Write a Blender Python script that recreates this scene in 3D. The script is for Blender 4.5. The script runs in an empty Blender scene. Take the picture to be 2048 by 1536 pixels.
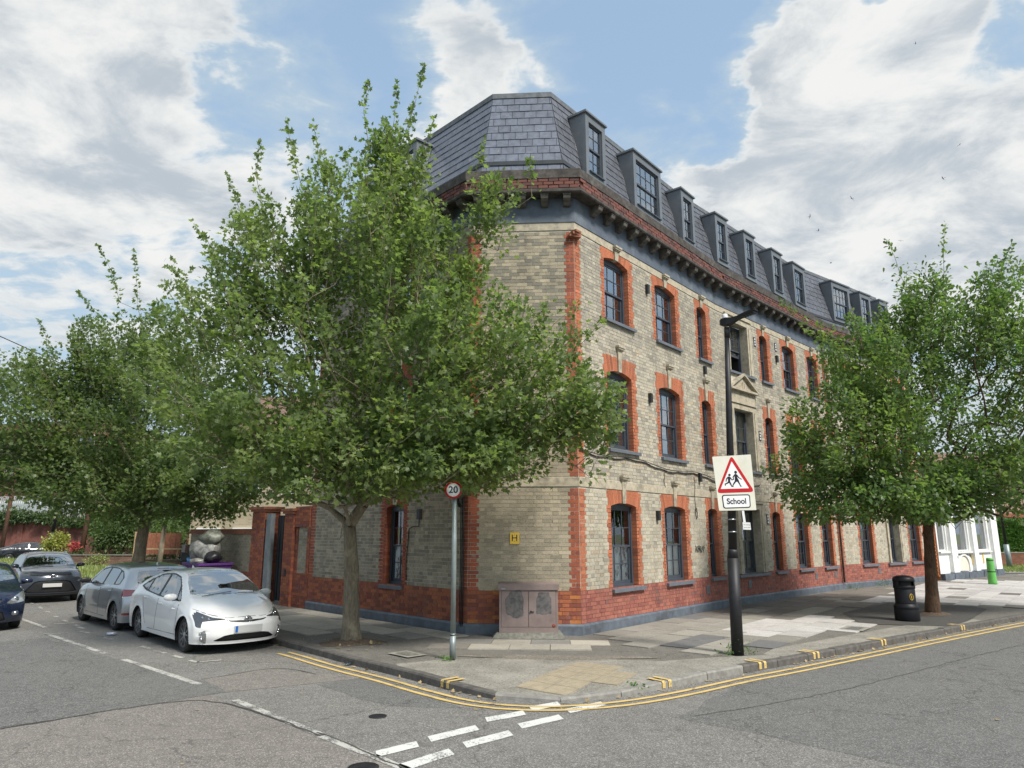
import bpy, math, random
import numpy as np
from mathutils import Vector, Matrix, geometry, noise as mnoise
R = math.radians
rng = np.random.default_rng(7)
random.seed(7)
S = bpy.context.scene
COL = S.collection

# ------------------------------------------------------------ camera, sky, sun, exposure
PITCH = math.atan(297 / 1400)
cam_d = bpy.data.cameras.new("camera")
cam = bpy.data.objects.new("camera", cam_d)
COL.objects.link(cam)
cam.location = (0, 0, 2.2)
cam.rotation_euler = (R(90) + PITCH, 0, 0)
cam_d.sensor_width = 36.0
cam_d.lens = 36.0 * 1400 / 2048
cam_d.clip_start = 0.05
cam_d.clip_end = 3000
S.camera = cam
S.view_settings.view_transform = 'Standard'
S.view_settings.look = 'None'
S.view_settings.exposure = 1.8
S.view_settings.gamma = 1.0
S.view_settings.use_curve_mapping = False
S.render.film_transparent = False

SUN_AZ, SUN_EL = R(138), R(50)       # azimuth measured from +Y towards +X
sun_d = bpy.data.lights.new("sun", 'SUN')
sun_d.energy = 1.5
sun_d.angle = R(12)
sun_d.color = (1.0, 0.95, 0.87)
sun = bpy.data.objects.new("sun", sun_d)
COL.objects.link(sun)
sdir = Vector((math.sin(SUN_AZ) * math.cos(SUN_EL), math.cos(SUN_AZ) * math.cos(SUN_EL), math.sin(SUN_EL)))
sun.rotation_euler = sdir.to_track_quat('Z', 'Y').to_euler()

world = bpy.data.worlds.new("World")
S.world = world
world.use_nodes = True


class NT:
    """small helper that writes node trees"""
    def __init__(self, nt):
        self.nt = nt
        self.n = nt.nodes
        self.l = nt.links

    def node(self, kind, **kw):
        n = self.n.new(kind)
        ins = kw.pop('ins', {})
        for k, v in kw.items():
            setattr(n, k, v)
        for k, v in ins.items():
            self.set(n.inputs[k], v)
        return n

    def set(self, sock, v):
        if hasattr(v, 'is_linked') or hasattr(v, 'links'):
            self.l.new(v, sock)
        elif hasattr(v, 'outputs'):
            self.l.new(v.outputs[0], sock)
        else:
            if sock.type == 'RGBA' and isinstance(v, (tuple, list)) and len(v) == 3:
                v = (*v, 1)
            if sock.type == 'RGBA' and isinstance(v, (int, float)):
                v = (v, v, v, 1)
            sock.default_value = v

    def math(self, op, a, b=None, c=None, clamp=False):
        n = self.n.new('ShaderNodeMath')
        n.operation = op
        n.use_clamp = clamp
        self.set(n.inputs[0], a)
        if b is not None:
            self.set(n.inputs[1], b)
        if c is not None:
            self.set(n.inputs[2], c)
        return n.outputs[0]

    def vmath(self, op, a, b=None, out=0):
        n = self.n.new('ShaderNodeVectorMath')
        n.operation = op
        self.set(n.inputs[0], a)
        if b is not None:
            self.set(n.inputs[1], b)
        return n.outputs['Value'] if out == 'v' else n.outputs[0]

    def mix(self, f, a, b, blend='MIX'):
        n = self.n.new('ShaderNodeMix')
        n.data_type = 'RGBA'
        n.blend_type = blend
        self.set(n.inputs[0], f)
        self.set(n.inputs[6], a)
        self.set(n.inputs[7], b)
        return n.outputs[2]

    def noise(self, vec, scale, detail=4, rough=.55, dist=0, out='Fac'):
        n = self.n.new('ShaderNodeTexNoise')
        self.set(n.inputs['Vector'], vec)
        n.inputs['Scale'].default_value = scale
        n.inputs['Detail'].default_value = detail
        n.inputs['Roughness'].default_value = rough
        n.inputs['Distortion'].default_value = dist
        return n.outputs[out]

    def voronoi(self, vec, scale, out='Distance', feature='F1', rnd=1):
        n = self.n.new('ShaderNodeTexVoronoi')
        n.feature = feature
        self.set(n.inputs['Vector'], vec)
        n.inputs['Scale'].default_value = scale
        n.inputs['Randomness'].default_value = rnd
        return n.outputs[out]

    def ramp(self, f, lo, hi, a=0., b=1.):
        n = self.n.new('ShaderNodeMapRange')
        n.interpolation_type = 'SMOOTHSTEP'
        self.set(n.inputs[0], f)
        n.inputs[1].default_value = lo
        n.inputs[2].default_value = hi
        n.inputs[3].default_value = a
        n.inputs[4].default_value = b
        return n.outputs[0]


def pixdir(u, v):
    x, y = (u - 1024) / 1400, (768 - v) / 1400
    d = Vector((x, math.cos(PITCH) - y * math.sin(PITCH), math.sin(PITCH) + y * math.cos(PITCH)))
    return d.normalized()


def build_sky():
    T = NT(world.node_tree)
    T.n.clear()
    out = T.node('ShaderNodeOutputWorld')
    bg = T.node('ShaderNodeBackground')
    bg.inputs['Strength'].default_value = 0.12
    T.l.new(bg.outputs[0], out.inputs[0])
    sky = T.node('ShaderNodeTexSky')
    sky.sky_type = 'NISHITA'
    sky.sun_disc = False
    sky.sun_elevation = SUN_EL
    sky.sun_rotation = SUN_AZ
    sky.air_density = 1.3
    sky.dust_density = 1.0
    sky.ozone_density = 1.0
    tc = T.node('ShaderNodeTexCoord')
    d = T.vmath('NORMALIZE', tc.outputs['Generated'])
    sep = T.node('ShaderNodeSeparateXYZ', ins={0: d})
    zc = T.math('MAXIMUM', T.math('ADD', sep.outputs[2], 0.16), 0.05)
    comb = T.node('ShaderNodeCombineXYZ')
    T.l.new(T.math('DIVIDE', sep.outputs[0], zc), comb.inputs[0])
    T.l.new(T.math('DIVIDE', sep.outputs[1], zc), comb.inputs[1])
    p = comb.outputs[0]
    n1 = T.noise(p, 1.5, 10, .58, .25)
    n2 = T.noise(T.vmath('MULTIPLY', T.vmath('ADD', p, (7.3, 2.1, 0.)), (1, 1.35, 1)), 5.4, 9, .58, .4)
    wob = T.noise(p, 2.0, 6, .6, 0, 'Color')
    dd = T.vmath('ADD', d, T.vmath('MULTIPLY', T.vmath('SUBTRACT', wob, (.5, .5, .5)), (.5, .5, .5)))
    dd = T.vmath('NORMALIZE', dd)
    cover = T.math('MULTIPLY', T.math('SUBTRACT', n1, .47), 1.7)
    cover = T.math('ADD', cover, T.math('MULTIPLY', T.math('SUBTRACT', n2, .5), 2.1))
    # where the cloud banks and the blue openings stand in the sky: (direction, angular radius, weight)
    banks = [((200, 120), 16, .30), ((420, 190), 9, .25), ((80, 330), 13, .16), ((60, 560), 12, .12), ((330, 330), 10, .16), ((60, 60), 10, .25),
             ((1780, 330), 14, .34), ((1480, 370), 9, .40), ((1960, 330), 13, .26), ((1650, 80), 6, .36), ((1870, 120), 6, .42), ((1500, 50), 5, -.35), ((2060, 10), 5, -.5), ((480, 260), 5, -.2), ((170, 270), 4, -.2),
             ((1930, 620), 10, .25), ((1000, 100), 7, .26), ((850, 60), 4, .26), ((900, 190), 5, .22), ((640, 200), 3, .2), ((1230, 270), 2.5, .3),
             ((1650, 470), 8, .25), ((640, 60), 7, -.42), ((720, 130), 7, -.36), ((1230, 120), 9, -.50), ((1330, 30), 9, -.48),
             ((1430, 200), 5, -.25), ((1800, 570), 4, -.34), ((1700, 540), 4, -.25), ((240, 600), 7, -.18), ((520, 330), 5, -.2), ((1740, 30), 3, -.2)]
    for (u, v), rad, w in banks:
        c = pixdir(u, v)
        dt = T.vmath('DOT_PRODUCT', dd, tuple(c), out='v')
        g = T.ramp(dt, math.cos(R(rad * 1.4)), math.cos(R(rad * .2)))
        cover = T.math('ADD', cover, T.math('MULTIPLY', g, w))
    mask = T.math('MULTIPLY', T.ramp(cover, .0, .42), T.ramp(sep.outputs[2], .02, .34, .35, 1))
    veil = T.ramp(cover, -.55, .30, 0.05, .85)
    thick = T.ramp(cover, .12, .62)
    n3 = T.noise(T.vmath('ADD', p, (1.7, 9.1, 0.)), 3.4, 9, .62, .3)
    grey = T.math('MULTIPLY', thick, T.ramp(n3, .38, .64))
    white = (2.20, 2.20, 2.15)
    gcol = (1.22, 1.36, 1.50)
    ccol = T.mix(grey, white, gcol)
    skyc = T.mix(1.0, sky.outputs[0], (0.62, 0.66, 0.70), 'MULTIPLY')
    hz = T.ramp(sep.outputs[2], 0.0, 0.5, .45, 0.)
    skyc = T.mix(hz, skyc, (1.7, 1.95, 2.1))
    skyc = T.mix(.72, skyc, (.86, 1.18, 1.52))
    c1 = T.mix(veil, skyc, (1.22, 1.50, 1.72))
    c2 = T.mix(T.math('MULTIPLY', mask, .95), c1, ccol)
    T.l.new(c2, bg.inputs['Color'])


build_sky()

# ------------------------------------------------------------ materials
MATS = {}


def mat(name):
    m = bpy.data.materials.new(name)
    m.use_nodes = True
    T = NT(m.node_tree)
    T.n.clear()
    out = T.node('ShaderNodeOutputMaterial')
    b = T.node('ShaderNodeBsdfPrincipled')
    T.l.new(b.outputs[0], out.inputs[0])
    MATS[name] = m
    return m, T, b, out


def bump(T, b, h, strength=.3, dist=.01):
    n = T.node('ShaderNodeBump')
    n.inputs['Strength'].default_value = strength
    n.inputs['Distance'].default_value = dist
    T.set(n.inputs['Height'], h)
    T.l.new(n.outputs[0], b.inputs['Normal'])


def wpos(T):
    return T.node('ShaderNodeNewGeometry').outputs['Position']


def plain(name, col, rough=.6, metal=0., var=.25, scale=6., dirt=None, coat=0., bmp=0., spec=.5):
    m, T, b, out = mat(name)
    P = wpos(T)
    n = T.noise(P, scale, 6, .6)
    lo = tuple(c * (1 - var) for c in col)
    hi = tuple(min(1, c * (1 + var)) for c in col)
    c = T.mix(T.ramp(n, .3, .7), lo, hi)
    if dirt:
        d = T.noise(P, scale * .35, 8, .7)
        c = T.mix(T.ramp(d, .48, .68, 0, dirt[1]), c, dirt[0])
    T.set(b.inputs['Base Color'], c)
    b.inputs['Roughness'].default_value = rough
    b.inputs['Metallic'].default_value = metal
    b.inputs['Coat Weight'].default_value = coat
    b.inputs['Coat Roughness'].default_value = .04
    b.inputs['Specular IOR Level'].default_value = spec
    if bmp:
        bump(T, b, T.noise(P, scale * 8, 5, .6), bmp, .01)
    return m


def tinted(name, source, rough=.85, grime=.35, fine=60., bmp=.5, rot=False):
    """brick-like material: the piece's own colour (attribute or object colour) with grain and grime"""
    m, T, b, out = mat(name)
    if source == 'attr':
        a = T.node('ShaderNodeAttribute', attribute_name='tint')
        base = a.outputs['Color']
    else:
        base = T.node('ShaderNodeObjectInfo').outputs['Color']
    P = wpos(T)
    g = T.noise(P, fine, 5, .65)
    c = T.mix(T.ramp(g, .25, .75), T.mix(1, base, (.72, .72, .72), 'MULTIPLY'), T.mix(1, base, (1.22, 1.22, 1.22), 'MULTIPLY'))
    s = T.noise(P, 1.1, 9, .68, .4)
    c = T.mix(T.ramp(s, .46, .74, 0, grime), c, (.075, .07, .06))
    e = T.noise(T.vmath('ADD', P, (3.3, 8.1, 2.7)), 2.3, 8, .7)
    c = T.mix(T.ramp(e, .60, .74, 0, .35), c, (.52, .50, .44))
    st = T.noise(T.vmath('MULTIPLY', P, (3.2, 3.2, .42)), 1.0, 7, .62, .15)
    c = T.mix(T.ramp(st, .50, .72, 0, grime), c, T.mix(1, c, (.50, .49, .47), 'MULTIPLY'))
    T.set(b.inputs['Base Color'], c)
    b.inputs['Roughness'].default_value = rough
    bump(T, b, g, bmp, .006)
    return m


tinted('brick_attr', 'attr')
tinted('brick_obj', 'obj')
tinted('slate_attr', 'attr', .42, .06, 7., .12)
tinted('slate_obj', 'obj', .42, .06, 7., .12)
tinted('slab_obj', 'obj', .8, .30, 45., .35)
tinted('slab_attr', 'attr', .8, .30, 45., .35)
plain('mortar', (.50, .46, .38), .9, var=.2, scale=5, dirt=((.12, .11, .09), .5))
plain('mortar_red', (.20, .11, .08), .9, var=.2, scale=5)
plain('stone', (.42, .37, .28), .8, var=.16, scale=9, dirt=((.10, .09, .075), .55), bmp=.2)
plain('stone_dark', (.10, .09, .08), .85, var=.35, scale=9, dirt=((.02, .02, .02), .6), bmp=.3)
plain('coping_dark', (.055, .047, .042), .85, var=.4, scale=8, dirt=((.2, .19, .17), .4), bmp=.3)
plain('frieze_paint', (.088, .108, .140), .6, var=.15, scale=4, dirt=((.24, .26, .28), .4))
plain('plinth_paint', (.115, .135, .165), .55, var=.2, scale=5, dirt=((.05, .05, .055), .6))
plain('sill_paint', (.12, .135, .16), .5, var=.12, scale=6)
plain('sash_paint', (.055, .065, .082), .4, var=.1, scale=5)
plain('zinc', (.17, .185, .20), .38, .35, var=.08, scale=3)
plain('zinc_dark', (.05, .055, .06), .45, .3, var=.15, scale=3)
plain('lead_pale', (.34, .40, .43), .45, .1, var=.15, scale=7)
plain('plate_grey', (.50, .50, .49), .4, var=.03)
plain('lead', (.13, .14, .15), .5, .2, var=.25, scale=7)
plain('dark_void', (.012, .012, .014), .9, var=.1)
plain('room_wall', (.05, .048, .045), .9, var=.4, scale=1.3)
plain('black_metal', (.012, .012, .015), .55, 0, var=.2, scale=8, dirt=((.04, .04, .04), .4))
plain('black_plastic', (.016, .016, .018), .45, var=.2, scale=8)
plain('bin_plastic', (.008, .008, .011), .5, var=.2, scale=8, dirt=((.02, .02, .024), .4), spec=.3)
plain('rubber', (.02, .02, .02), .8, var=.2)
plain('alloy', (.35, .36, .38), .3, .85, var=.08)
plain('alloy_dark', (.06, .06, .065), .4, .5, var=.08)
plain('chrome', (.7, .7, .72), .12, 1., var=.02)
plain('grey_pole', (.24, .28, .28), .45, .3, var=.12, scale=5, dirt=((.12, .13, .12), .4))
plain('plate_white', (.70, .70, .68), .4, var=.03)
plain('plate_blue', (.02, .12, .45), .4, var=.03)
plain('sign_back', (.72, .70, .60), .35, var=.04, scale=3, dirt=((.5, .47, .36), .35))
plain('sign_white', (.80, .80, .79), .35, var=.03)
plain('sign_red', (.48, .008, .012), .35, var=.05)
plain('sign_black', (.012, .012, .03), .4, var=.05)
plain('sign_yellow', (.75, .50, .06), .4, var=.06)
plain('white_plastic', (.75, .75, .75), .4, var=.03)
plain('cabinet_paint', (.235, .18, .168), .5, var=.10, scale=4, dirt=((.14, .10, .095), .5), bmp=.05)
plain('cabinet_scrub', (.095, .092, .092), .6, var=.35, scale=14, dirt=((.19, .155, .148), .6))
plain('rust', (.20, .035, .01), .8, var=.3, scale=20)
plain('concrete', (.26, .25, .215), .85, var=.2, scale=12, dirt=((.12, .11, .095), .5), bmp=.3)
plain('concrete_old', (.17, .165, .14), .9, var=.25, scale=14, dirt=((.07, .07, .06), .6), bmp=.4)
plain('kerb_stone', (.105, .097, .088), .8, var=.25, scale=10, dirt=((.06, .055, .05), .6), bmp=.35)
plain('kerb_pale', (.24, .23, .21), .8, var=.2, scale=10, dirt=((.13, .12, .11), .5), bmp=.3)
plain('earth', (.11, .08, .055), .95, var=.4, scale=25, bmp=.6)
plain('green_paint', (.12, .42, .09), .45, var=.08, scale=6, dirt=((.10, .22, .07), .4))
plain('white_render', (.78, .78, .76), .7, var=.06, scale=3, dirt=((.55, .54, .5), .35), bmp=.08)
plain('cream_render', (.70, .66, .56), .7, var=.06, scale=3)
plain('orange_brick', (.42, .16, .055), .85, var=.35, scale=9, bmp=.3)
plain('purple_plastic', (.085, .03, .16), .45, var=.15, scale=5)
plain('gate_black', (.02, .022, .025), .5, var=.25, scale=8)
plain('gate_post', (.22, .25, .26), .5, .2, var=.15, scale=5)
plain('wood_red', (.26, .10, .055), .8, var=.25, scale=8, bmp=.2)
plain('wood_pale', (.38, .26, .15), .8, var=.25, scale=10, bmp=.2)
plain('pole_wood', (.13, .07, .045), .85, var=.3, scale=10, bmp=.3)
plain('roof_tile_far', (.16, .10, .075), .85, var=.3, scale=6, bmp=.3)
plain('pebbledash', (.44, .37, .29), .9, var=.15, scale=20, bmp=.3)
plain('fence_steel', (.42, .44, .44), .5, .2, var=.1)
plain('retaining', (.17, .065, .05), .85, var=.25, scale=3, dirt=((.07, .04, .035), .5))
plain('foil', (.35, .35, .36), .3, .5, var=.3, scale=20)
plain('can_paint', (.55, .57, .68), .3, .3, var=.2, scale=40)
plain('curtain_white', (.85, .92, .93), .9, var=.06, scale=8)
plain('curtain_grey', (.30, .34, .37), .9, var=.2, scale=6)
plain('cable_black', (.018, .017, .017), .6, var=.2)
plain('leaf_litter', (.32, .24, .12), .8, var=.4, scale=50)
plain('graffiti', (.05, .06, .06), .7, var=.2)
plain('flower_red', (.38, .05, .05), .6, var=.2)
plain('seat_dark', (.02, .02, .022), .8, var=.2)


def bark(name, c1, c2, scale=9):
    m, T, b, out = mat(name)
    P = wpos(T)
    q = T.vmath('MULTIPLY', P, (1, 1, .22))
    n = T.noise(q, scale * 3, 8, .7, .4)
    k = T.noise(P, 3.1, 6, .6)
    c = T.mix(T.ramp(n, .3, .7), c1, c2)
    c = T.mix(T.ramp(k, .5, .7, 0, .5), c, tuple(x * 1.5 for x in c2))
    T.set(b.inputs['Base Color'], c)
    b.inputs['Roughness'].default_value = .9
    bump(T, b, n, .7, .02)


bark('bark_maple', (.115, .095, .065), (.255, .215, .155))
bark('bark_oak', (.055, .032, .02), (.15, .085, .05))


def leafmat(name, c1, c2, c3, trans=.45):
    m, T, b, out = mat(name)
    g = T.node('ShaderNodeNewGeometry')
    rnd = g.outputs['Random Per Island']
    n = T.noise(g.outputs['Position'], 1.1, 3, .5)
    c = T.mix(rnd, c1, c2)
    c = T.mix(T.ramp(n, .42, .66, 0, .65), c, c3)
    T.set(b.inputs['Base Color'], c)
    b.inputs['Roughness'].default_value = .42
    b.inputs['Specular IOR Level'].default_value = .45
    tr = T.node('ShaderNodeBsdfTranslucent')
    T.set(tr.inputs[0], T.mix(1, c, (1.4, 1.58, .8), 'MULTIPLY'))
    mx = T.node('ShaderNodeMixShader')
    mx.inputs[0].default_value = trans
    T.l.new(b.outputs[0], mx.inputs[1])
    T.l.new(tr.outputs[0], mx.inputs[2])
    T.l.new(mx.outputs[0], out.inputs[0])


leafmat('leaf_maple', (.125, .180, .074), (.195, .250, .108), (.235, .285, .10), .55)
leafmat('leaf_maple_back', (.098, .148, .064), (.155, .208, .088), (.195, .24, .084), .55)
leafmat('leaf_oak', (.085, .150, .060), (.145, .215, .082), (.215, .275, .085), .55)
leafmat('leaf_hedge', (.06, .14, .03), (.10, .20, .04), (.12, .22, .05), .3)
leafmat('leaf_shrub', (.05, .09, .03), (.09, .14, .04), (.10, .15, .05), .3)
leafmat('leaf_yellow', (.24, .26, .05), (.34, .35, .09), (.30, .31, .06), .3)
leafmat('grass_blade', (.16, .22, .06), (.30, .32, .12), (.22, .28, .08), .3)
leafmat('ivy_leaf', (.05, .09, .035), (.09, .14, .05), (.08, .12, .05), .2)


def glassmat(name, tint, base_refl=.30, dark=(.02, .022, .025)):
    """window glass: part mirror, the rest looks through to what is behind"""
    m, T, b, out = mat(name)
    fr = T.node('ShaderNodeFresnel')
    fr.inputs[0].default_value = 1.52
    f = T.math('MULTIPLY_ADD', fr.outputs[0], 1.0 - base_refl, base_refl, clamp=True)
    gl = T.node('ShaderNodeBsdfGlossy')
    gl.inputs['Roughness'].default_value = .01
    gl.inputs['Color'].default_value = (.95, .97, 1, 1)
    tr = T.node('ShaderNodeBsdfTransparent')
    tr.inputs[0].default_value = (*tint, 1)
    mx = T.node('ShaderNodeMixShader')
    T.set(mx.inputs[0], f)
    T.l.new(tr.outputs[0], mx.inputs[1])
    T.l.new(gl.outputs[0], mx.inputs[2])
    T.l.new(mx.outputs[0], out.inputs[0])


glassmat('window_glass', (.93, .96, .96), .42)
glassmat('window_glass_low', (.95, .97, .97), .14)
glassmat('clear_glass', (.8, .9, .88), .10)


def carglass(name, base=(.012, .014, .016), rough=.02, mirror=.35):
    m, T, b, out = mat(name)
    b.inputs['Base Color'].default_value = (*base, 1)
    b.inputs['Roughness'].default_value = rough
    b.inputs['Specular IOR Level'].default_value = 1.0
    b.inputs['IOR'].default_value = 1.6
    gl = T.node('ShaderNodeBsdfGlossy')
    gl.inputs['Roughness'].default_value = rough
    mx = T.node('ShaderNodeMixShader')
    mx.inputs[0].default_value = mirror
    T.l.new(b.outputs[0], mx.inputs[1])
    T.l.new(gl.outputs[0], mx.inputs[2])
    T.l.new(mx.outputs[0], out.inputs[0])


carglass('car_glass')
carglass('car_glass_screen', (.02, .024, .026), .02, .55)
plain('car_glass_far', (.05, .055, .065), .6, var=.3, spec=.1)
carglass('lamp_glass', (.16, .17, .18), .08, .35)
carglass('lamp_dark', (.03, .03, .033), .05, .10)
carglass('lamp_red', (.20, .004, .006), .12, .04)


def paint(name, col, metal=0., rough=.25, flake=False):
    m, T, b, out = mat(name)
    P = wpos(T)
    c = T.mix(T.ramp(T.noise(P, 3.5, 7, .65), .45, .75, 0, .10), col, tuple(x * .6 for x in col))
    T.set(b.inputs['Base Color'], c)
    b.inputs['Metallic'].default_value = metal
    b.inputs['Roughness'].default_value = rough
    b.inputs['Coat Weight'].default_value = 1
    b.inputs['Coat Roughness'].default_value = .03


paint('paint_white', (.82, .82, .815), 0, .35)
paint('paint_silver', (.42, .45, .48), .75, .32)
paint('paint_slate', (.045, .055, .075), .4, .3)
paint('paint_navy', (.012, .02, .05), .3, .25)
paint('paint_black', (.01, .012, .018), .3, .25)


def asphalt(name, col, chip, pale, wear=.5):
    m, T, b, out = mat(name)
    P = wpos(T)
    v = T.voronoi(P, 95, 'Color')
    s = T.node('ShaderNodeSeparateColor', ins={0: v})
    fine = T.noise(P, 180, 4, .7)
    big = T.noise(P, .55, 8, .62, .6)
    mid = T.noise(P, 5.5, 6, .65)
    c = T.mix(T.ramp(mid, .3, .7), tuple(x * .82 for x in col), tuple(x * 1.18 for x in col))
    c = T.mix(T.ramp(big, .38, .68, 0, wear), c, pale)
    c = T.mix(T.ramp(s.outputs[0], .62, .95, 0, .75), c, chip)
    c = T.mix(T.ramp(s.outputs[1], .70, .95, 0, .6), c, (.035, .034, .033))
    stain = T.noise(T.vmath('ADD', P, (11.3, 4.7, 0.)), 1.9, 5, .55, .2)
    c = T.mix(T.ramp(stain, .62, .74, 0, .45), c, (.055, .053, .05))
    wear2 = T.noise(T.vmath('MULTIPLY', P, (.35, 1.3, 1.)), .9, 6, .6, .3)
    c = T.mix(T.ramp(wear2, .5, .72, 0, .35), c, pale)
    crack = T.voronoi(T.vmath('ADD', P, T.vmath('MULTIPLY', T.noise(P, 1.6, 4, .6, 0, 'Color'), (.9, .9, .9))), .28, 'Distance', 'DISTANCE_TO_EDGE')
    c = T.mix(T.ramp(crack, .0, .006, .55, 0), c, (.04, .038, .035))
    T.set(b.inputs['Base Color'], c)
    b.inputs['Roughness'].default_value = .88
    bump(T, b, T.math('ADD', T.math('MULTIPLY', s.outputs[0], .7), fine), .55, .012)


asphalt('asphalt', (.150, .143, .132), (.40, .39, .36), (.21, .20, .185))
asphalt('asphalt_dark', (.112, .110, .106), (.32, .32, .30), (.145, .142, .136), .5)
asphalt('asphalt_tar_shade', (.060, .057, .052), (.11, .105, .10), (.075, .07, .064), .5)  # near-black asphalt: tar seams, and the shade painted under the oak
asphalt('asphalt_pink', (.165, .150, .137), (.42, .39, .35), (.21, .19, .172), .5)
asphalt('asphalt_path', (.15, .14, .122), (.24, .23, .20), (.18, .168, .145), .5)


def roadpaint(name, col, under, thr=.62):
    m, T, b, out = mat(name)
    P = wpos(T)
    n = T.noise(P, 38, 6, .75)
    k = T.noise(P, 3.2, 5, .6)
    f = T.math('ADD', n, T.math('MULTIPLY', T.math('SUBTRACT', k, .5), .55))
    m1 = T.ramp(f, thr - .03, thr + .03)
    c = T.mix(T.ramp(n, .2, .8), tuple(x * .82 for x in col), col)
    c = T.mix(m1, c, under)
    T.set(b.inputs['Base Color'], c)
    b.inputs['Roughness'].default_value = .75
    bump(T, b, T.noise(P, 120, 4, .7), .4, .01)


roadpaint('paint_line_white', (.66, .66, .63), (.13, .125, .12), .60)
roadpaint('paint_line_worn', (.50, .49, .45), (.13, .125, .12), .52)
roadpaint('paint_line_yellow', (.66, .47, .17), (.15, .13, .10), .62)


def slabmat(name, col):
    m, T, b, out = mat(name)
    P = wpos(T)
    n = T.noise(P, 1.4, 9, .65, .3)
    sp = T.voronoi(P, 55, 'Color')
    s = T.node('ShaderNodeSeparateColor', ins={0: sp})
    c = T.mix(T.ramp(n, .3, .7), tuple(x * .7 for x in col), tuple(x * 1.2 for x in col))
    c = T.mix(T.ramp(s.outputs[0], .6, .95, 0, .5), c, (.40, .38, .33))
    c = T.mix(T.ramp(s.outputs[1], .7, .95, 0, .5), c, (.06, .055, .05))
    T.set(b.inputs['Base Color'], c)
    b.inputs['Roughness'].default_value = .88
    bump(T, b, s.outputs[0], .4, .008)


slabmat('corner_concrete', (.25, .235, .20))
slabmat('gravel_mix', (.19, .165, .13))
plain('tactile_buff', (.31, .262, .185), .85, var=.12, scale=9, dirt=((.24, .21, .16), .4))
slabmat('grass_ground', (.16, .19, .07))


def brickwall_far(name, c1, c2, mortar, sc=1.):
    m, T, b, out = mat(name)
    P = wpos(T)
    sp = T.node('ShaderNodeSeparateXYZ', ins={0: P})
    cb = T.node('ShaderNodeCombineXYZ')
    T.l.new(T.math('ADD', sp.outputs[0], sp.outputs[1]), cb.inputs[0])
    T.l.new(sp.outputs[2], cb.inputs[1])
    br = T.node('ShaderNodeTexBrick')
    T.l.new(cb.outputs[0], br.inputs[0])
    br.inputs['Scale'].default_value = 1
    br.inputs['Brick Width'].default_value = .33 * sc
    br.inputs['Row Height'].default_value = .083 * sc
    br.inputs['Mortar Size'].default_value = .008
    T.set(br.inputs['Color1'], c1)
    T.set(br.inputs['Color2'], c2)
    T.set(br.inputs['Mortar'], mortar)
    n = T.noise(P, 1.5, 7, .65)
    T.set(b.inputs['Base Color'], T.mix(T.ramp(n, .4, .75, 0, .45), br.outputs[0], tuple(x * .45 for x in c1)))
    b.inputs['Roughness'].default_value = .88
    bump(T, b, br.outputs['Fac'], -.3, .01)


brickwall_far('far_brick_stock', (.40, .34, .23), (.30, .25, .17), (.42, .38, .30))
brickwall_far('far_brick_red', (.27, .085, .055), (.20, .06, .042), (.25, .17, .13))
brickwall_far('far_brick_pink', (.42, .28, .21), (.36, .22, .16), (.42, .36, .30))


# ------------------------------------------------------------ mesh helpers
def root_of(o):
    while o.parent:
        o = o.parent
    return o


def link_mesh(name, me, material, parent):
    o = bpy.data.objects.new(name, me)
    COL.objects.link(o)
    if parent:
        o.parent = parent
    if material is not None:
        for m in (material if isinstance(material, (list, tuple)) else [material]):
            me.materials.append(MATS[m] if isinstance(m, str) else m)
    return o


def np_mesh(name, V, F, origin=(0, 0, 0), smooth=False, tint=None, matidx=None):
    """V (n,3), F (m,k) constant k, tint (m,3) per face"""
    V = np.asarray(V, dtype=np.float64) - np.asarray(origin, dtype=np.float64)
    F = np.asarray(F, dtype=np.int32)
    me = bpy.data.meshes.new(name)
    me.vertices.add(len(V))
    me.vertices.foreach_set('co', V.astype(np.float32).ravel())
    k = F.shape[1]
    me.loops.add(F.size)
    me.loops.foreach_set('vertex_index', F.ravel())
    me.polygons.add(len(F))
    me.polygons.foreach_set('loop_start', np.arange(0, F.size, k, dtype=np.int32))
    me.polygons.foreach_set('loop_total', np.full(len(F), k, dtype=np.int32))
    me.polygons.foreach_set('use_smooth', np.full(len(F), smooth, dtype=bool))
    if matidx is not None:
        me.polygons.foreach_set('material_index', np.asarray(matidx, dtype=np.int32))
    if tint is not None:
        a = me.attributes.new('tint', 'FLOAT_COLOR', 'CORNER')
        t = np.ones((len(F), k, 4), dtype=np.float32)
        t[:, :, :3] = np.asarray(tint, dtype=np.float32)[:, None, :]
        a.data.foreach_set('color', t.ravel())
    me.update(calc_edges=True)
    me.validate()
    return me


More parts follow.
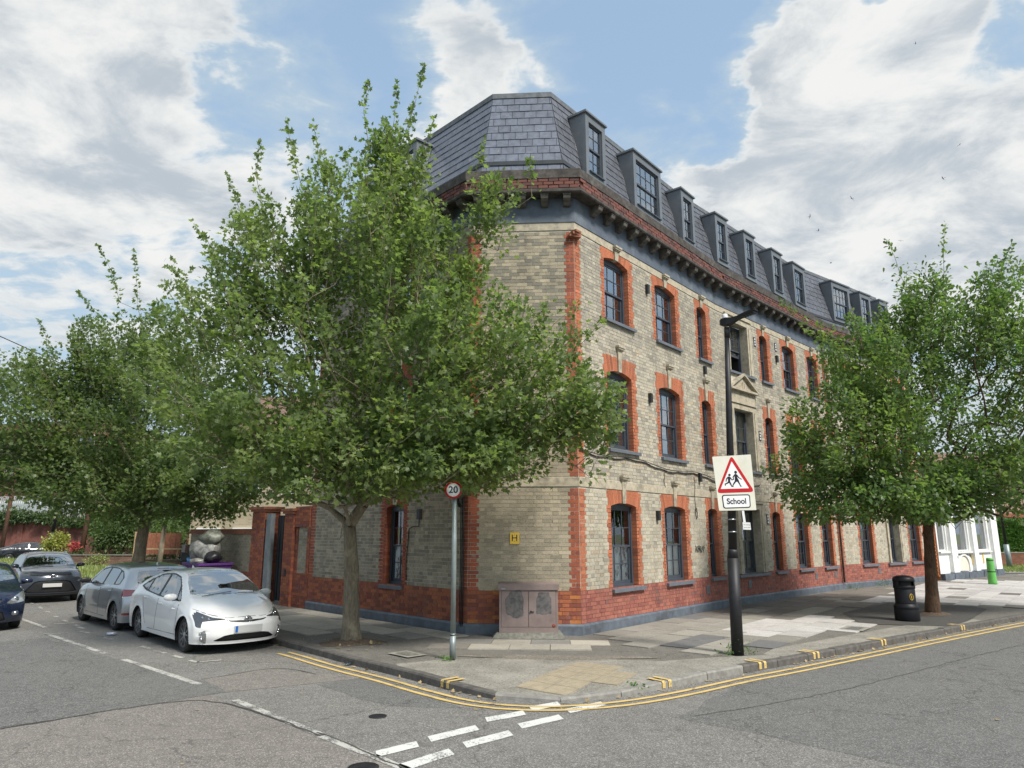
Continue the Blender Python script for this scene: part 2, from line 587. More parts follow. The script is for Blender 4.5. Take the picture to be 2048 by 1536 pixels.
class MB:
    """collects polygons in world coordinates"""
    def __init__(self):
        self.v = []
        self.f = []
        self.sm = []

    def add(self, vs, fs, smooth=False):
        b = len(self.v)
        self.v += [tuple(p) for p in vs]
        self.f += [tuple(i + b for i in q) for q in fs]
        self.sm += [smooth] * len(fs)
        return self

    def hexa(self, p, skip=()):
        # p: 8 points, bottom 4 (ccw) then top 4
        fs = [(3, 2, 1, 0), (4, 5, 6, 7), (0, 1, 5, 4), (1, 2, 6, 5), (2, 3, 7, 6), (3, 0, 4, 7)]
        return self.add(p, [f for i, f in enumerate(fs) if i not in skip])

    def box(self, c, sz, rz=0.):
        hx, hy, hz = sz[0] / 2, sz[1] / 2, sz[2] / 2
        cs, sn = math.cos(rz), math.sin(rz)
        ps = []
        for z in (-hz, hz):
            for x, y in ((-hx, -hy), (hx, -hy), (hx, hy), (-hx, hy)):
                ps.append((c[0] + x * cs - y * sn, c[1] + x * sn + y * cs, c[2] + z))
        return self.hexa(ps)

    def tube(self, pts, r, n=8, caps=True, smooth=True):
        pts = [Vector(p) for p in pts]
        rs = r if isinstance(r, (list, tuple)) else [r] * len(pts)
        vs, fs = [], []
        for i, p in enumerate(pts):
            t = (pts[min(i + 1, len(pts) - 1)] - pts[max(i - 1, 0)])
            if t.length < 1e-6:
                t = Vector((0, 0, 1))
            t.normalize()
            a = Vector((0, 0, 1)) if abs(t.z) < .9 else Vector((0, 1, 0))
            x = t.cross(a).normalized()
            y = t.cross(x).normalized()
            for j in range(n):
                an = 2 * math.pi * j / n
                vs.append(p + x * (rs[i] * math.cos(an)) + y * (rs[i] * math.sin(an)))
        for i in range(len(pts) - 1):
            for j in range(n):
                k = (j + 1) % n
                fs.append((i * n + j, i * n + k, (i + 1) * n + k, (i + 1) * n + j))
        self.add(vs, fs, smooth)
        if caps:
            b = len(self.v) - len(vs)
            self.f.append(tuple(b + j for j in range(n))[::-1])
            self.f.append(tuple(b + (len(pts) - 1) * n + j for j in range(n)))
            self.sm += [False, False]
        return self

    def lathe(self, c, prof, n=24, ax=None, smooth=True, caps=True):
        # prof: list (r, h) along axis
        ax = Vector(ax or (0, 0, 1)).normalized()
        a = Vector((0, 0, 1)) if abs(ax.z) < .9 else Vector((1, 0, 0))
        x = ax.cross(a).normalized()
        y = ax.cross(x).normalized()
        c = Vector(c)
        vs, fs = [], []
        for r_, h in prof:
            for j in range(n):
                an = 2 * math.pi * j / n
                vs.append(c + ax * h + x * (r_ * math.cos(an)) + y * (r_ * math.sin(an)))
        for i in range(len(prof) - 1):
            for j in range(n):
                k = (j + 1) % n
                fs.append((i * n + j, i * n + k, (i + 1) * n + k, (i + 1) * n + j))
        self.add(vs, fs, smooth)
        if caps:
            b = len(self.v) - len(vs)
            self.f.append(tuple(b + j for j in range(n))[::-1])
            self.f.append(tuple(b + (len(prof) - 1) * n + j for j in range(n)))
            self.sm += [False, False]
        return self

    def prism(self, poly, o, ex, ey, ez, depth):
        # poly in (a,b); extruded along ez by depth
        o, ex, ey, ez = Vector(o), Vector(ex), Vector(ey), Vector(ez)
        n = len(poly)
        vs = [o + ex * a + ey * b for a, b in poly] + [o + ex * a + ey * b + ez * depth for a, b in poly]
        fs = [tuple(range(n))[::-1], tuple(range(n, 2 * n))] + [(i, (i + 1) % n, n + (i + 1) % n, n + i) for i in range(n)]
        return self.add(vs, fs)

    def build(self, name, material, parent=None, origin=None):
        if origin is None:
            origin = root_of(parent).location if parent else (0, 0, 0)
        me = bpy.data.meshes.new(name)
        ox, oy, oz = origin
        me.from_pydata([(a - ox, b - oy, c - oz) for a, b, c in self.v], [], self.f)
        me.polygons.foreach_set('use_smooth', self.sm)
        me.update()
        o = link_mesh(name, me, material, parent)
        if not parent:
            o.location = origin
        return o


def tag(o, label=None, cat=None, group=None, kind=None):
    if label: o['label'] = label
    if cat: o['category'] = cat
    if group: o['group'] = group
    if kind: o['kind'] = kind
    return o


def thing(name, label, cat, loc, group=None):
    o = bpy.data.objects.new(name, None)
    COL.objects.link(o)
    o.location = loc
    o.empty_display_size = .2
    return tag(o, label, cat, group)


def recalc(o):
    import bmesh
    bm = bmesh.new()
    bm.from_mesh(o.data)
    bmesh.ops.recalc_face_normals(bm, faces=bm.faces)
    bm.to_mesh(o.data)
    bm.free()


def text_mesh(name, s, size, loc, ex, ez, material, parent, bold=0., depth=.002, align='CENTER', sx=1.):
    """lettering standing on a surface; ex is the reading direction, ez the surface normal"""
    cu = bpy.data.curves.new(name, 'FONT')
    cu.body = s
    cu.size = size
    cu.align_x = align
    cu.align_y = 'CENTER'
    cu.offset = bold
    cu.extrude = depth
    tmp = bpy.data.objects.new(name, cu)
    COL.objects.link(tmp)
    dg = bpy.context.evaluated_depsgraph_get()
    me = bpy.data.meshes.new_from_object(tmp.evaluated_get(dg))
    bpy.data.objects.remove(tmp)
    ex, ez = Vector(ex).normalized(), Vector(ez).normalized()
    ey = ez.cross(ex)
    Mx = Matrix((ex * sx, ey, ez)).transposed().to_4x4()
    me.transform(Mx)
    me.transform(Matrix.Translation(Vector(loc) - (root_of(parent).location if parent else Vector())))
    me.materials.clear()
    return link_mesh(name, me, material, parent)

# ------------------------------------------------------------ ground, road, pavement
PZ = 0.12
A2 = Vector((-.95, 15.51)); B2 = Vector((1.45, 15.36)); M2 = Vector((6.506, 21.43))
P2 = Vector((12.59, 27.61)); P3 = Vector((18.5, 32.05))
DL = Vector((-.693, .721))           # along the left wall, away from the corner
L2 = A2 + DL * 6.95


def zpav(x, y):
    return PZ - .075 * math.exp(-((x - .7) ** 2 / 2.0 + (y - 9.9) ** 2 / 1.1))


def smooth_line(pts, step=.3):
    P = [Vector(p) for p in pts]
    out = []
    for i in range(len(P) - 1):
        p0 = P[max(i - 1, 0)]; p1 = P[i]; p2 = P[i + 1]; p3 = P[min(i + 2, len(P) - 1)]
        n = max(1, int((p2 - p1).length / step))
        for k in range(n):
            t = k / n
            out.append(.5 * ((2 * p1) + (p2 - p0) * t + (2 * p0 - 5 * p1 + 4 * p2 - p3) * t * t + (3 * p1 - p0 - 3 * p2 + p3) * t ** 3))
    out.append(P[-1])
    return out


def offset_line(pl, d):
    out = []
    for i, p in enumerate(pl):
        t = (pl[min(i + 1, len(pl) - 1)] - pl[max(i - 1, 0)]).normalized()
        out.append(p + Vector((-t.y, t.x)) * d)
    return out


def resample(pl, step):
    acc = [0.]
    for a, b in zip(pl, pl[1:]):
        acc.append(acc[-1] + (b - a).length)
    n = max(1, int(round(acc[-1] / step)))
    out, j = [], 0
    for k in range(n + 1):
        s = acc[-1] * k / n
        while j < len(acc) - 2 and acc[j + 1] < s:
            j += 1
        f = (s - acc[j]) / max(1e-9, acc[j + 1] - acc[j])
        out.append(pl[j].lerp(pl[j + 1], f))
    return out


# line of the kerb's foot: from the far end of the left street round the corner to the right street
KERB = smooth_line([(-22.6, 34.1), (-14.0, 24.8), (-8.2, 18.5), (-4.53, 14.58), (-3.75, 13.75), (-2.75, 12.62), (-1.76, 11.62), (-1.03, 10.80), (-.35, 10.15),
                    (.24, 9.93), (.84, 9.98), (1.55, 10.28), (2.37, 10.85), (3.34, 11.62), (4.46, 12.42), (6.33, 13.82), (8.85, 15.72),
                    (13.16, 18.86), (20.0, 23.6), (27.0, 28.3), (33.0, 32.0)], .22)


def sheet(name, poly, z, material, kind='structure', parent=None, holes=None):
    vs = [Vector(p) for p in poly]
    tri = geometry.tessellate_polygon([[v.to_3d() for v in vs]])
    mb = MB().add([(v.x, v.y, z) for v in vs], tri)
    # all faces up
    for i, f in enumerate(mb.f):
        a, b, c = (Vector(mb.v[k]) for k in f)
        if (b - a).cross(c - a).z < 0:
            mb.f[i] = f[::-1]
    o = mb.build(name, material, parent)
    if not parent:
        tag(o, kind=kind)
    return o


road = sheet('road', [(-140, -40), (140, -40), (140, 160), (-140, 160)], 0, 'asphalt')
tag(road, 'grey asphalt road round the corner, chippings showing')
outer = sheet('ground', [(-900, -600), (900, -600), (900, 1200), (-900, 1200)], -.03, 'grass_ground')
tag(outer, 'ground out to the horizon')
npatch = 0
for nm, poly, m in (
        ('road_patch', [(-4.45, 10.6), (-3.3, 9.45), (-2.15, 8.4), (-1.0, 7.25), (.8, 5.2), (-7.5, 4.5), (-9.5, 6.5), (-5.8, 8.55)], 'asphalt_pink'),
        ('road_patch', [(-4.75, 11.35), (-3.95, 12.35), (-3.2, 11.85), (-2.45, 11.75), (-2.3, 11.45), (-3.3, 10.95), (-4.1, 10.55)], 'asphalt_pink'),
        ('road_patch', [(-9.9, 15.7), (-6.9, 13.0), (-4.75, 11.3), (-4.0, 10.6), (-5.9, 8.7), (-11.0, 7.4), (-13.2, 12.6)], 'asphalt_dark'),
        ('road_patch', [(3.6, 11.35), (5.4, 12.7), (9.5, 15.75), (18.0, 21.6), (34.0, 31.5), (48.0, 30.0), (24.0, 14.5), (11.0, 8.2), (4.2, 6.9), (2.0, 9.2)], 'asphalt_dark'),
        ('road_patch', [(-2.15, 11.55), (-1.2, 10.5), (-.6, 9.6), (-1.6, 9.75), (-2.9, 11.0)], 'asphalt_dark')):
    wob = []
    for i, p in enumerate(poly):
        q = poly[(i + 1) % len(poly)]
        n = max(2, int(math.dist(p, q) / .5))
        for k in range(n):
            t = k / n
            x, y = p[0] + (q[0] - p[0]) * t, p[1] + (q[1] - p[1]) * t
            wob.append((x + .05 * math.sin(7 * x + 3 * y), y + .05 * math.sin(5 * x - 6 * y)))
    npatch += 1
    sheet('road_patch', wob, .0010 + .0012 * npatch if npatch < 4 else .0022, m, parent=road)

kin = offset_line(KERB, .14)
# the pavement: one sheet from the kerb to the walls, dished down at the dropped kerb
bound = [Vector((p.x, p.y)) for p in kin] + [Vector((36, 40)), Vector((26.5, 42)), Vector((12, 41)), Vector((4, 32)), Vector((-14, 44))]
inner = []
for ix in range(-14, 60):
    for iy in range(-6, 30):
        q = Vector((ix * .14 - .6, 10.0 + iy * .14 - .2))
        inner.append(q)


def inside(p, poly):
    x, y = p[0], p[1]
    c = False
    j = len(poly) - 1
    for i in range(len(poly)):
        xi, yi = poly[i][0], poly[i][1]
        xj, yj = poly[j][0], poly[j][1]
        if (yi > y) != (yj > y) and x < (xj - xi) * (y - yi) / (yj - yi) + xi:
            c = not c
        j = i
    return c


def near_line(p, pl):
    return min((Vector(p) - q).length for q in pl)


inner = [q for q in inner if -2.2 < q.x < 3.6 and inside(q, bound) and near_line(q, kin) > .08]
nb = len(bound)
vv, ee, ff, _, _, _ = geometry.delaunay_2d_cdt(bound + inner, [(i, (i + 1) % nb) for i in range(nb)], [], 1, 1e-5)
pmb = MB().add([(v.x, v.y, zpav(v.x, v.y) - .018) for v in vv], [tuple(f) for f in ff if len(f) > 2], True)
pavement = pmb.build('pavement', 'asphalt_path')
tag(pavement, 'pavement of slabs and patched asphalt round the corner', kind='structure')


def fit_sheet(name, poly, lift, material, parent=pavement, grid=.25):
    """a thin surfacing layer that follows the dished pavement"""
    pl = [Vector(p) for p in poly]
    dense = []
    for i, p in enumerate(pl):
        q = pl[(i + 1) % len(pl)]
        n = max(1, int((q - p).length / grid))
        dense += [p.lerp(q, k / n) for k in range(n)]
    xs = [p.x for p in pl]; ys = [p.y for p in pl]
    ins = []
    x = min(xs)
    while x < max(xs):
        y = min(ys)
        while y < max(ys):
            if inside((x, y), dense) and near_line((x, y), dense) > grid * .5:
                ins.append(Vector((x, y)))
            y += grid
        x += grid
    n = len(dense)
    v, e, f, _, _, _ = geometry.delaunay_2d_cdt(dense + ins, [(i, (i + 1) % n) for i in range(n)], [], 1, 1e-5)
    return MB().add([(q.x, q.y, zpav(q.x, q.y) - .018 + lift) for q in v], [tuple(k) for k in f if len(k) > 2], True).build(name, material, parent)


# pale corner concrete between the kerb and the slabs
ka = [p for p in kin if -1.9 < p.x < 4.6 and p.y < 13.0]
fit_sheet('concrete_apron', ka + [Vector((4.75, 13.0)), Vector((3.6, 12.75)), Vector((2.5, 12.35)), Vector((1.6, 12.55)), Vector((.3, 12.9)), Vector((-.5, 12.6)), Vector((-1.2, 12.5)), Vector((-1.9, 12.1))], .006, 'corner_concrete')
fit_sheet('concrete_apron', [p for p in kin if 4.6 <= p.x < 11.5 and p.y < 18] + [Vector((11.4, 18.1)), Vector((9.0, 16.9)), Vector((6.8, 15.2)), Vector((4.8, 13.6)), Vector((4.4, 13.0))], .0065, 'corner_concrete')
gp_ = [(.75 + (1.45 + .28 * math.sin(2 * a + 1) + .16 * math.sin(5 * a)) * math.cos(a), 12.72 + (.20 + .05 * math.sin(3 * a)) * math.sin(a) - .1 * math.cos(a)) for a in [k * .2094 for k in range(30)]]
fit_sheet('gravel_patch', gp_, .009, 'gravel_mix')
fit_sheet('oak_shade', [tuple(Vector((11.02, 19.2)) + Vector((.64, .768)) * a + Vector((.768, -.64)) * b) for a, b in ((-3.4, -.9), (-1.2, -1.9), (2.6, -1.6), (3.0, .5), (2.4, .95), (-1.0, .95), (-2.6, .8))], .010, 'asphalt_tar_shade')  # dark sheet round the oak: the crown's shade put in as asphalt colour

# tactile paving: buff tiles with blisters
T0 = Vector((-.16, 10.20)); T1 = Vector((1.03, 12.15)); T2 = Vector((1.97, 10.93)); T3 = Vector((1.40, 10.12))
quad = [T0, T1, T2, T3, Vector((.7, 10.02))]
e1 = (T1 - T0).normalized(); e2 = Vector((e1.y, -e1.x))
tiles = []
for i in range(-2, 8):
    for j in range(0, 8):
        c = T0 + e1 * (i * .4 + .2) + e2 * (j * .4 + .2)
        cs = [c + e1 * a + e2 * b for a, b in ((-.195, -.195), (-.195, .195), (.195, .195), (.195, -.195))]
        w_ = ((i * .4 + .2), (j * .4 + .2))
        if inside(w_, [(-.15, -.05), (2.45, -.05), (1.9, 1.65), (.55, 1.65)]) and all(inside(q, bound) for q in cs):
            tiles.append((c, cs))
for c, cs in tiles:
    zs = [zpav(q.x, q.y) for q in cs]
    mb = MB().hexa([(q.x, q.y, z - .03) for q, z in zip(cs, zs)] + [(q.x, q.y, z) for q, z in zip(cs, zs)])
    for a in range(6):
        for b in range(6):
            q = c + e1 * ((a - 2.5) * .064) + e2 * ((b - 2.5) * .064)
            z = zpav(q.x, q.y)
            ring = [(q.x + .012 * math.cos(k * math.pi / 3), q.y + .012 * math.sin(k * math.pi / 3), z) for k in range(6)]
            top = [(q.x + .007 * math.cos(k * math.pi / 3), q.y + .007 * math.sin(k * math.pi / 3), z + .006) for k in range(6)]
            mb.add(ring + top, [(k, (k + 1) % 6, 6 + (k + 1) % 6, 6 + k) for k in range(6)] + [tuple(range(6, 12))])
    mb.build('tactile_tile', 'tactile_buff', pavement)

# kerbstones, one by one
kerb = thing('kerb', None, None, (0, 0, 0))
tag(kerb, 'weathered stone kerb round the corner', kind='structure')
ks = resample(KERB, .915)
for i in range(len(ks) - 1):
    a, b = ks[i], ks[i + 1]
    d = (b - a).normalized()
    n = Vector((-d.y, d.x))
    a2, b2 = a + d * .006, b - d * .006
    z0, z1 = zpav(a.x, a.y) + .002, zpav(b.x, b.y) + .002
    j = rng.normal(0, .004)
    mb = MB()
    bv = .018
    pts = []
    for p, z in ((a2, z0), (b2, z1)):
        pts += [(p.x, p.y, -.05), (p.x + n.x * .003, p.y + n.y * .003, z - bv * 1.3), (p.x + n.x * bv, p.y + n.y * bv, z + j), (p.x + n.x * .142, p.y + n.y * .142, z + j), (p.x + n.x * .142, p.y + n.y * .142, -.05)]
    mb.add(pts, [(0, 1, 2, 3, 4), (9, 8, 7, 6, 5)] + [(k, k + 5, k + 6, k + 1) for k in range(4)])
    m = 'kerb_pale' if (-.6 < a.x < 3.0 and a.y < 11.5) else 'kerb_stone'
    o = mb.build('kerbstone', m, kerb)
    recalc(o)
# yellow kerb loading marks
for x0, y0 in ((-.95, 10.78), (2.05, 10.62), (3.95, 12.08), (5.35, 13.07), (7.3, 14.55), (10.2, 16.7)):
    i = min(range(len(KERB) - 1), key=lambda k: (KERB[k] - Vector((x0, y0))).length)
    d = (KERB[i + 1] - KERB[i]).normalized(); n = Vector((-d.y, d.x)); p = KERB[i]
    for off in (0., .13):
        a = p + d * off; b = a + d * .065
        z0, z1 = zpav(a.x, a.y) + .009, zpav(b.x, b.y) + .009
        mb = MB().add([(a.x - n.x * .003, a.y - n.y * .003, .02), (b.x - n.x * .003, b.y - n.y * .003, .02), (b.x - n.x * .003, b.y - n.y * .003, z1 - .022), (a.x - n.x * .003, a.y - n.y * .003, z0 - .022),
                       (b.x + n.x * .013, b.y + n.y * .013, z1), (a.x + n.x * .013, a.y + n.y * .013, z0), (b.x + n.x * .30, b.y + n.y * .30, z1), (a.x + n.x * .30, a.y + n.y * .30, z0)],
                      [(0, 1, 2, 3), (3, 2, 4, 5), (5, 4, 6, 7)])
        mb.build('kerb_marking', 'paint_line_yellow', kerb)


# paving slabs one by one
def slab_field(org, es, et, s0, s1, t0, t1, ls, lt, region, avoid, palette):
    t = t0
    row = 0
    out = []
    while t < t1:
        s = s0 + (row % 2) * ls * .5 - rng.uniform(0, .1)
        while s < s1:
            cs = [org + es * (s + a) + et * (t + b) for a, b in ((.007, .007), (ls - .007, .007), (ls - .007, lt - .007), (.007, lt - .007))]
            if all(inside(q, region) for q in cs) and not any(any(inside(q, av) for q in cs) for av in avoid):
                out.append((cs, palette(org + es * (s + ls / 2) + et * (t + lt / 2))))
            s += ls
        t += lt
        row += 1
    return out


regionR = [Vector(p) for p in [(1.35, 15.22), (6.45, 21.28), (12.5, 27.4), (18.4, 31.85), (30, 40), (34, 36.5)]] + [p for p in offset_line(KERB, .3)[::-1] if p.x > 2.6] + [Vector((1.5, 12.9)), Vector((.75, 13.6))]
regionL = [Vector((-.98, 15.38)), Vector((-5.8, 20.38)), Vector((-16.5, 31.3)), Vector((-19.2, 31.2))] + [p for p in offset_line(KERB, .3) if p.x < -1.9] + [Vector((-1.2, 12.7)), Vector((0, 13.1)), Vector((.7, 13.6)), Vector((1.3, 15.2))]
dR = Vector((.64, .768)); nR = Vector((.768, -.64))
apron = [Vector(p) for p in [(-2.2, 11.5), (-2.0, 12.3), (-.5, 12.7), (1.6, 12.6), (2.6, 12.4), (3.7, 12.85), (4.8, 13.4), (6.8, 15.1), (9, 16.8), (11.4, 18.2), (11.2, 17), (4, 11), (.5, 9.2)]]
shadeR = [Vector((11.02, 19.2)) + dR * a + nR * b for a, b in ((-3.4, -.9), (-1.2, -1.9), (2.6, -1.6), (3.2, 1.0), (2.6, 1.9), (-1.0, 1.9), (-2.4, 1.4))]  # slabs left out round the oak for the painted shade sheet
pitL = [Vector((-3.13, 14.4)) + DL * a + Vector((.721, .693)) * b for a, b in ((-1.0, -1.2), (.7, -1.2), (.7, .55), (-1.0, .55))]


def NEWSLAB(s, t):
    return inside((s, t), [(2.5, 1.9), (5.1, 2.2), (6.9, 2.8), (6.3, 4.3), (4.9, 5.3), (2.6, 5.0), (2.1, 3.9)]) or inside((s, t), [(11.7, 2.8), (19, 2.5), (26, 3), (26, 8), (13.3, 6.7), (11.4, 5.4)])


def palR(p):
    s = (p - B2).dot(dR); t = (p - B2).dot(nR)
    u = rng.random()
    new = NEWSLAB(s, t)
    if new and u < .93:
        c = Vector((.47, .45, .43)) * rng.uniform(.84, 1.08)
    elif s < 4.5:
        c = Vector((.27, .255, .22)) * rng.uniform(.8, 1.2) if u > .2 else Vector((.15, .15, .15))
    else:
        c = Vector((.155, .138, .118)) * rng.uniform(.82, 1.18) if u > .1 else Vector((.25, .235, .20))  # brownish slabs, darkened further for the shade under the oak
    return c


def palL(p):
    u = rng.random()
    s = (p - A2).dot(DL)
    c = Vector((.40, .368, .31)) * rng.uniform(.85, 1.12) if u > .2 else Vector((.22, .21, .19)) * rng.uniform(.9, 1.2)
    t = (p - A2).dot(Vector((-.721, -.693)))
    if t > 1.3 and s < 2.5:
        c = Vector((.23, .21, .18)) * rng.uniform(.85, 1.2)
    return c


slabs = slab_field(B2, dR, nR, -.6, 34, .12, 7.2, .92, .60, regionR, [apron, shadeR], palR)
slabs += slab_field(A2, DL, Vector((-.721, -.693)), -.2, 22, .12, 4.0, .92, .60, regionL, [apron, pitL] + [regionR], palL)
# the slabs fanning out in front of the chamfer fill what the two runs leave open
done = [sum((Vector(q) for q in cs), Vector((0, 0))) / 4 for cs, _ in slabs]
regionC = [Vector(p) for p in [(-2.1, 13.2), (-1.05, 15.35), (1.5, 15.2), (2.9, 14.4), (2.9, 12.9), (1.7, 13.0), (.4, 13.15), (-1.0, 13.0)]]
dC = Vector((.998, -.06)); nC = Vector((-.06, -.998))
allq = [cs for cs, _ in slabs]
for cs, c in slab_field(A2, dC, nC, -2.0, 5.0, .15, 3.2, .76, .60, regionC, [apron], palL):
    mid = sum((Vector(q) for q in cs), Vector((0, 0))) / 4
    pts_ = list(cs) + [mid] + [(cs[i] + cs[(i + 1) % 4]) / 2 for i in range(4)]
    if any(inside(p, q) for q in allq for p in pts_) or any(inside(p, cs) for q in allq for p in q):
        continue
    slabs.append((cs, c))
slabs.sort(key=lambda q: (q[0][0]).length)
far_slabs = MB(); far_t = []
for i, (cs, c) in enumerate(slabs):
    j = rng.normal(0, .0022)
    zs = [zpav(q.x, q.y) + j + rng.normal(0, .0012) for q in cs]
    pts = [(q.x, q.y, z - .04) for q, z in zip(cs, zs)] + [(q.x, q.y, z) for q, z in zip(cs, zs)]
    if i < 300:
        o = MB().hexa(pts, skip=(0,)).build('paving_slab', 'slab_obj', pavement)
        recalc(o)
        o.color = (*c, 1)
    else:
        far_slabs.hexa(pts)
        far_t += [tuple(c)] * 6
if far_slabs.f:
    o = link_mesh('paving_slabs', np_mesh('paving_slabs', far_slabs.v, far_slabs.f, tint=far_t), 'slab_attr', pavement)
    o['kind'] = 'stuff'

# manhole lids in the pavement and road
for c, w, h, es in (((-1.83, 12.96), .62, .42, DL), ((7.6, 16.3), .75, .5, dR)):
    c = Vector(c)
    n = Vector((-es.y, es.x))
    o = thing('manhole_cover', 'small concrete framed cover set in the pavement by the speed sign' if c.x < 0 else 'square dark cover in the pale slabs right of the street lamp', 'cover', (c.x, c.y, PZ))
    f = MB(); l = MB()
    for mb, a, b, z in ((f, w, h, .004), (l, w * .62, h * .55, .010)):
        mb.add([(*(c + es * x + n * y), PZ + z) for x, y in ((-a / 2, -b / 2), (a / 2, -b / 2), (a / 2, b / 2), (-a / 2, b / 2))], [(0, 1, 2, 3)])
    fo = f.build('frame', 'concrete', o)
    l.build('lid', 'concrete_old' if c.x < 0 else 'asphalt_dark', o)
o = thing('drain_cover', 'small round iron cover in the road before the dashed junction lines', 'cover', (-1.64, 9.21, 0))
MB().lathe((-1.64, 9.21, 0), [(.11, .0), (.11, .008), (.09, .010), (.0, .010)], 20).build('lid', 'black_metal', o)
o = thing('drain_cover', 'dark sunken cover at the bottom edge beside the white line', 'cover', (-1.25, 7.35, 0))
MB().lathe((-1.42, 7.30, 0), [(.15, .0), (.15, .009), (.0, .009)], 20).build('lid', 'black_metal', o)


# painted lines
def strip(name, a, b, w, z=.0062, m='paint_line_white', skew=0., jag=.006):
    a, b = Vector(a), Vector(b)
    d = (b - a).normalized(); n = Vector((-d.y, d.x))
    L = (b - a).length
    k = max(2, int(L / .12))
    mb = MB()
    vs = []
    for i in range(k + 1):
        t = i / k
        p = a.lerp(b, t)
        for sd in (-1, 1):
            q = p + n * sd * (w / 2 + rng.normal(0, jag * .6)) + d * (skew * sd * w / 2)
            vs.append((q.x, q.y, z))
    mb.add(vs, [(2 * i, 2 * i + 2, 2 * i + 3, 2 * i + 1) for i in range(k)])
    o = mb.build(name, m, road)
    return o


for a, b in (((-18.5, 24.6), (-13.9, 20.2)), ((-12.9, 19.2), (-11.0, 17.35)), ((-10.35, 16.35), (-7.52, 13.72)), ((-6.87, 13.12), (-4.63, 11.05)), ((-3.71, 10.05), (-2.15, 8.44)), ((-2.10, 8.36), (-1.0, 7.25))):
    strip('centre_line', a, b, .11, m='paint_line_worn')
for a, b in (((-7.35, 14.62), (-7.0, 14.3)), ((-6.78, 14.06), (-6.45, 13.78)), ((-6.2, 13.55), (-5.9, 13.27)), ((-5.66, 13.04), (-5.44, 12.84)), ((-5.46, 12.86), (-5.12, 13.06)),
             ((-8.75, 15.75), (-8.4, 15.5)), ((-9.8, 16.75), (-9.45, 16.45)), ((-10.35, 17.5), (-10.0, 17.2)), ((-11.26, 18.05), (-10.75, 18.3)), ((-10.66, 17.9), (-10.4, 17.65)), ((-11.5, 18.8), (-11.2, 18.5)), ((-12.3, 19.7), (-12.0, 19.4)),
             ((-13.3, 20.9), (-12.9, 20.5)), ((-14.3, 22.1), (-13.9, 21.6)), ((-10.36, 16.17), (-9.95, 16.5)), ((-15.6, 23.6), (-15.1, 23.0))):
    strip('bay_marking', a, b, .085, m='paint_line_worn')
for a, b in (((-1.38, 7.72), (-1.0, 8.06)), ((-.9, 8.24), (-.4, 8.70)), ((-.31, 9.04), (.16, 9.38)), ((.24, 9.58), (.62, 9.86))):
    strip('give_way_line', a, b, .19, skew=.5)
for a, b in (((-1.07, 7.28), (-.62, 7.80)), ((-.50, 8.02), (-.01, 8.48)), ((.09, 8.76), (.60, 9.18)), ((.70, 9.46), (1.20, 9.86))):
    strip('give_way_line', a, b, .19, skew=.5)
strip('bay_marking', (-6.7, 8.75), (-5.2, 7.2), .34, jag=.05)

ys = [p for p in KERB]
i0 = min(range(len(KERB)), key=lambda k: (KERB[k] - Vector((-4.05, 14.05))).length)
for off in (-.24, -.44):
    ln = resample(offset_line(KERB[i0:], off), .12)
    vs = []
    for k, p in enumerate(ln):
        t = (ln[min(k + 1, len(ln) - 1)] - ln[max(k - 1, 0)]).normalized()
        n = Vector((-t.y, t.x))
        for sd in (-1, 1):
            q = p + n * sd * (.036 + rng.normal(0, .0025))
            vs.append((q.x, q.y, .0095))
    MB().add(vs, [(2 * k, 2 * k + 2, 2 * k + 3, 2 * k + 1) for k in range(len(ln) - 1)]).build('double_yellow_line', 'paint_line_yellow', road)

# far verges
verge = sheet('grass_verge', [(-15.0, 32.6), (-14.0, 36.5), (-16.0, 41.5), (-21.5, 45.0), (-28.5, 46.1), (-36, 54), (-46, 64), (-62, 60), (-44, 40), (-27, 33.0)], .13, 'grass_ground')
tag(verge, 'sunlit grass verge behind the parked cars')
vk = sheet('path', [(-13.8, 31.6), (-19.9, 30.7), (-27.3, 31.6), (-27, 33.1), (-20.6, 32.7), (-14.9, 32.7)], .135, 'concrete')
tag(vk, 'pale concrete path in front of the grass verge')
v2 = sheet('grass_verge', [(25.6, 37.8), (27.0, 43.5), (34.0, 50.5), (52.0, 52.0), (50.0, 41.0), (34.0, 40.0)], .10, 'grass_ground')
tag(v2, 'grass strip before the clipped hedge at the right')
sheet('path', [(24.0, 37.8), (25.5, 39.5), (36.0, 41.2), (50.0, 42.5), (52.0, 39.0), (34.0, 38.2)], .135, 'concrete')

# tar seams and a narrow trench patch in the carriageway
def seam(pts, w=.03, m='asphalt_tar_shade', z=.0068):
    ln = resample(smooth_line(pts, .3), .18)
    vs = []
    for k, p in enumerate(ln):
        t = (ln[min(k + 1, len(ln) - 1)] - ln[max(k - 1, 0)]).normalized(); n = Vector((-t.y, t.x))
        j = rng.normal(0, .012)
        for sd in (-1, 1):
            q = p + n * (j + sd * w * rng.uniform(.35, .6))
            vs.append((q.x, q.y, z))
    MB().add(vs, [(2 * k, 2 * k + 2, 2 * k + 3, 2 * k + 1) for k in range(len(ln) - 1)]).build('tar_seam', m, road)


seam([(-5.9, 8.6), (-4.4, 10.0), (-3.3, 9.5), (-2.1, 8.35)], .035)
seam([(-2.2, 8.5), (-1.5, 7.8), (-.9, 7.1)], .03)
seam([(2.2, 9.2), (4.6, 10.6), (8.6, 13.6), (15.0, 18.2), (24, 24)], .014)
seam([(-4.75, 11.4), (-3.9, 12.3), (-3.1, 11.8)], .02)

# ------------------------------------------------------------ the corner building
bld = thing('apartment_building', 'long brick corner block with slate mansard roof, dormers and red brick window surrounds', 'building', (1.45, 15.36, 0.0))
BO = bld.location.copy()


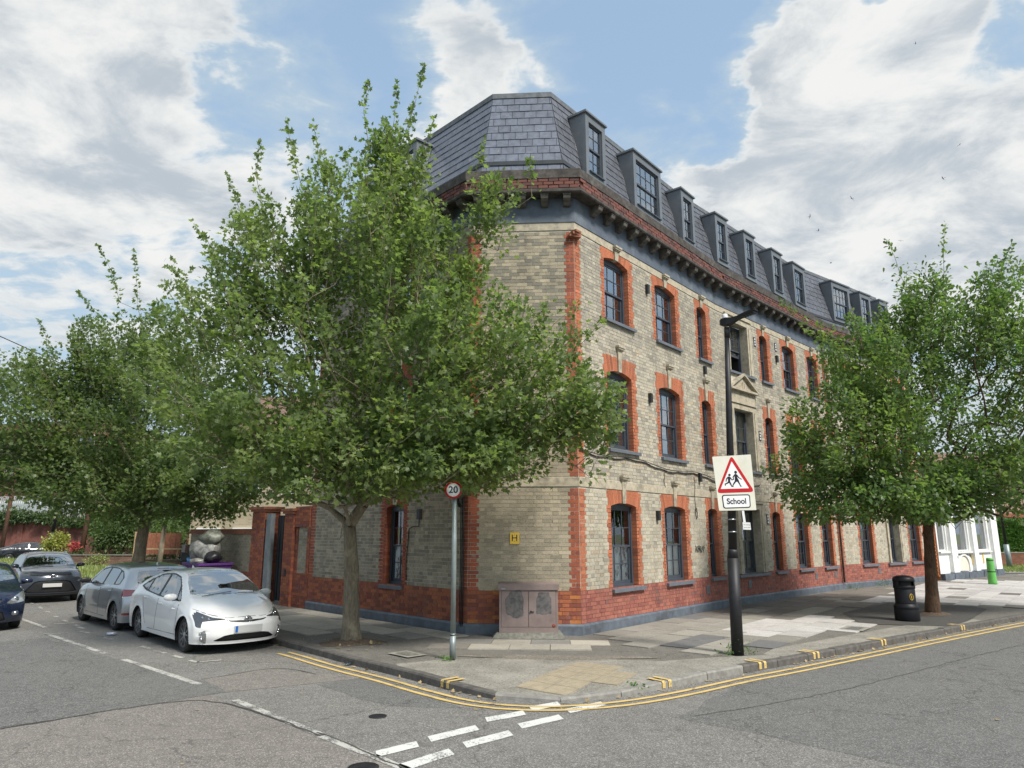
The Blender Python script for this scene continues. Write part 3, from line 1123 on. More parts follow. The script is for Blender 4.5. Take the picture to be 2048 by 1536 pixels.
class Seg:
    def __init__(self, o, d, n, s0, s1):
        self.o, self.d, self.n, self.s0, self.s1 = Vector(o), Vector(d).normalized(), Vector(n).normalized(), s0, s1

    def p(self, s, o, z):
        q = self.o + self.d * s + self.n * o
        return (q.x, q.y, z)


def seg_between(a, b):
    d = (b - a).normalized()
    return Seg(a, d, (d.y, -d.x), 0, (b - a).length)


SL = Seg(A2, -DL, (-.721, -.693), -6.95, 0)
SC = seg_between(A2, B2)
SR = seg_between(B2, M2)
SQ = seg_between(M2, P2)
ST = seg_between(P2, P3)
SEGS = {'L': SL, 'C': SC, 'R': SR, 'Q': SQ, 'T': ST}
POLY = [L2, A2, B2, M2, P2, P3]


def off_poly(o):
    """front line of the building moved outwards by o (inwards when negative), mitred"""
    out = []
    for i, p in enumerate(POLY):
        if i == 0:
            d = (POLY[1] - p).normalized(); out.append(p + Vector((d.y, -d.x)) * o); continue
        if i == len(POLY) - 1:
            d = (p - POLY[-2]).normalized(); out.append(p + Vector((d.y, -d.x)) * o); continue
        d1 = (p - POLY[i - 1]).normalized(); d2 = (POLY[i + 1] - p).normalized()
        n1 = Vector((d1.y, -d1.x)); n2 = Vector((d2.y, -d2.x))
        out.append(p + (n1 + n2) * (o / (1 + n1.dot(n2))))
    return out


def wbox(mb, sg, s0, s1, o0, o1, z0, z1):
    return mb.hexa([sg.p(s0, o0, z0), sg.p(s1, o0, z0), sg.p(s1, o1, z0), sg.p(s0, o1, z0), sg.p(s0, o0, z1), sg.p(s1, o0, z1), sg.p(s1, o1, z1), sg.p(s0, o1, z1)])


FLOORS = {'G': (.97, 2.80, .08, 3.18), 'F': (4.15, 5.96, .10, 6.42), 'S': (7.33, 8.87, .10, 9.16)}
WINS = []
for sk, s0, s1, a0, a1, kind in (
        ('R', 1.28, 2.42, 1.10, 2.68, 'arch'), ('R', 3.86, 5.04, 3.66, 5.32, 'arch'), ('R', 6.48, 7.10, 6.30, 7.42, 'narrow'),
        ('Q', .74, 2.02, .50, 2.28, 'stone'), ('Q', 3.0, 3.56, 2.82, 3.88, 'narrow'), ('Q', 4.82, 5.80, 4.64, 6.08, 'arch'), ('Q', 7.05, 8.0, 6.88, 8.25, 'arch'),
        ('T', 1.63, 2.60, 1.45, 2.85, 'arch'), ('T', 3.98, 4.9, 3.80, 5.1, 'stone'), ('T', 5.83, 6.8, 5.65, 7.0, 'arch'),
        ('L', -3.12, -2.42, -3.42, -2.20, 'arch')):
    for fl in 'GFS':
        WINS.append((sk, fl, s0, s1, a0, a1, kind))

COURSE = .083
# ---- backing walls (mortar) with the openings left out
for sk, sg in SEGS.items():
    holes = [(s0 - (.12 if k != 'stone' else 0), s1 + (.12 if k != 'stone' else 0), FLOORS[f][0], FLOORS[f][3] if k != 'stone' else FLOORS[f][1] + .1) for q, f, s0, s1, a0, a1, k in WINS if q == sk]
    # the mortar closes the strip beside the opening up to the springing
    xs = sorted({sg.s0, sg.s1} | {h[0] for h in holes} | {h[1] for h in holes})
    zs = sorted({-.1, 1.03, 9.98} | {h[2] for h in holes} | {h[3] for h in holes})
    mb = {0: MB(), 1: MB()}
    for a, b in zip(xs, xs[1:]):
        for c, d in zip(zs, zs[1:]):
            m = ((a + b) / 2, (c + d) / 2)
            if any(h[0] < m[0] < h[1] and h[2] < m[1] < h[3] for h in holes):
                continue
            mb[0 if c >= 1.03 else 1].add([sg.p(a, 0, c), sg.p(b, 0, c), sg.p(b, 0, d), sg.p(a, 0, d)], [(0, 1, 2, 3)])
    mb[0].build('wall', 'mortar', bld)
    mb[1].build('wall_base', 'mortar_red', bld)
# rear and end walls
rear = [P3, Vector((13.1, 39.2)), Vector((4.5, 31.0)), Vector((.05, 26.2)), L2]
mb = MB()
for a, b in zip(rear, rear[1:]):
    mb.add([(a.x, a.y, 0), (b.x, b.y, 0), (b.x, b.y, 10.5), (a.x, a.y, 10.5)], [(0, 1, 2, 3)])
mb.build('rear_wall', 'far_brick_stock', bld)

# ---- bricks
bricks = []          # (seg, s0, s1, o_in, o_out, z0, z1, colour)


def colour(sk, s, z, cls):
    r = rng.random()
    v = float(np.clip(rng.normal(1, .08), .75, 1.25))
    if cls == 'stock':
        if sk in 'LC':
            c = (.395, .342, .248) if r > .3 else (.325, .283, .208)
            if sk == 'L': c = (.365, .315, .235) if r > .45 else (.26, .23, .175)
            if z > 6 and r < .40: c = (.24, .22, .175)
        else:
            dark = .07 if z < 3.1 else (.30 if z < 6.9 else .46)
            c = (.445, .402, .318) if r > dark else (.32, .292, .242)
            if r > .93: c = (.43, .355, .26)
            if z > 6.9 and r > dark: c = (.40, .362, .285)
    elif cls == 'red':
        c = (.44, .145, .07) if r > .2 else (.33, .105, .055)
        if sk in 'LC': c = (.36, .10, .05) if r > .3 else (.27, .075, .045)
    elif cls == 'base':
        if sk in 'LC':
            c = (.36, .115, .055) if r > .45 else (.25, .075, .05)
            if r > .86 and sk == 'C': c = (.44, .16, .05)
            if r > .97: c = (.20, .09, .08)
        else:
            c = (.35, .125, .09) if r > .3 else (.29, .095, .075)
            if r > .94: c = (.22, .10, .09)
    else:
        c = (.165, .062, .048) if r > .35 else (.095, .042, .038)
    return tuple(min(.8, x * v) for x in c)


for sk, sg in SEGS.items():
    wl = [w for w in WINS if w[0] == sk]
    nrow = int((9.16 - .33) / COURSE)
    for k in range(nrow):
        z0 = .33 + k * COURSE
        z1 = z0 + COURSE - .010
        zm = (z0 + z1) / 2
        if 3.16 < zm < 3.40:
            continue
        blocked, red = [], []
        for q, f, s0, s1, a0, a1, kind in wl:
            zb, zs, rise, zt = FLOORS[f]
            if kind == 'stone':
                top = zs + .42 if f == 'S' else (zs + 1.35 if f == 'F' else zt)
                if zb - .05 < zm < min(top, 9.16):
                    blocked.append((a0, a1))
                continue
            if zb <= zm < zt:
                t1 = .055 if (k // (1 if sk == 'L' else 2)) % 2 else 0
                red.append((a0 + t1, s0)); red.append((s1, a1 - t1))
                if zm < zs:
                    blocked.append((s0, s1))
                else:
                    blocked.append((s0 - .12, s1 + .12))
        tooth = .05 if k % 2 else 0
        if sk == 'C': red += [(0, .24 - tooth), (2.405 - .24 + tooth, 2.405)]
        if sk == 'R': red += [(0, .20 + tooth)]
        if sk == 'L': red += [(-.14 - tooth, 0), (-6.95, -6.72 + tooth)]
        if sk == 'Q': red += [(8.50 + tooth, 8.7)]
        if sk == 'T': red += [(0, .30 + tooth), (7.1, 7.4)]
        base = zm < 1.03
        bp = sorted({sg.s0, sg.s1} | {x for a in blocked + red for x in a if sg.s0 < x < sg.s1})
        for a, b in zip(bp, bp[1:]):
            m = (a + b) / 2
            if any(x < m < y for x, y in blocked) or b - a < .02:
                continue
            cls = 'base' if base else ('red' if any(x < m < y for x, y in red) else 'stock')
            per = .355
            s = math.floor(a / per) * per - (k % 2) * per / 2 - per
            grid = []
            while s < b + per:
                grid += [(s, s + .235), (s + .235, s + .355)]
                s += per
            cells = [(max(x, a), min(y, b)) for x, y in grid if min(y, b) - max(x, a) > .001]
            out = []
            for c in cells:
                if out and (c[1] - c[0] < .045):
                    out[-1] = (out[-1][0], c[1])
                elif out and out[-1][1] - out[-1][0] < .045:
                    out[-1] = (out[-1][0], c[1])
                else:
                    out.append(c)
            for x, y in out:
                bricks.append((sk, x + .005, y - .005, -.20 if cls == 'red' else -.01, .007 + rng.normal(0, .0016), z0, z1, colour(sk, x, zm, cls)))
# parapet courses above the cornice
for sk, sg in SEGS.items():
    oi = .27
    e0 = {'L': 0, 'C': -.13, 'R': -.14, 'Q': 0, 'T': 0}[sk]
    e1 = {'L': .13, 'C': .14, 'R': 0, 'Q': 0, 'T': 0}[sk]
    for k in range(3):
        z0 = 10.10 + k * COURSE
        s = sg.s0 + e0 + (k % 2) * .12
        while s < sg.s1 + e1:
            y = min(s + .235, sg.s1 + e1)
            if y - s > .04:
                bricks.append((sk, s + .006, y - .006, oi, oi + .04 + rng.normal(0, .004), z0, z0 + COURSE - .012, colour(sk, s, z0, 'parapet')))
            s += .245

cam_p = Vector((0, 0, 2.2))
order = sorted(range(len(bricks)), key=lambda i: (Vector(SEGS[bricks[i][0]].p(bricks[i][1], 0, bricks[i][5])) - cam_p).length if bricks[i][0] == 'C' and bricks[i][5] < 3.3 else 1e3 + i * 1e-6)
single = set(order[:300])
um = MB().hexa([(-.5, -.5, -.5), (.5, -.5, -.5), (.5, .5, -.5), (-.5, .5, -.5), (-.5, -.5, .5), (.5, -.5, .5), (.5, .5, .5), (-.5, .5, .5)])
unit = bpy.data.meshes.new('brick')
unit.from_pydata(um.v, [], um.f)
unit.materials.append(MATS['brick_obj'])
V, F, TT = [], [], []
nv = 0
for i, (sk, s0, s1, o0, o1, z0, z1, c) in enumerate(bricks):
    sg = SEGS[sk]
    if i in single:
        ob = bpy.data.objects.new('brick', unit)
        COL.objects.link(ob)
        ob.parent = bld
        ctr = Vector(sg.p((s0 + s1) / 2, (o0 + o1) / 2, (z0 + z1) / 2)) - BO
        Mx = Matrix(((sg.d.x, sg.n.x, 0), (sg.d.y, sg.n.y, 0), (0, 0, 1))).to_4x4() @ Matrix.Diagonal((s1 - s0, o1 - o0, z1 - z0, 1))
        # negative handedness is turned round by mirroring along the normal
        if Mx.determinant() < 0:
            Mx = Matrix(((sg.d.x, -sg.n.x, 0), (sg.d.y, -sg.n.y, 0), (0, 0, 1))).to_4x4() @ Matrix.Diagonal((s1 - s0, o1 - o0, z1 - z0, 1))
        ob.matrix_local = Matrix.Translation(ctr) @ Mx
        ob.color = (*c, 1)
        continue
    p = [sg.p(s0, o1, z0), sg.p(s1, o1, z0), sg.p(s1, o1, z1), sg.p(s0, o1, z1), sg.p(s0, o0, z0), sg.p(s1, o0, z0), sg.p(s1, o0, z1), sg.p(s0, o0, z1)]
    V += p
    F += [(nv, nv + 1, nv + 2, nv + 3), (nv + 1, nv + 5, nv + 6, nv + 2), (nv + 4, nv, nv + 3, nv + 7), (nv + 3, nv + 2, nv + 6, nv + 7), (nv + 1, nv, nv + 4, nv + 5)]
    TT += [c] * 5
    nv += 8
o = link_mesh('brickwork', np_mesh('brickwork', V, F, BO, tint=TT), 'brick_attr', bld)
o['kind'] = 'stuff'


# ---- bands that run round the building
def band(name, prof, material, close=True):
    """prof: list of (o, z) section points, swept along the mitred front line"""
    rings = [off_poly(o) for o, z in prof]
    mb = MB()
    n = len(prof)
    vs = []
    for i in range(len(POLY)):
        for j in range(n):
            q = rings[j][i]
            vs.append((q.x, q.y, prof[j][1]))
    fs = [(i * n + j, i * n + (j + 1) % n, (i + 1) * n + (j + 1) % n, (i + 1) * n + j) for i in range(len(POLY) - 1) for j in range(n if close else n - 1)]
    if close:
        fs += [tuple(range(n)), tuple((len(POLY) - 1) * n + j for j in range(n))[::-1]]
    o = mb.add(vs, fs).build(name, material, bld)
    recalc(o)
    return o


band('plinth', [(0, -.1), (.055, -.1), (.055, .285), (.03, .325), (0, .325)], 'plinth_paint')
band('belt_course', [(-.02, 3.185), (.022, 3.185), (.022, 3.375), (-.02, 3.375)], 'stone')
band('stone_band', [(-.02, 9.163), (.018, 9.163), (.018, 9.355), (-.02, 9.355)], 'stone')
band('frieze', [(-.02, 9.358), (.035, 9.358), (.035, 9.96), (-.02, 9.96)], 'frieze_paint')
band('cornice', [(-.02, 9.962), (.34, 9.962), (.36, 9.99), (.36, 10.05), (.30, 10.09), (-.02, 10.09)], 'coping_dark')
band('parapet_core', [(-.02, 10.092), (.265, 10.092), (.265, 10.345), (-.02, 10.345)], 'mortar_red')
band('parapet_coping', [(-.12, 10.347), (.325, 10.347), (.325, 10.57), (.28, 10.60), (-.12, 10.60)], 'coping_dark')
band('gutter_flashing', [(-.36, 10.60), (.02, 10.603), (.02, 10.70), (-.36, 10.76)], 'lead_pale')
band('eaves_strip', [(-.60, 11.10), (-.40, 11.12), (-.40, 11.22), (-.60, 11.24)], 'zinc_dark')
band('ridge_capping', [(-1.30, 13.36), (-.97, 13.36), (-.97, 13.50), (-1.30, 13.53)], 'lead')
r0 = off_poly(-1.28)
rb = [Vector(p) for p in ((17.2, 33.2), (12.9, 37.6), (4.6, 29.5), (.6, 25.2), (-3.9, 20.9))]
poly = r0 + rb[:1][:0] + [Vector((12.9, 38.2)), Vector((4.3, 29.9)), Vector((.2, 25.0))]
tri = geometry.tessellate_polygon([[Vector((p.x, p.y, 0)) for p in poly]])
o = MB().add([(p.x, p.y, 13.44) for p in poly], tri).build('flat_roof', 'lead', bld)
recalc(o)
# core behind the slates
for nm, (oa, za), (ob_, zb) in (('roof_deck', (-.40, 10.70), (-.50, 11.15)), ('roof_deck', (-.495, 11.20), (-1.03, 13.40))):
    ra, rb2 = off_poly(oa), off_poly(ob_)
    mb = MB()
    for i in range(len(POLY) - 1):
        mb.add([(ra[i].x, ra[i].y, za), (ra[i + 1].x, ra[i + 1].y, za), (rb2[i + 1].x, rb2[i + 1].y, zb), (rb2[i].x, rb2[i].y, zb)], [(0, 1, 2, 3)])
    mb.add([(ra[-1].x, ra[-1].y, za), (ra[-1].x - 5.2, ra[-1].y + 7.2, za), (rb2[-1].x - 5.2 - .6, rb2[-1].y + 7.2, zb), (rb2[-1].x - .5, rb2[-1].y - .35, zb)], [(0, 1, 2, 3)])
    mb.build(nm, 'slate_plain' if False else 'zinc_dark', bld)

# ---- slates
DORM = [('R', 1.15, 2.10, 2), ('R', 3.60, 5.25, 4), ('R', 6.60, 7.50, 2), ('Q', 1.05, 1.90, 2), ('Q', 3.15, 4.0, 2), ('Q', 5.45, 6.35, 2), ('Q', 7.40, 8.55, 4),
        ('T', 2.0, 3.5, 4), ('T', 4.45, 5.4, 2), ('T', 6.3, 7.1, 2), ('L', -4.35, -2.85, 4)]
SLOPE = ((-.47, 11.25), (-1.0, 13.37))
singles, V, F, TT = [], [], [], []


def lay_slates(za, zb, oa, ob_, rows, w=.305):
    for i in range(len(POLY) - 1):
        a0, b0 = off_poly(oa)[i], off_poly(oa)[i + 1]
        a1, b1 = off_poly(ob_)[i], off_poly(ob_)[i + 1]
        sk = 'LCRQT'[i]
        sg = SEGS[sk]
        nrm = sg.n
        for r in range(rows):
            t0, t1 = r / rows, (r + 1) / rows
            L0, R0 = a0.lerp(a1, t0), b0.lerp(b1, t0)
            L1, R1 = a0.lerp(a1, t1 + .01), b0.lerp(b1, t1 + .01)
            z0, z1 = za + (zb - za) * t0, za + (zb - za) * (t1 + .01)
            ln = (R0 - L0).length
            d = (R0 - L0).normalized()
            ln1a, ln1b = (L1 - L0).dot(d), (R1 - L0).dot(d)
            s = -(r % 2) * w / 2 - .02
            while s < ln:
                x0, x1 = max(s, 0) + .005, min(s + w, ln) - .005
                y0, y1 = max(s + .0, ln1a) + .005, min(s + w, ln1b) - .005
                s += w
                if x1 - x0 < .02:
                    continue
                y0 = min(max(y0, ln1a), ln1b); y1 = max(min(y1, ln1b), y0 + .002)
                c = L0 + d * ((x0 + x1) / 2)
                sc = (c - sg.o).dot(sg.d)
                if any(q[0] == sk and q[1] - .0 < sc - 0 < q[2] and rows > 4 and z1 < 13.0 and q[1] + w * .5 < sc < q[2] - w * .5 for q in DORM):
                    continue
                lift = .019 + rng.normal(0, .0025)
                base1 = L1 - d * ln1a
                pts = []
                for oo, dz in ((lift, 0), (lift - .010, 0)):
                    pts.append([L0 + d * x0 + nrm * oo, L0 + d * x1 + nrm * oo])
                pt = [base1 + d * y0 + nrm * .004, base1 + d * y1 + nrm * .004]
                q = [(*pts[0][0], z0), (*pts[0][1], z0), (*pt[1], z1), (*pt[0], z1), (*pts[1][0], z0 - .001), (*pts[1][1], z0 - .001), (*(pt[1] - nrm * .008), z1), (*(pt[0] - nrm * .008), z1)]
                v = float(np.clip(rng.normal(1, .05), .85, 1.15))
                col = (.122 * v, .138 * v, .178 * v) if sk in 'LC' else (.100 * v, .106 * v, .126 * v)
                singles.append(((Vector(q[0]) - cam_p).length + (0 if sk in 'CR' or sc > -3 else 6), q, col))


lay_slates(10.74, 11.11, -.385, -.43, 2)
lay_slates(SLOPE[0][1], SLOPE[1][1], SLOPE[0][0], SLOPE[1][0], 9)
singles.sort(key=lambda x: x[0])
FQ = [(0, 1, 2, 3), (4, 5, 1, 0), (5, 6, 2, 1), (7, 4, 0, 3)]
for i, (_, q, col) in enumerate(singles):
    if i < 300:
        me = bpy.data.meshes.new('roof_slate')
        c = Vector(q[0])
        me.from_pydata([tuple(Vector(p) - c) for p in q], [], FQ)
        ob = link_mesh('roof_slate', me, 'slate_obj', bld)
        ob.location = c - BO
        ob.color = (*col, 1)
    else:
        n = len(V)
        V += q
        F += [tuple(n + k for k in f) for f in FQ]
        TT += [col] * 4
o = link_mesh('roof_slates', np_mesh('roof_slates', V, F, BO, tint=TT), 'slate_attr', bld)
o['kind'] = 'stuff'

# ---- corbels under the cornice
for sk, sg in SEGS.items():
    n = int((sg.s1 - sg.s0 - .3) / .60) + 1
    for k in range(n + 1):
        s = sg.s0 + .15 + (sg.s1 - sg.s0 - .3) * k / max(n, 1)
        if sk in 'RQT' and k == 0:
            continue
        prof = [(.035, 9.961), (.30, 9.961), (.305, 9.90), (.29, 9.85), (.24, 9.82), (.17, 9.80), (.15, 9.76), (.11, 9.73), (.035, 9.73)]
        mb = MB()
        mb.prism([(a, b) for a, b in prof], (*(sg.o + sg.d * (s - .085)), 0), (*sg.n, 0), (0, 0, 1), (*sg.d, 0), .17)
        wbox(mb, sg, s - .10, s + .10, .036, .315, 9.925, 9.9605)
        o = mb.build('corbel', 'stone_dark', bld)
        recalc(o)


# ---- windows
def arch_z(s, s0, s1, zs, rise):
    m, h = (s0 + s1) / 2, (s1 - s0) / 2
    return zs + rise * (1 - ((s - m) / h) ** 2)


def window(sk, s0, s1, zb, zs, rise, cols, o_frame, glass='window_glass', parent=bld, name='window', rows=2, sill=True, sill_w=None, open_low=0., pane_single=True, dep=.5, curtain=None):
    sg = SEGS[sk]
    fr = MB()
    of = o_frame
    ft = .055
    wbox(fr, sg, s0, s0 + ft, of - .09, of, zb, zs)
    wbox(fr, sg, s1 - ft, s1, of - .09, of, zb, zs)
    wbox(fr, sg, s0 + ft, s1 - ft, of - .09, of, zb, zb + .06)
    N = 8
    ss = [s0 + (s1 - s0) * i / N for i in range(N + 1)]
    for a, b in zip(ss, ss[1:]):
        za, zc = arch_z(a, s0, s1, zs, rise), arch_z(b, s0, s1, zs, rise)
        bot = zs - .045
        fr.hexa([sg.p(a, of, bot), sg.p(b, of, bot), sg.p(b, of - .09, bot), sg.p(a, of - .09, bot), sg.p(a, of, za), sg.p(b, of, zc), sg.p(b, of - .09, zc), sg.p(a, of - .09, za)])
    mid = zb + (zs - zb) * .5
    w0, w1 = s0 + ft, s1 - ft
    st = .042
    low_top = mid + .03
    # upper sash in front, lower sash behind
    panes = []
    for z0, z1, oo, lift in ((mid - .02, zs - .045, of - .022, 0), (zb + .06, mid + .02, of - .055, open_low)):
        z0 += lift; z1 += lift
        wbox(fr, sg, w0, w0 + st, oo - .03, oo, z0, z1)
        wbox(fr, sg, w1 - st, w1, oo - .03, oo, z0, z1)
        wbox(fr, sg, w0 + st, w1 - st, oo - .03, oo, z0, z0 + (.045 if lift == 0 and oo == of - .022 else .075))
        wbox(fr, sg, w0 + st, w1 - st, oo - .03, oo, z1 - .042, z1)
        pz0, pz1 = z0 + (.045 if oo == of - .022 else .075), z1 - .042
        for c in range(cols):
            xa = w0 + st + (w1 - w0 - 2 * st) * c / cols
            xb = w0 + st + (w1 - w0 - 2 * st) * (c + 1) / cols
            if c:
                wbox(fr, sg, xa - .010, xa + .010, oo - .028, oo - .004, pz0, pz1)
            for r in range(rows):
                za = pz0 + (pz1 - pz0) * r / rows
                zc = pz0 + (pz1 - pz0) * (r + 1) / rows
                panes.append((xa + (.010 if c else 0), xb - (.010 if c < cols - 1 else 0), za + (.010 if r else 0), zc - (.010 if r < rows - 1 else 0), oo - .018))
        for r in range(1, rows):
            za = pz0 + (pz1 - pz0) * r / rows
            wbox(fr, sg, w0 + st, w1 - st, oo - .026, oo - .006, za - .010, za + .010)
    w = fr.build(name, 'sash_paint', parent)
    allp = MB()
    for xa, xb, za, zc, oo in panes:
        e = [rng.normal(0, .0025) for _ in range(3)]
        q = [sg.p(xa, oo + e[0], za), sg.p(xb, oo + e[1], za), sg.p(xb, oo + e[1] + e[2], zc), sg.p(xa, oo + e[0] + e[2], zc)]
        if pane_single:
            MB().add(q, [(0, 1, 2, 3)]).build('pane', glass, w)
        else:
            allp.add(q, [(0, 1, 2, 3)])
    if allp.f:
        allp.build('pane', glass, w)
    # dim room behind
    rm = MB()
    a, b, c, d = s0 - .02, s1 + .02, of - .092, of - dep - .1
    rm.add([sg.p(a, c, zb), sg.p(b, c, zb), sg.p(b, c, zs + rise), sg.p(a, c, zs + rise), sg.p(a, d, zb), sg.p(b, d, zb), sg.p(b, d, zs + rise), sg.p(a, d, zs + rise)],
           [(0, 1, 5, 4), (1, 2, 6, 5), (2, 3, 7, 6), (3, 0, 4, 7), (4, 5, 6, 7)])
    rm.build('room', 'room_wall', w)
    if curtain:
        m, cz0, cz1 = curtain
        cu = MB()
        n = 22
        vs = []
        for i in range(n + 1):
            s = w0 + (w1 - w0) * i / n
            oo = of - .105 + .018 * math.sin(i * 1.9 + s * 5)
            vs += [sg.p(s, oo, cz0), sg.p(s, oo, cz1)]
        cu.add(vs, [(2 * i, 2 * i + 2, 2 * i + 3, 2 * i + 1) for i in range(n)], True)
        if m == 'pattern':
            cc = cu.build('curtain', 'curtain_white', w)
            tw = MB()
            for _ in range(26):
                s, z = rng.uniform(w0 + .05, w1 - .05), rng.uniform(cz0 + .1, cz1 - .1)
                pts = [sg.p(s + .03 * math.sin(t * 3), of - .078, z + t * .10) for t in (0, .33, .66, 1)]
                tw.tube(pts, .006, 4, False)
                tw.tube([sg.p(s, of - .078, z + .05), sg.p(s + .05, of - .078, z + .09)], .006, 4, False)
            tw.build('curtain_print', 'sash_paint', w)
        else:
            cu.build('curtain', m, w)
    if sill:
        a, b = sill_w or (s0 - .10, s1 + .16)
        sm = MB()
        sm.hexa([sg.p(a, -.2, zb - .085), sg.p(b, -.2, zb - .085), sg.p(b, .085, zb - .095), sg.p(a, .085, zb - .095), sg.p(a, -.2, zb + .004), sg.p(b, -.2, zb + .004), sg.p(b, .085, zb - .022), sg.p(a, .085, zb - .022)])
        recalc(sm.build('sill', 'sill_paint', w))
    return w


for sk, fl, s0, s1, a0, a1, kind in WINS:
    sg = SEGS[sk]
    zb, zs, rise, zt = FLOORS[fl]
    cols = 3 if s1 - s0 > .85 else (2 if s1 - s0 > .6 else 1)
    near = sk == 'R' or (sk in 'Q' and s0 < 1) or sk == 'L'
    cur = None
    if fl == 'G':
        cur = ('pattern', zb + .02, zb + .95) if (sk == 'R' and s0 < 2) or sk == 'L' else ('curtain_white', zb + .02, zb + .95) if sk == 'R' and s0 < 6 else ('curtain_grey', zb, zs)
    elif fl == 'F':
        cur = ('curtain_grey', zb, zs)
    if kind == 'stone':
        window(sk, s0, s1, zb, zs + .1, 0, 3, -.22, curtain=cur, open_low=.55 if fl == 'S' and sk == 'Q' else 0, pane_single=near, sill_w=(a0 - .12, a1 + .18))
        mb = MB()
        ztop = zs + .1
        for x0, x1, oo in ((a0, s0, .05), (s1, a1, .05)):
            wbox(mb, sg, x0, x1, -.24, oo, zb, ztop + .02)
            c = .35 * (x1 - x0)
            wbox(mb, sg, x0 + (0 if x0 == a0 else c), x1 - (c if x0 == a0 else 0), oo - .01, oo + .02, zb + .003, ztop + .001)
        # side linings
        wbox(mb, sg, a0, a1, -.24, .05, ztop + .021, ztop + .20)
        wbox(mb, sg, a0 - .03, a1 + .03, -.02, .09, ztop + .201, ztop + .25)
        if fl == 'F':
            wbox(mb, sg, a0 + .02, a1 - .02, -.02, .045, ztop + .251, ztop + .62)
            e = ztop + .62
            wbox(mb, sg, a0 - .10, a1 + .10, -.02, .16, e + .001, e + .07)
            m = (a0 + a1) / 2
            mb.prism([(a0 - .12, e + .071), (a1 + .12, e + .071), (m, e + .60)], (*(sg.o), 0), (*sg.d, 0), (0, 0, 1), (*sg.n, 0), .07)
            for q0, q1 in (((a0 - .12, e + .072), (m, e + .61)), ((m, e + .61), (a1 + .12, e + .072))):
                dx, dz = q1[0] - q0[0], q1[1] - q0[1]
                l = math.hypot(dx, dz)
                nx, nz = -dz / l * .07, dx / l * .07
                mb.prism([q0, q1, (q1[0] - nx, q1[1] - nz), (q0[0] - nx, q0[1] - nz)], (*(sg.o + sg.n * -.01), 0), (*sg.d, 0), (0, 0, 1), (*sg.n, 0), .18)
            for k in range(5):
                x = m + (k - 2) * .12
                h = .13 + .11 * math.cos(k - 2)
                mb.prism([(x - .045, e + .09), (x + .045, e + .09), (x, e + .09 + h)], (*(sg.o + sg.n * .071), 0), (*sg.d, 0), (0, 0, 1), (*sg.n, 0), .03)
        o = mb.build('stone_surround', 'stone', bld)
        recalc(o)
        continue
    window(sk, s0, s1, zb, zs, rise, cols, -.13, glass='window_glass_low' if fl == 'G' else 'window_glass', curtain=cur, pane_single=near, sill_w=(s0 - .05, s1 + .24) if sk != 'L' else (s0 - .16, s1 + .06))
    # flat-topped rubbed brick arch: voussoirs one by one
    x0, x1 = s0 - .12, s1 + .12
    m = (s0 + s1) / 2
    kw = .085 if cols > 1 else .065
    nvs = max(3, int((m - kw - x0) / .078))
    V, F, TT = [], [], []

    def cell(pa, pb, pc, pd, col, o1=.008, o0=-.20):
        n = len(V)
        for s_, z_ in (pa, pb, pc, pd):
            V.append(sg.p(s_, o1, z_))
        for s_, z_ in (pa, pb, pc, pd):
            V.append(sg.p(s_, o0, z_))
        F.extend([(n, n + 1, n + 2, n + 3), (n + 4, n + 5, n + 1, n), (n + 5, n + 6, n + 2, n + 1), (n + 7, n + 4, n, n + 3), (n + 3, n + 2, n + 6, n + 7)])
        TT.extend([col] * 5)
    for side in (-1, 1):
        for k in range(nvs):
            t0, t1 = k / nvs, (k + 1) / nvs
            bot0, bot1 = (m - kw) + (s0 + .0 - (m - kw)) * t0, (m - kw) + (s0 - (m - kw)) * t1
            top0, top1 = (m - kw * 1.1) + (x0 - (m - kw * 1.1)) * t0, (m - kw * 1.1) + (x0 - (m - kw * 1.1)) * t1
            if side > 0:
                bot0, bot1, top0, top1 = 2 * m - bot0, 2 * m - bot1, 2 * m - top0, 2 * m - top1
            zb0, zb1 = arch_z(bot0, s0, s1, zs, rise), arch_z(bot1, s0, s1, zs, rise)
            g = .0025 * (1 if side < 0 else -1)
            c = colour(sk, m, zs, 'red')
            for h0, h1 in ((0, .5), (.5, 1)) if k % 2 else ((0, .72), (.72, 1)):
                def at(b, t, zz, h):
                    return (b + (t - b) * h, zz + (zt - .004 - zz) * h)
                cell(at(bot0 - g, top0 - g, zb0, h0), at(bot1 + g, top1 + g, zb1, h0), at(bot1 + g, top1 + g, zb1, h1 - .012), at(bot0 - g, top0 - g, zb0, h1 - .012), c)
        # springing block beside the arch foot
        a, b = (x0, s0) if side < 0 else (s1, x1)
        pts = ((x0, zt - .004), (x0, zs), (s0, zs)) if side < 0 else ((x1, zt - .004), (x1, zs), (s1, zs))
        n = len(V)
        for s_, z_ in pts:
            V.append(sg.p(s_, .0075, z_))
        for s_, z_ in pts:
            V.append(sg.p(s_, -.2, z_))
        F.append((n, n + 1, n + 2, n + 2)); TT.append(colour(sk, m, zs, 'red'))
        F.append((n + 1, n + 2, n + 5, n + 4)); TT.append(colour(sk, m, zs, 'red'))
    F2 = [f for f in F]
    me = bpy.data.meshes.new('brick_arch')
    tri_faces = [tuple(dict.fromkeys(f)) for f in F2]
    me.from_pydata([tuple(Vector(p) - BO) for p in V], [], tri_faces)
    at_ = me.attributes.new('tint', 'FLOAT_COLOR', 'CORNER')
    buf = []
    for f, c in zip(tri_faces, TT):
        buf += list((*c, 1.)) * len(f)
    at_.data.foreach_set('color', buf)
    ar = link_mesh('brick_arch', me, 'brick_attr', bld)
    # mortar behind the joints
    N = 8
    mo = MB()
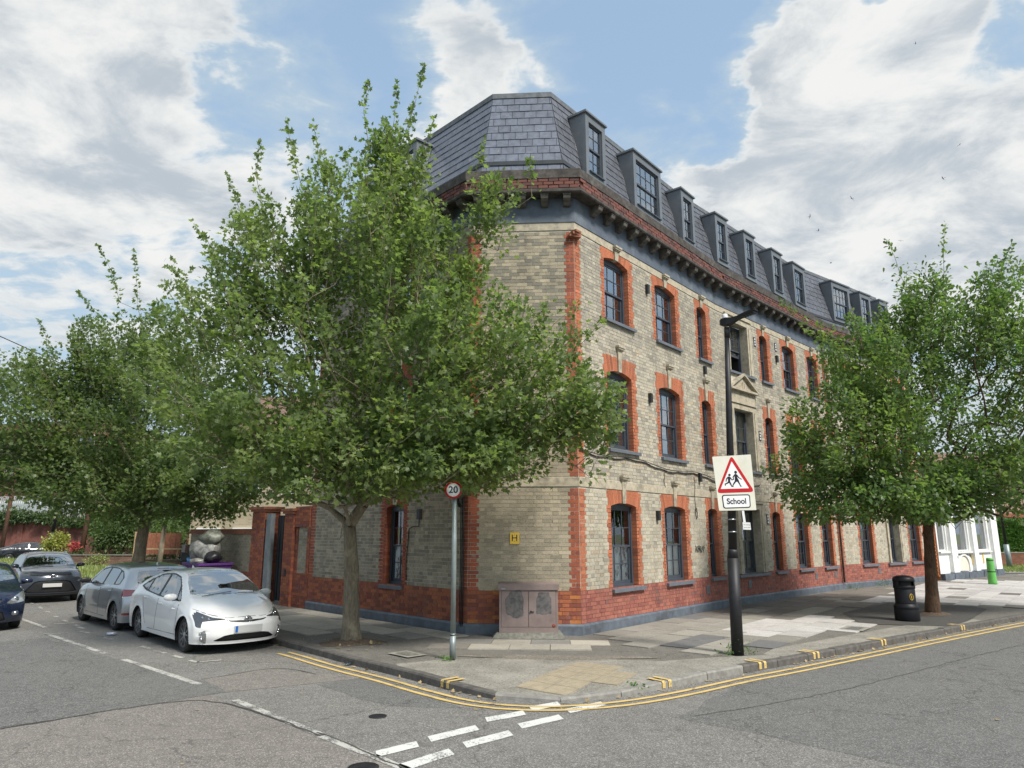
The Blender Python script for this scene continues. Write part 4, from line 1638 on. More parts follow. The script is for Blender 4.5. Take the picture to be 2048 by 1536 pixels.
    for i in range(N):
        a, b = s0 + (s1 - s0) * i / N, s0 + (s1 - s0) * (i + 1) / N
        mo.add([sg.p(a, .002, arch_z(a, s0, s1, zs, rise) + .004), sg.p(b, .002, arch_z(b, s0, s1, zs, rise) + .004), sg.p(b, .002, zt), sg.p(a, .002, zt)], [(0, 1, 2, 3)])
    mo.add([sg.p(x0, .002, zs), sg.p(s0, .002, zs), sg.p(s0, .002, zt), sg.p(x0, .002, zt)], [(0, 1, 2, 3)])
    mo.add([sg.p(s1, .002, zs), sg.p(x1, .002, zs), sg.p(x1, .002, zt), sg.p(s1, .002, zt)], [(0, 1, 2, 3)])
    # joints on the reveals
    for x in (s0 - .010, s1 + .010):
        mo.add([sg.p(x, 0, zb), sg.p(x, -.2, zb), sg.p(x, -.2, zs), sg.p(x, 0, zs)], [(0, 1, 2, 3)])
    mo.build('arch_joints', 'brick_joint' if False else 'mortar_red', ar)
    # keystone with moulded cap
    kz = {'G': 3.40, 'F': 6.58, 'S': 9.20}[fl]
    ks_ = MB()
    lo, hi = kw * .82, kw * 1.12
    zl = zs + rise - .012
    ks_.hexa([sg.p(m - lo, -.1, zl), sg.p(m + lo, -.1, zl), sg.p(m + lo, .035, zl), sg.p(m - lo, .035, zl), sg.p(m - hi, -.1, kz), sg.p(m + hi, -.1, kz), sg.p(m + hi, .05, kz), sg.p(m - hi, .05, kz)])
    for w_, h0, h1, oo in ((hi + .02, 0, .03, .07), (hi + .045, .03, .07, .10), (hi + .06, .07, .12, .12)):
        wbox(ks_, sg, m - w_, m + w_, -.02, oo, kz + h0 + .001, kz + h1)
    recalc(ks_.build('keystone', 'stone', bld))

# ---- dormers
for sk, s0, s1, cols in DORM:
    sg = SEGS[sk]
    mb = MB()
    z0, z1 = 11.20, 12.98
    f0, f1 = -.35, -.35

    def so(z):
        return -.47 - .53 * (z - 11.25) / 2.12 - .03
    jw = .15
    # front frame
    wbox(mb, sg, s0, s0 + jw, -.47, -.35, z0, z1)
    wbox(mb, sg, s1 - jw, s1, -.47, -.35, z0, z1)
    wbox(mb, sg, s0 + jw, s1 - jw, -.47, -.352, z0, z0 + .17)
    wbox(mb, sg, s0 + jw, s1 - jw, -.47, -.352, z1 - .20, z1)
    for s, e in ((s0, .03), (s1 - .03, .03)):
        q = [(-.471, z0 + .02), (so(z0), z0 + .02), (so(z1) - .05, z1 - .001), (-.471, z1 - .001)]
        mb.hexa([sg.p(s, a, b) for a, b in q] + [sg.p(s + e, a, b) for a, b in q])
    o = mb.build('dormer', 'zinc', bld)
    recalc(o)
    lid = MB()
    wbox(lid, sg, s0 - .05, s1 + .05, so(z1) - .12, -.30, z1 + .001, z1 + .045)
    wbox(lid, sg, s0 - .035, s1 + .035, so(z1) - .12, -.315, z1 + .046, z1 + .07)
    lid.build('dormer_roof', 'zinc', o)
    tr = MB()
    for s in (s0 - .004, s1 + .004):
        q0, q1 = sg.p(s, so(z0) + .04, z0 + .02), sg.p(s, so(z1) + .04, z1 - .001)
        tr.tube([q0, q1], .016, 6)
    tr.build('flashing', 'zinc_dark', o)
    w0, w1 = s0 + jw, s1 - jw
    fr = MB()
    a, b = z0 + .17, z1 - .20
    of = -.40
    mid = (a + b) / 2
    for x0, x1, y0, y1, oo in ((w0, w0 + .05, a, b, of), (w1 - .05, w1, a, b, of), (w0 + .05, w1 - .05, a, a + .07, of), (w0 + .05, w1 - .05, b - .05, b, of), (w0 + .05, w1 - .05, mid - .02, mid + .03, of - .01)):
        wbox(fr, sg, x0, x1, oo - .06, oo, y0, y1)
    for k, oo in ((0, of - .045), (1, of - .02)):
        y0, y1 = (a + .07, mid - .02) if k == 0 else (mid + .03, b - .05)
        for c in range(1, cols):
            x = w0 + .05 + (w1 - w0 - .1) * c / cols
            wbox(fr, sg, x - .009, x + .009, oo - .012, oo + .008, y0, y1)
        wbox(fr, sg, w0 + .05, w1 - .05, oo - .010, oo + .006, (y0 + y1) / 2 - .009, (y0 + y1) / 2 + .009)
    fr.build('sash_window', 'sash_paint', o)
    pn = MB()
    for y0, y1, oo in ((a + .07, mid - .02, of - .05), (mid + .03, b - .05, of - .025)):
        pn.add([sg.p(w0 + .05, oo, y0), sg.p(w1 - .05, oo, y0), sg.p(w1 - .05, oo, y1), sg.p(w0 + .05, oo, y1)], [(0, 1, 2, 3)])
    pn.build('pane', 'window_glass', o)
    MB().add([sg.p(w0, -.475, a), sg.p(w1, -.475, a), sg.p(w1, -.475, b), sg.p(w0, -.475, b)], [(0, 1, 2, 3)]).build('room', 'room_wall', o)
    sl = MB()
    wbox(sl, sg, w0 - .02, w1 + .02, -.42, -.30, a - .03, a)
    sl.build('sill', 'sash_paint', o)

# ---- small fittings on the walls
for sk, s, z in (('R', 3.38, 8.62), ('R', 3.30, 5.62), ('R', 3.45, 2.62), ('R', 6.75, 6.98), ('L', -1.72, 2.62), ('Q', 4.25, 8.3), ('R', 6.0, 3.72)):
    mb = MB(); wbox(mb, SEGS[sk], s - .055, s + .055, .004, .09, z - .12, z + .12); mb.build('vent_box', 'black_plastic', bld)
for sk, s, z in (('R', 6.2, .66), ('Q', 1.1, .66), ('Q', 6.2, .68), ('Q', 8.0, .66), ('T', 2.9, .68)):
    mb = MB(); wbox(mb, SEGS[sk], s - .10, s + .10, .005, .018, z - .11, z + .11)
    o = mb.build('air_brick', 'lead', bld)
for sk, s, z in (('Q', 2.62, 8.62), ('Q', 4.28, 8.75), ('Q', 2.62, 2.62), ('Q', 2.5, 5.35)):
    mb = MB(); wbox(mb, SEGS[sk], s - .07, s + .07, .005, .025, z - .16, z + .16)
    o = mb.build('number_plate', 'sign_black', bld)
    tx = MB()
    for k in (-1, 0, 1):
        wbox(tx, SEGS[sk], s - .035, s + .035, .026, .029, z + k * .095 - .03, z + k * .095 + .03)
    tx.build('plate_marks', 'plate_white', o)


def cable(pts, r=.014, name='cable'):
    out = []
    for (sk, s, o, z) in pts:
        out.append(SEGS[sk].p(s, o, z))
    return MB().tube(out, r, 6).build(name, 'cable_black', bld)


pts = []
for i in range(33):
    s = .02 + i * .245
    pts.append(('R', s, .03, 3.98 - .04 * s - .05 * math.sin(s * 1.9) + .02 * math.sin(s * 7)))
pts += [('Q', .1 + i * .3, .03, 3.68 + .03 * math.sin(i)) for i in range(8)]
cable(pts, .014)
cable([('R', s, .045, z + .03) for (_, s, _, z) in [(0, .02 + i * .4, 0, 3.98 - .035 * i * .4 - .05 * math.sin(i * .76)) for i in range(19)]], .010)
for s0, zl in ((3.9, 3.35), (5.65, 2.75)):
    cable([('R', s0 + .03 * math.sin(k * 1.3), .03, 3.72 - (3.72 - zl) * k / 6) for k in range(7)], .008)
cable([('R', 5.66 + .06 * math.cos(a * .9), .04, 2.72 + .16 * math.sin(a * .9)) for a in range(16)], .010)
for k in range(3):
    cable([('L', -.10 - k * .05, .05, .25), ('L', -.10 - k * .05 + .01, .05, 1.4), ('L', -.10 - k * .05, .05, 3.15)], .014 - .002 * k)
for k in range(5):
    cable([('L', -.13 + (.10 + .01 * k) * math.cos(a * .7), .09 + .01 * k, 2.95 + (.17 + .012 * k) * math.sin(a * .7)) for a in range(10)], .009)
cable([('L', -1.72, .05, 2.50), ('L', -1.74, .04, 2.34), ('L', -2.0, .03, 2.34), ('L', -2.14, .03, 2.28), ('L', -2.17, .03, 1.9), ('L', -2.22, .03, 1.5), ('L', -2.20, .03, 1.1)], .012)
MB().tube([SQ.p(8.62, .08, .35), SQ.p(8.62, .08, 9.9)], .04, 8).build('downpipe', 'stone_dark', bld)
# broken terracotta corner piece under the stone band
mb = MB()
for k in range(3):
    c = Vector(SR.p(-.02, .02 + .03 * k, 8.98 + .05 * k))
    mb.box(tuple(c), (.30 - .05 * k, .16, .05), .35 + .25 * k)
mb.build('terracotta_fragment', 'wood_red', bld)
# faint spray tag
mb = MB()
for k in range(7):
    s = 5.55 + k * .085
    mb.tube([SR.p(s + .05 * math.sin(j * 2.2 + k), .0125, 1.75 + .10 * math.cos(j * 1.7 + k * 2)) for j in range(6)], .006, 4, False)
mb.build('spray_scrawl', 'graffiti', bld)

# ------------------------------------------------------------ foliage and trees
def leaf_template(kind):
    if kind == 'maple':
        pts = [(0, 0), (.16, -.06), (.42, .10), (.22, .24), (.48, .52), (.20, .55), (0, 1.0), (-.20, .55), (-.48, .52), (-.22, .24), (-.42, .10), (-.16, -.06)]
        tri = [(0, 1, 2), (0, 2, 3), (0, 3, 5), (3, 4, 5), (0, 5, 7), (5, 6, 7), (0, 7, 9), (7, 8, 9), (0, 9, 10), (0, 10, 11)]
        v = np.array([(x, y, .10 * abs(x) - .12 * y * y) for x, y in pts])
    elif kind == 'oak':
        pts = [(0, 0), (.12, .12), (.10, .30), (.26, .42), (.20, .58), (.30, .76), (.14, .95), (0, 1.05), (-.14, .95), (-.30, .76), (-.20, .58), (-.26, .42), (-.10, .30), (-.12, .12)]
        tri = [(0, 1, 13), (1, 2, 12), (1, 12, 13), (2, 3, 4), (2, 4, 10), (2, 10, 12), (10, 11, 12), (4, 5, 6), (4, 6, 8), (4, 8, 10), (8, 9, 10), (6, 7, 8)]
        v = np.array([(x, y, .10 * abs(x) - .12 * y * y) for x, y in pts])
    else:
        v = np.array([(0, 0, 0), (.28, .45, .03), (0, 1, -.08), (-.28, .45, .03)], dtype=float)
        tri = [(0, 1, 2), (0, 2, 3)]
    return v, np.array(tri)


def scatter_leaves(P, D, size, kind, r, up=.55, droop=.3):
    """P leaf positions, D preferred direction of growth"""
    v, tri = leaf_template(kind)
    n = len(P)
    sz = size * np.clip(r.normal(.95, .27, n), .45, 1.6)
    yax = D + r.normal(0, .75, (n, 3))
    yax[:, 2] -= droop
    yax /= np.linalg.norm(yax, axis=1)[:, None]
    nrm = r.normal(0, 1, (n, 3)) * .75
    nrm[:, 2] += up * 1.8
    nrm -= (nrm * yax).sum(1)[:, None] * yax
    nrm /= np.linalg.norm(nrm, axis=1)[:, None] + 1e-9
    xax = np.cross(yax, nrm)
    V = P[:, None, :] + sz[:, None, None] * (v[None, :, 0:1] * xax[:, None, :] + v[None, :, 1:2] * yax[:, None, :] + v[None, :, 2:3] * nrm[:, None, :])
    F = tri[None] + (np.arange(n) * len(v))[:, None, None]
    return V.reshape(-1, 3), F.reshape(-1, 3)


def limb_mesh(paths, n=6):
    """paths: list of (pts array k x 3, radii k)"""
    mb = MB()
    for pts, rad in paths:
        mb.tube([tuple(p) for p in pts], [float(x) for x in rad], n if rad[0] > .02 else 4, False)
    return mb


def tree(name, label, base, fork, trunk_pts, r0, lumps, nshoot, leaf, size, per, lmat, bmat, seed, group=None, forbid=None, spikes=(), shoot_len=(.7, 1.5), spread=.20, up_bias=.42, cat='tree', fill=.26, skirt=None):
    """lumps: (centre, radii, weight). Shoots fill the lumps, limbs join them to the fork."""
    r = np.random.default_rng(seed)
    root = thing(name, label, cat, base, group)
    fork = np.array(fork, float)
    tips, dirs, lens = [], [], []
    W = np.array([l[2] for l in lumps], float)
    W /= W.sum()
    tries = 0
    C = np.array([l[0] for l in lumps], float)
    Rd = np.array([l[1] for l in lumps], float)
    while len(tips) < nshoot and tries < nshoot * 30:
        tries += 1
        k = r.choice(len(lumps), p=W)
        u = r.normal(0, 1, 3)
        u /= np.linalg.norm(u)
        rad = r.uniform(.80, 1.03) if r.random() > fill else r.uniform(.3, .8)
        p = C[k] + Rd[k] * u * rad
        # keep only points near the outside of the union, so lumps read as one crown
        q = np.min(np.linalg.norm((p - C) / Rd, axis=1))
        if q < .55 and r.random() < .55:
            continue
        if forbid is not None and forbid(p):
            continue
        out = p - fork
        out[2] *= .8
        out /= np.linalg.norm(out) + 1e-9
        hgt = np.clip((p[2] - fork[2] - .8) / 4.5, 0, 1)
        d = out * .8 + np.array([0, 0, up_bias * (hgt * 1.15 - .12)]) + r.normal(0, .20, 3)
        d /= np.linalg.norm(d)
        tips.append(p); dirs.append(d); lens.append(r.uniform(*shoot_len))
    for s0, s1 in spikes:
        s0, s1 = np.array(s0, float), np.array(s1, float)
        tips.append(s1); dirs.append((s1 - s0) / np.linalg.norm(s1 - s0)); lens.append(np.linalg.norm(s1 - s0))
    tips, dirs, lens = np.array(tips), np.array(dirs), np.array(lens)
    starts = tips - dirs * lens[:, None]
    # skeleton: every shoot start is joined to the nearest fitting node
    nodes = [fork.copy()]
    parent = [-1]
    plen = [0.]
    order_ = np.argsort(np.linalg.norm(starts - fork, axis=1))
    shoot_node = {}
    for i in order_:
        N = np.array(nodes)
        L = np.array(plen)
        d = np.linalg.norm(N - starts[i], axis=1)
        j = int(np.argmin(d + .42 * L))
        a = nodes[j].copy()
        seg = starts[i] - a
        m = max(1, int(np.linalg.norm(seg) / .45))
        bow = r.normal(0, .05, 3) * np.linalg.norm(seg)
        bow[2] -= .06 * np.linalg.norm(seg)
        prev = j
        for k in range(1, m + 1):
            t = k / m
            q = a + seg * t + bow * math.sin(math.pi * t)
            nodes.append(q); parent.append(prev)
            plen.append(plen[prev] + np.linalg.norm(seg) / m)
            prev = len(nodes) - 1
        shoot_node[i] = prev
    cnt = np.zeros(len(nodes))
    for i, nd in shoot_node.items():
        cnt[nd] += 1
    for k in range(len(nodes) - 1, 0, -1):
        cnt[parent[k]] += cnt[k]
    rr = .0065 * np.maximum(cnt, 1) ** .47
    rr = rr * min(1.0, r0 * .72 / rr[0]) if rr[0] > r0 * .72 else rr
    rr = np.maximum(rr, .005)
    mb = MB()
    tp = [tuple(p) for p in trunk_pts] + [tuple(fork)]
    k = len(tp)
    tr = [r0 * (1.0 - .25 * i / (k - 1)) for i in range(k)]
    tr[0] = r0 * 1.28
    tr[-1] = max(r0 * .72, rr[0])
    # uneven trunk
    TPn, TRn = [], []
    for i in range(k - 1):
        for s in range(4):
            t = s / 4
            TPn.append(Vector(tp[i]).lerp(Vector(tp[i + 1]), t) + Vector((r.normal(0, .006), r.normal(0, .006), 0)))
            TRn.append((tr[i] * (1 - t) + tr[i + 1] * t) * r.uniform(.96, 1.05))
    TPn.append(Vector(tp[-1])); TRn.append(tr[-1])
    mb.tube(TPn, TRn, 16, True)
    trunk = mb.build('trunk', bmat, root)
    lb = MB()
    for q in range(1, len(nodes)):
        a, b = nodes[parent[q]], nodes[q]
        ra = min(rr[parent[q]], rr[q] * 1.35)
        n = 8 if ra > .04 else (6 if ra > .015 else 4)
        lb.tube([tuple(a), tuple(b)], [float(ra), float(rr[q])], n, False)
    # shoots
    LP, LD = [], []
    for i in range(len(tips)):
        a, b = starts[i], tips[i]
        mid = (a + b) / 2 + r.normal(0, .04, 3) * lens[i]
        lb.tube([tuple(a), tuple(mid), tuple(b)], [.0075, .0055, .003], 4, False)
        spike = i >= len(tips) - len(spikes)
        n = int(per * lens[i] * (.55 if spike else r.uniform(.6, 1.35)))
        t = r.uniform(.0, 1.04, n) ** (.85)
        c = np.where(t[:, None] < .5, a + (mid - a) * (t[:, None] * 2), mid + (b - mid) * (t[:, None] * 2 - 1))
        sp = (spread if not spike else .065) * (1.15 - .85 * t)
        off = r.normal(0, 1, (n, 3)) * sp[:, None]
        LP.append(c + off)
        o2 = off / (np.linalg.norm(off, axis=1)[:, None] + 1e-9)
        LD.append(o2 * .8 + dirs[i] * .7)
    lb.build('limbs', bmat, root)
    P = np.concatenate(LP); D = np.concatenate(LD)
    if skirt is not None:
        keep = np.array([not skirt(p) for p in P])
        P, D = P[keep], D[keep]
    if forbid is not None:
        keep = np.array([not forbid(p) for p in P])
        P, D = P[keep], D[keep]
    V, F = scatter_leaves(P, D, size, leaf, r)
    crown = link_mesh('crown', np_mesh('crown', V, F, base), lmat, root)
    return root, len(P)


def foliage(name, boxes, n, size, kind, m, parent, seed, shell=True):
    """leaves in ellipsoids (centre, radii)"""
    r = np.random.default_rng(seed)
    P, D = [], []
    vol = np.array([b[1][0] * b[1][1] * b[1][2] for b in boxes]) ** .67
    vol = vol / vol.sum()
    for (c, rad), w in zip(boxes, vol):
        k = int(n * w)
        u = r.normal(0, 1, (k, 3))
        u /= np.linalg.norm(u, axis=1)[:, None]
        rr_ = r.uniform(.75, 1.05, k) if shell else r.uniform(.2, 1.05, k)
        lump = 1 + .14 * np.sin(u[:, 0] * 7 + u[:, 1] * 5 + seed) * np.cos(u[:, 2] * 6)
        P.append(np.array(c) + np.array(rad) * u * (rr_ * lump)[:, None])
        D.append(u)
    P = np.concatenate(P); D = np.concatenate(D)
    V, F = scatter_leaves(P, D, size, kind, r)
    org = root_of(parent).location if parent else (0, 0, 0)
    return link_mesh(name, np_mesh(name, V, F, org), m, parent)


def in_building(p, margin=.15):
    if p[2] > 13.6:
        return False
    q = Vector((p[0], p[1]))
    for sg in (SL, SC, SR, SQ):
        d = (q - sg.o).dot(sg.n)
        if d > (margin if p[2] < 9.9 else (.45 if p[2] < 11 else -.3)):
            return False
    return True


# the big maple on the left pavement
tree('maple_tree', 'tall full maple in front of the building corner, long upright shoots at its top', (-3.13, 14.40, .10), (-3.28, 14.4, 2.35),
     [(-3.13, 14.40, .05), (-3.16, 14.40, .6), (-3.20, 14.40, 1.5)], .175,
     [((-3.3, 13.9, 6.6), (3.0, 2.6, 2.7), 3.2), ((-5.7, 13.9, 5.9), (1.9, 2.0, 2.0), 2.1), ((-5.0, 13.3, 4.1), (1.8, 1.8, 1.0), 1.5),
      ((-.9, 13.0, 5.3), (2.0, 1.7, 1.75), 2.2), ((1.0, 12.9, 4.7), (1.3, 1.2, .8), 1.1), ((-1.0, 13.3, 3.75), (1.9, 1.3, .65), 1.1), ((-1.9, 13.6, 7.7), (1.1, 1.4, 1.2), .9),
      ((-.25, 13.4, 9.0), (.40, .5, .55), .35), ((-3.2, 14.2, 8.9), (1.5, 1.6, 1.5), 1.5), ((-5.1, 14.2, 8.2), (1.15, 1.3, 1.2), 1.1), ((-2.6, 14.1, 10.2), (.65, .8, .9), .5),
      ((-6.3, 14.0, 7.4), (.8, .9, .7), .5), ((-2.9, 12.7, 3.6), (1.6, 1.3, .8), .9), ((1.0, 13.0, 6.2), (.6, .7, .5), .35), ((1.7, 12.9, 4.35), (.6, .7, .45), .35), ((-.9, 12.35, 3.45), (1.4, .7, .42), .7)],
     760, 'maple', .098, 88, 'leaf_maple', 'bark_maple', 11, forbid=lambda p: in_building(p, .25),
     spikes=[((-2.5, 13.9, 10.2), (-1.98, 13.8, 12.35)), ((-3.1, 13.9, 10.3), (-3.2, 13.8, 11.95)), ((-4.5, 13.9, 9.4), (-4.95, 13.8, 11.05)), ((-2.7, 13.9, 10.4), (-2.55, 13.8, 11.9)), ((-4.2, 13.9, 9.8), (-4.35, 13.8, 10.95)),
             ((-5.3, 13.9, 8.9), (-5.5, 13.8, 10.5)), ((-5.7, 13.9, 8.6), (-6.1, 13.8, 9.7)), ((-2.1, 13.9, 9.6), (-1.7, 13.8, 11.1)), ((-6.2, 13.9, 7.8), (-6.75, 13.8, 8.6)), ((.4, 13.2, 8.9), (.35, 13.1, 9.75)), ((-.9, 13.5, 9.2), (-.6, 13.4, 10.3)),
             ((1.2, 12.9, 5.6), (1.75, 12.8, 6.2))],
     skirt=lambda p: p[2] < (2.75 if p[0] < -1.6 else 2.93))
# the maple behind it, further along the left pavement
tree('maple_tree', 'darker maple with spreading low boughs behind the parked silver hatchback', (-12.8, 24.8, .10), (-12.75, 24.8, 2.7),
     [(-12.8, 24.8, .05), (-12.85, 24.8, 1.2)], .23,
     [((-13.0, 24.4, 6.6), (3.4, 2.8, 2.7), 3), ((-15.6, 24.2, 6.0), (2.4, 2.2, 2.1), 2), ((-16.9, 24.0, 7.4), (1.6, 1.6, 1.2), .8), ((-14.4, 24.6, 8.8), (1.6, 1.6, 1.5), 1.0), ((-12.4, 24.8, 9.0), (1.4, 1.4, 1.6), 1.0),
      ((-17.2, 24.0, 4.7), (1.9, 1.8, 1.1), 1.2), ((-10.4, 24.0, 4.4), (2.2, 2.0, 1.5), 1.5), ((-14.2, 23.6, 4.1), (2.6, 2.0, 1.3), 1.6), ((-9.6, 24.0, 3.6), (1.7, 1.5, .8), .9)],
     640, 'maple', .115, 80, 'leaf_maple_back', 'bark_maple', 23, spread=.26, shoot_len=(.8, 1.7),
     spikes=[((-14.1, 24.0, 10.3), (-15.1, 23.9, 12.5)), ((-13.4, 24.0, 10.0), (-13.75, 23.9, 12.2)), ((-14.6, 24.0, 9.6), (-15.5, 23.9, 10.6)), ((-18.0, 24, 8.0), (-18.8, 23.9, 9.2)), ((-17.4, 24, 5.6), (-18.6, 24, 6.8)), ((-16.4, 24, 8.3), (-16.9, 24, 9.6))],
     skirt=lambda p: p[2] < 2.35)
# the oak on the right pavement
tree('oak_tree', 'broad young oak beside the black litter bin, leaves in lobed tufts', (11.0, 19.15, .10), (11.15, 19.1, 2.6),
     [(11.0, 19.15, .03), (11.05, 19.15, .8), (11.1, 19.12, 1.7)], .16,
     [((11.6, 18.8, 6.2), (3.0, 2.8, 2.6), 3.2), ((8.8, 18.2, 4.9), (1.9, 1.8, 1.3), 1.8), ((7.5, 17.8, 4.2), (1.2, 1.2, .9), 1.1), ((8.3, 18.0, 3.2), (1.5, 1.5, .8), 1.3), ((10.2, 17.9, 3.1), (1.7, 1.5, .8), 1.2), ((12.6, 18.6, 8.3), (1.9, 1.7, 1.35), 1.4),
      ((11.3, 18.8, 8.7), (1.1, 1.2, 1.0), .7), ((14.4, 18.8, 6.0), (2.6, 2.4, 2.3), 2.2), ((14.2, 18.4, 8.2), (1.6, 1.5, 1.3), 1), ((13.5, 18.3, 3.7), (2.2, 1.9, .9), 1.5), ((9.2, 18.4, 7.3), (1.0, 1.0, .7), .5), ((16.3, 19, 5.2), (1.7, 1.8, 1.8), 1.0), ((9.9, 18.4, 6.6), (1.4, 1.4, 1.2), .8)],
     700, 'oak', .112, 86, 'leaf_oak', 'bark_oak', 31, forbid=lambda p: in_building(p, .3), spread=.22,
     spikes=[((12.2, 18.7, 9.3), (12.35, 18.6, 10.8)), ((11.0, 18.7, 9.2), (10.65, 18.6, 10.3)), ((8.5, 18.3, 7.5), (7.35, 18.2, 8.35)), ((8.9, 18.3, 7.2), (7.9, 18.2, 7.6)), ((13.6, 18.6, 9.2), (14.1, 18.5, 10.2)), ((7.4, 17.8, 4.3), (6.6, 17.7, 4.1)), ((7.6, 17.8, 3.6), (6.9, 17.7, 3.2))],
     skirt=lambda p: p[2] < 2.45)

# ------------------------------------------------------------ parked cars
def interp(pts, x):
    xs = np.array([p[0] for p in pts]); ys = np.array([p[1] for p in pts])
    # monotone cubic through the points
    h = np.diff(xs); d = np.diff(ys) / h
    m = np.zeros(len(xs))
    m[1:-1] = np.where(d[:-1] * d[1:] > 0, 2 * d[:-1] * d[1:] / (d[:-1] + d[1:] + 1e-12), 0)
    m[0], m[-1] = d[0], d[-1]
    x = np.clip(x, xs[0], xs[-1])
    i = np.clip(np.searchsorted(xs, x) - 1, 0, len(h) - 1)
    t = (x - xs[i]) / h[i]
    return ((2 * t ** 3 - 3 * t ** 2 + 1) * ys[i] + (t ** 3 - 2 * t ** 2 + t) * h[i] * m[i] + (-2 * t ** 3 + 3 * t ** 2) * ys[i + 1] + (t ** 3 - t ** 2) * h[i] * m[i + 1])


def poly_mask(P, poly):
    x, y = P[:, 0], P[:, 1]
    c = np.zeros(len(P), bool)
    j = len(poly) - 1
    for i in range(len(poly)):
        xi, yi = poly[i]; xj, yj = poly[j]
        if yi != yj:
            c ^= ((yi > y) != (yj > y)) & (x < (xj - xi) * (y - yi) / (yj - yi) + xi)
        j = i
    return c


def snap(P, poly):
    best = np.full(len(P), 1e9); out = P.copy()
    for i in range(len(poly)):
        a = np.array(poly[i], float); b = np.array(poly[(i + 1) % len(poly)], float)
        ab = b - a
        t = np.clip(((P - a) @ ab) / (ab @ ab + 1e-12), 0, 1)
        q = a + t[:, None] * ab
        d = np.linalg.norm(P - q, axis=1)
        k = d < best
        best[k] = d[k]; out[k] = q[k]
    return out, best


def rounded(poly, k=3, f=.28):
    out = []
    n = len(poly)
    for i in range(n):
        p = np.array(poly[i], float); a = np.array(poly[i - 1], float); b = np.array(poly[(i + 1) % n], float)
        p0, p1 = p + (a - p) * f, p + (b - p) * f
        for j in range(k + 1):
            t = j / k
            out.append(tuple((1 - t) ** 2 * p0 + 2 * t * (1 - t) * p + t * t * p1))
    return out


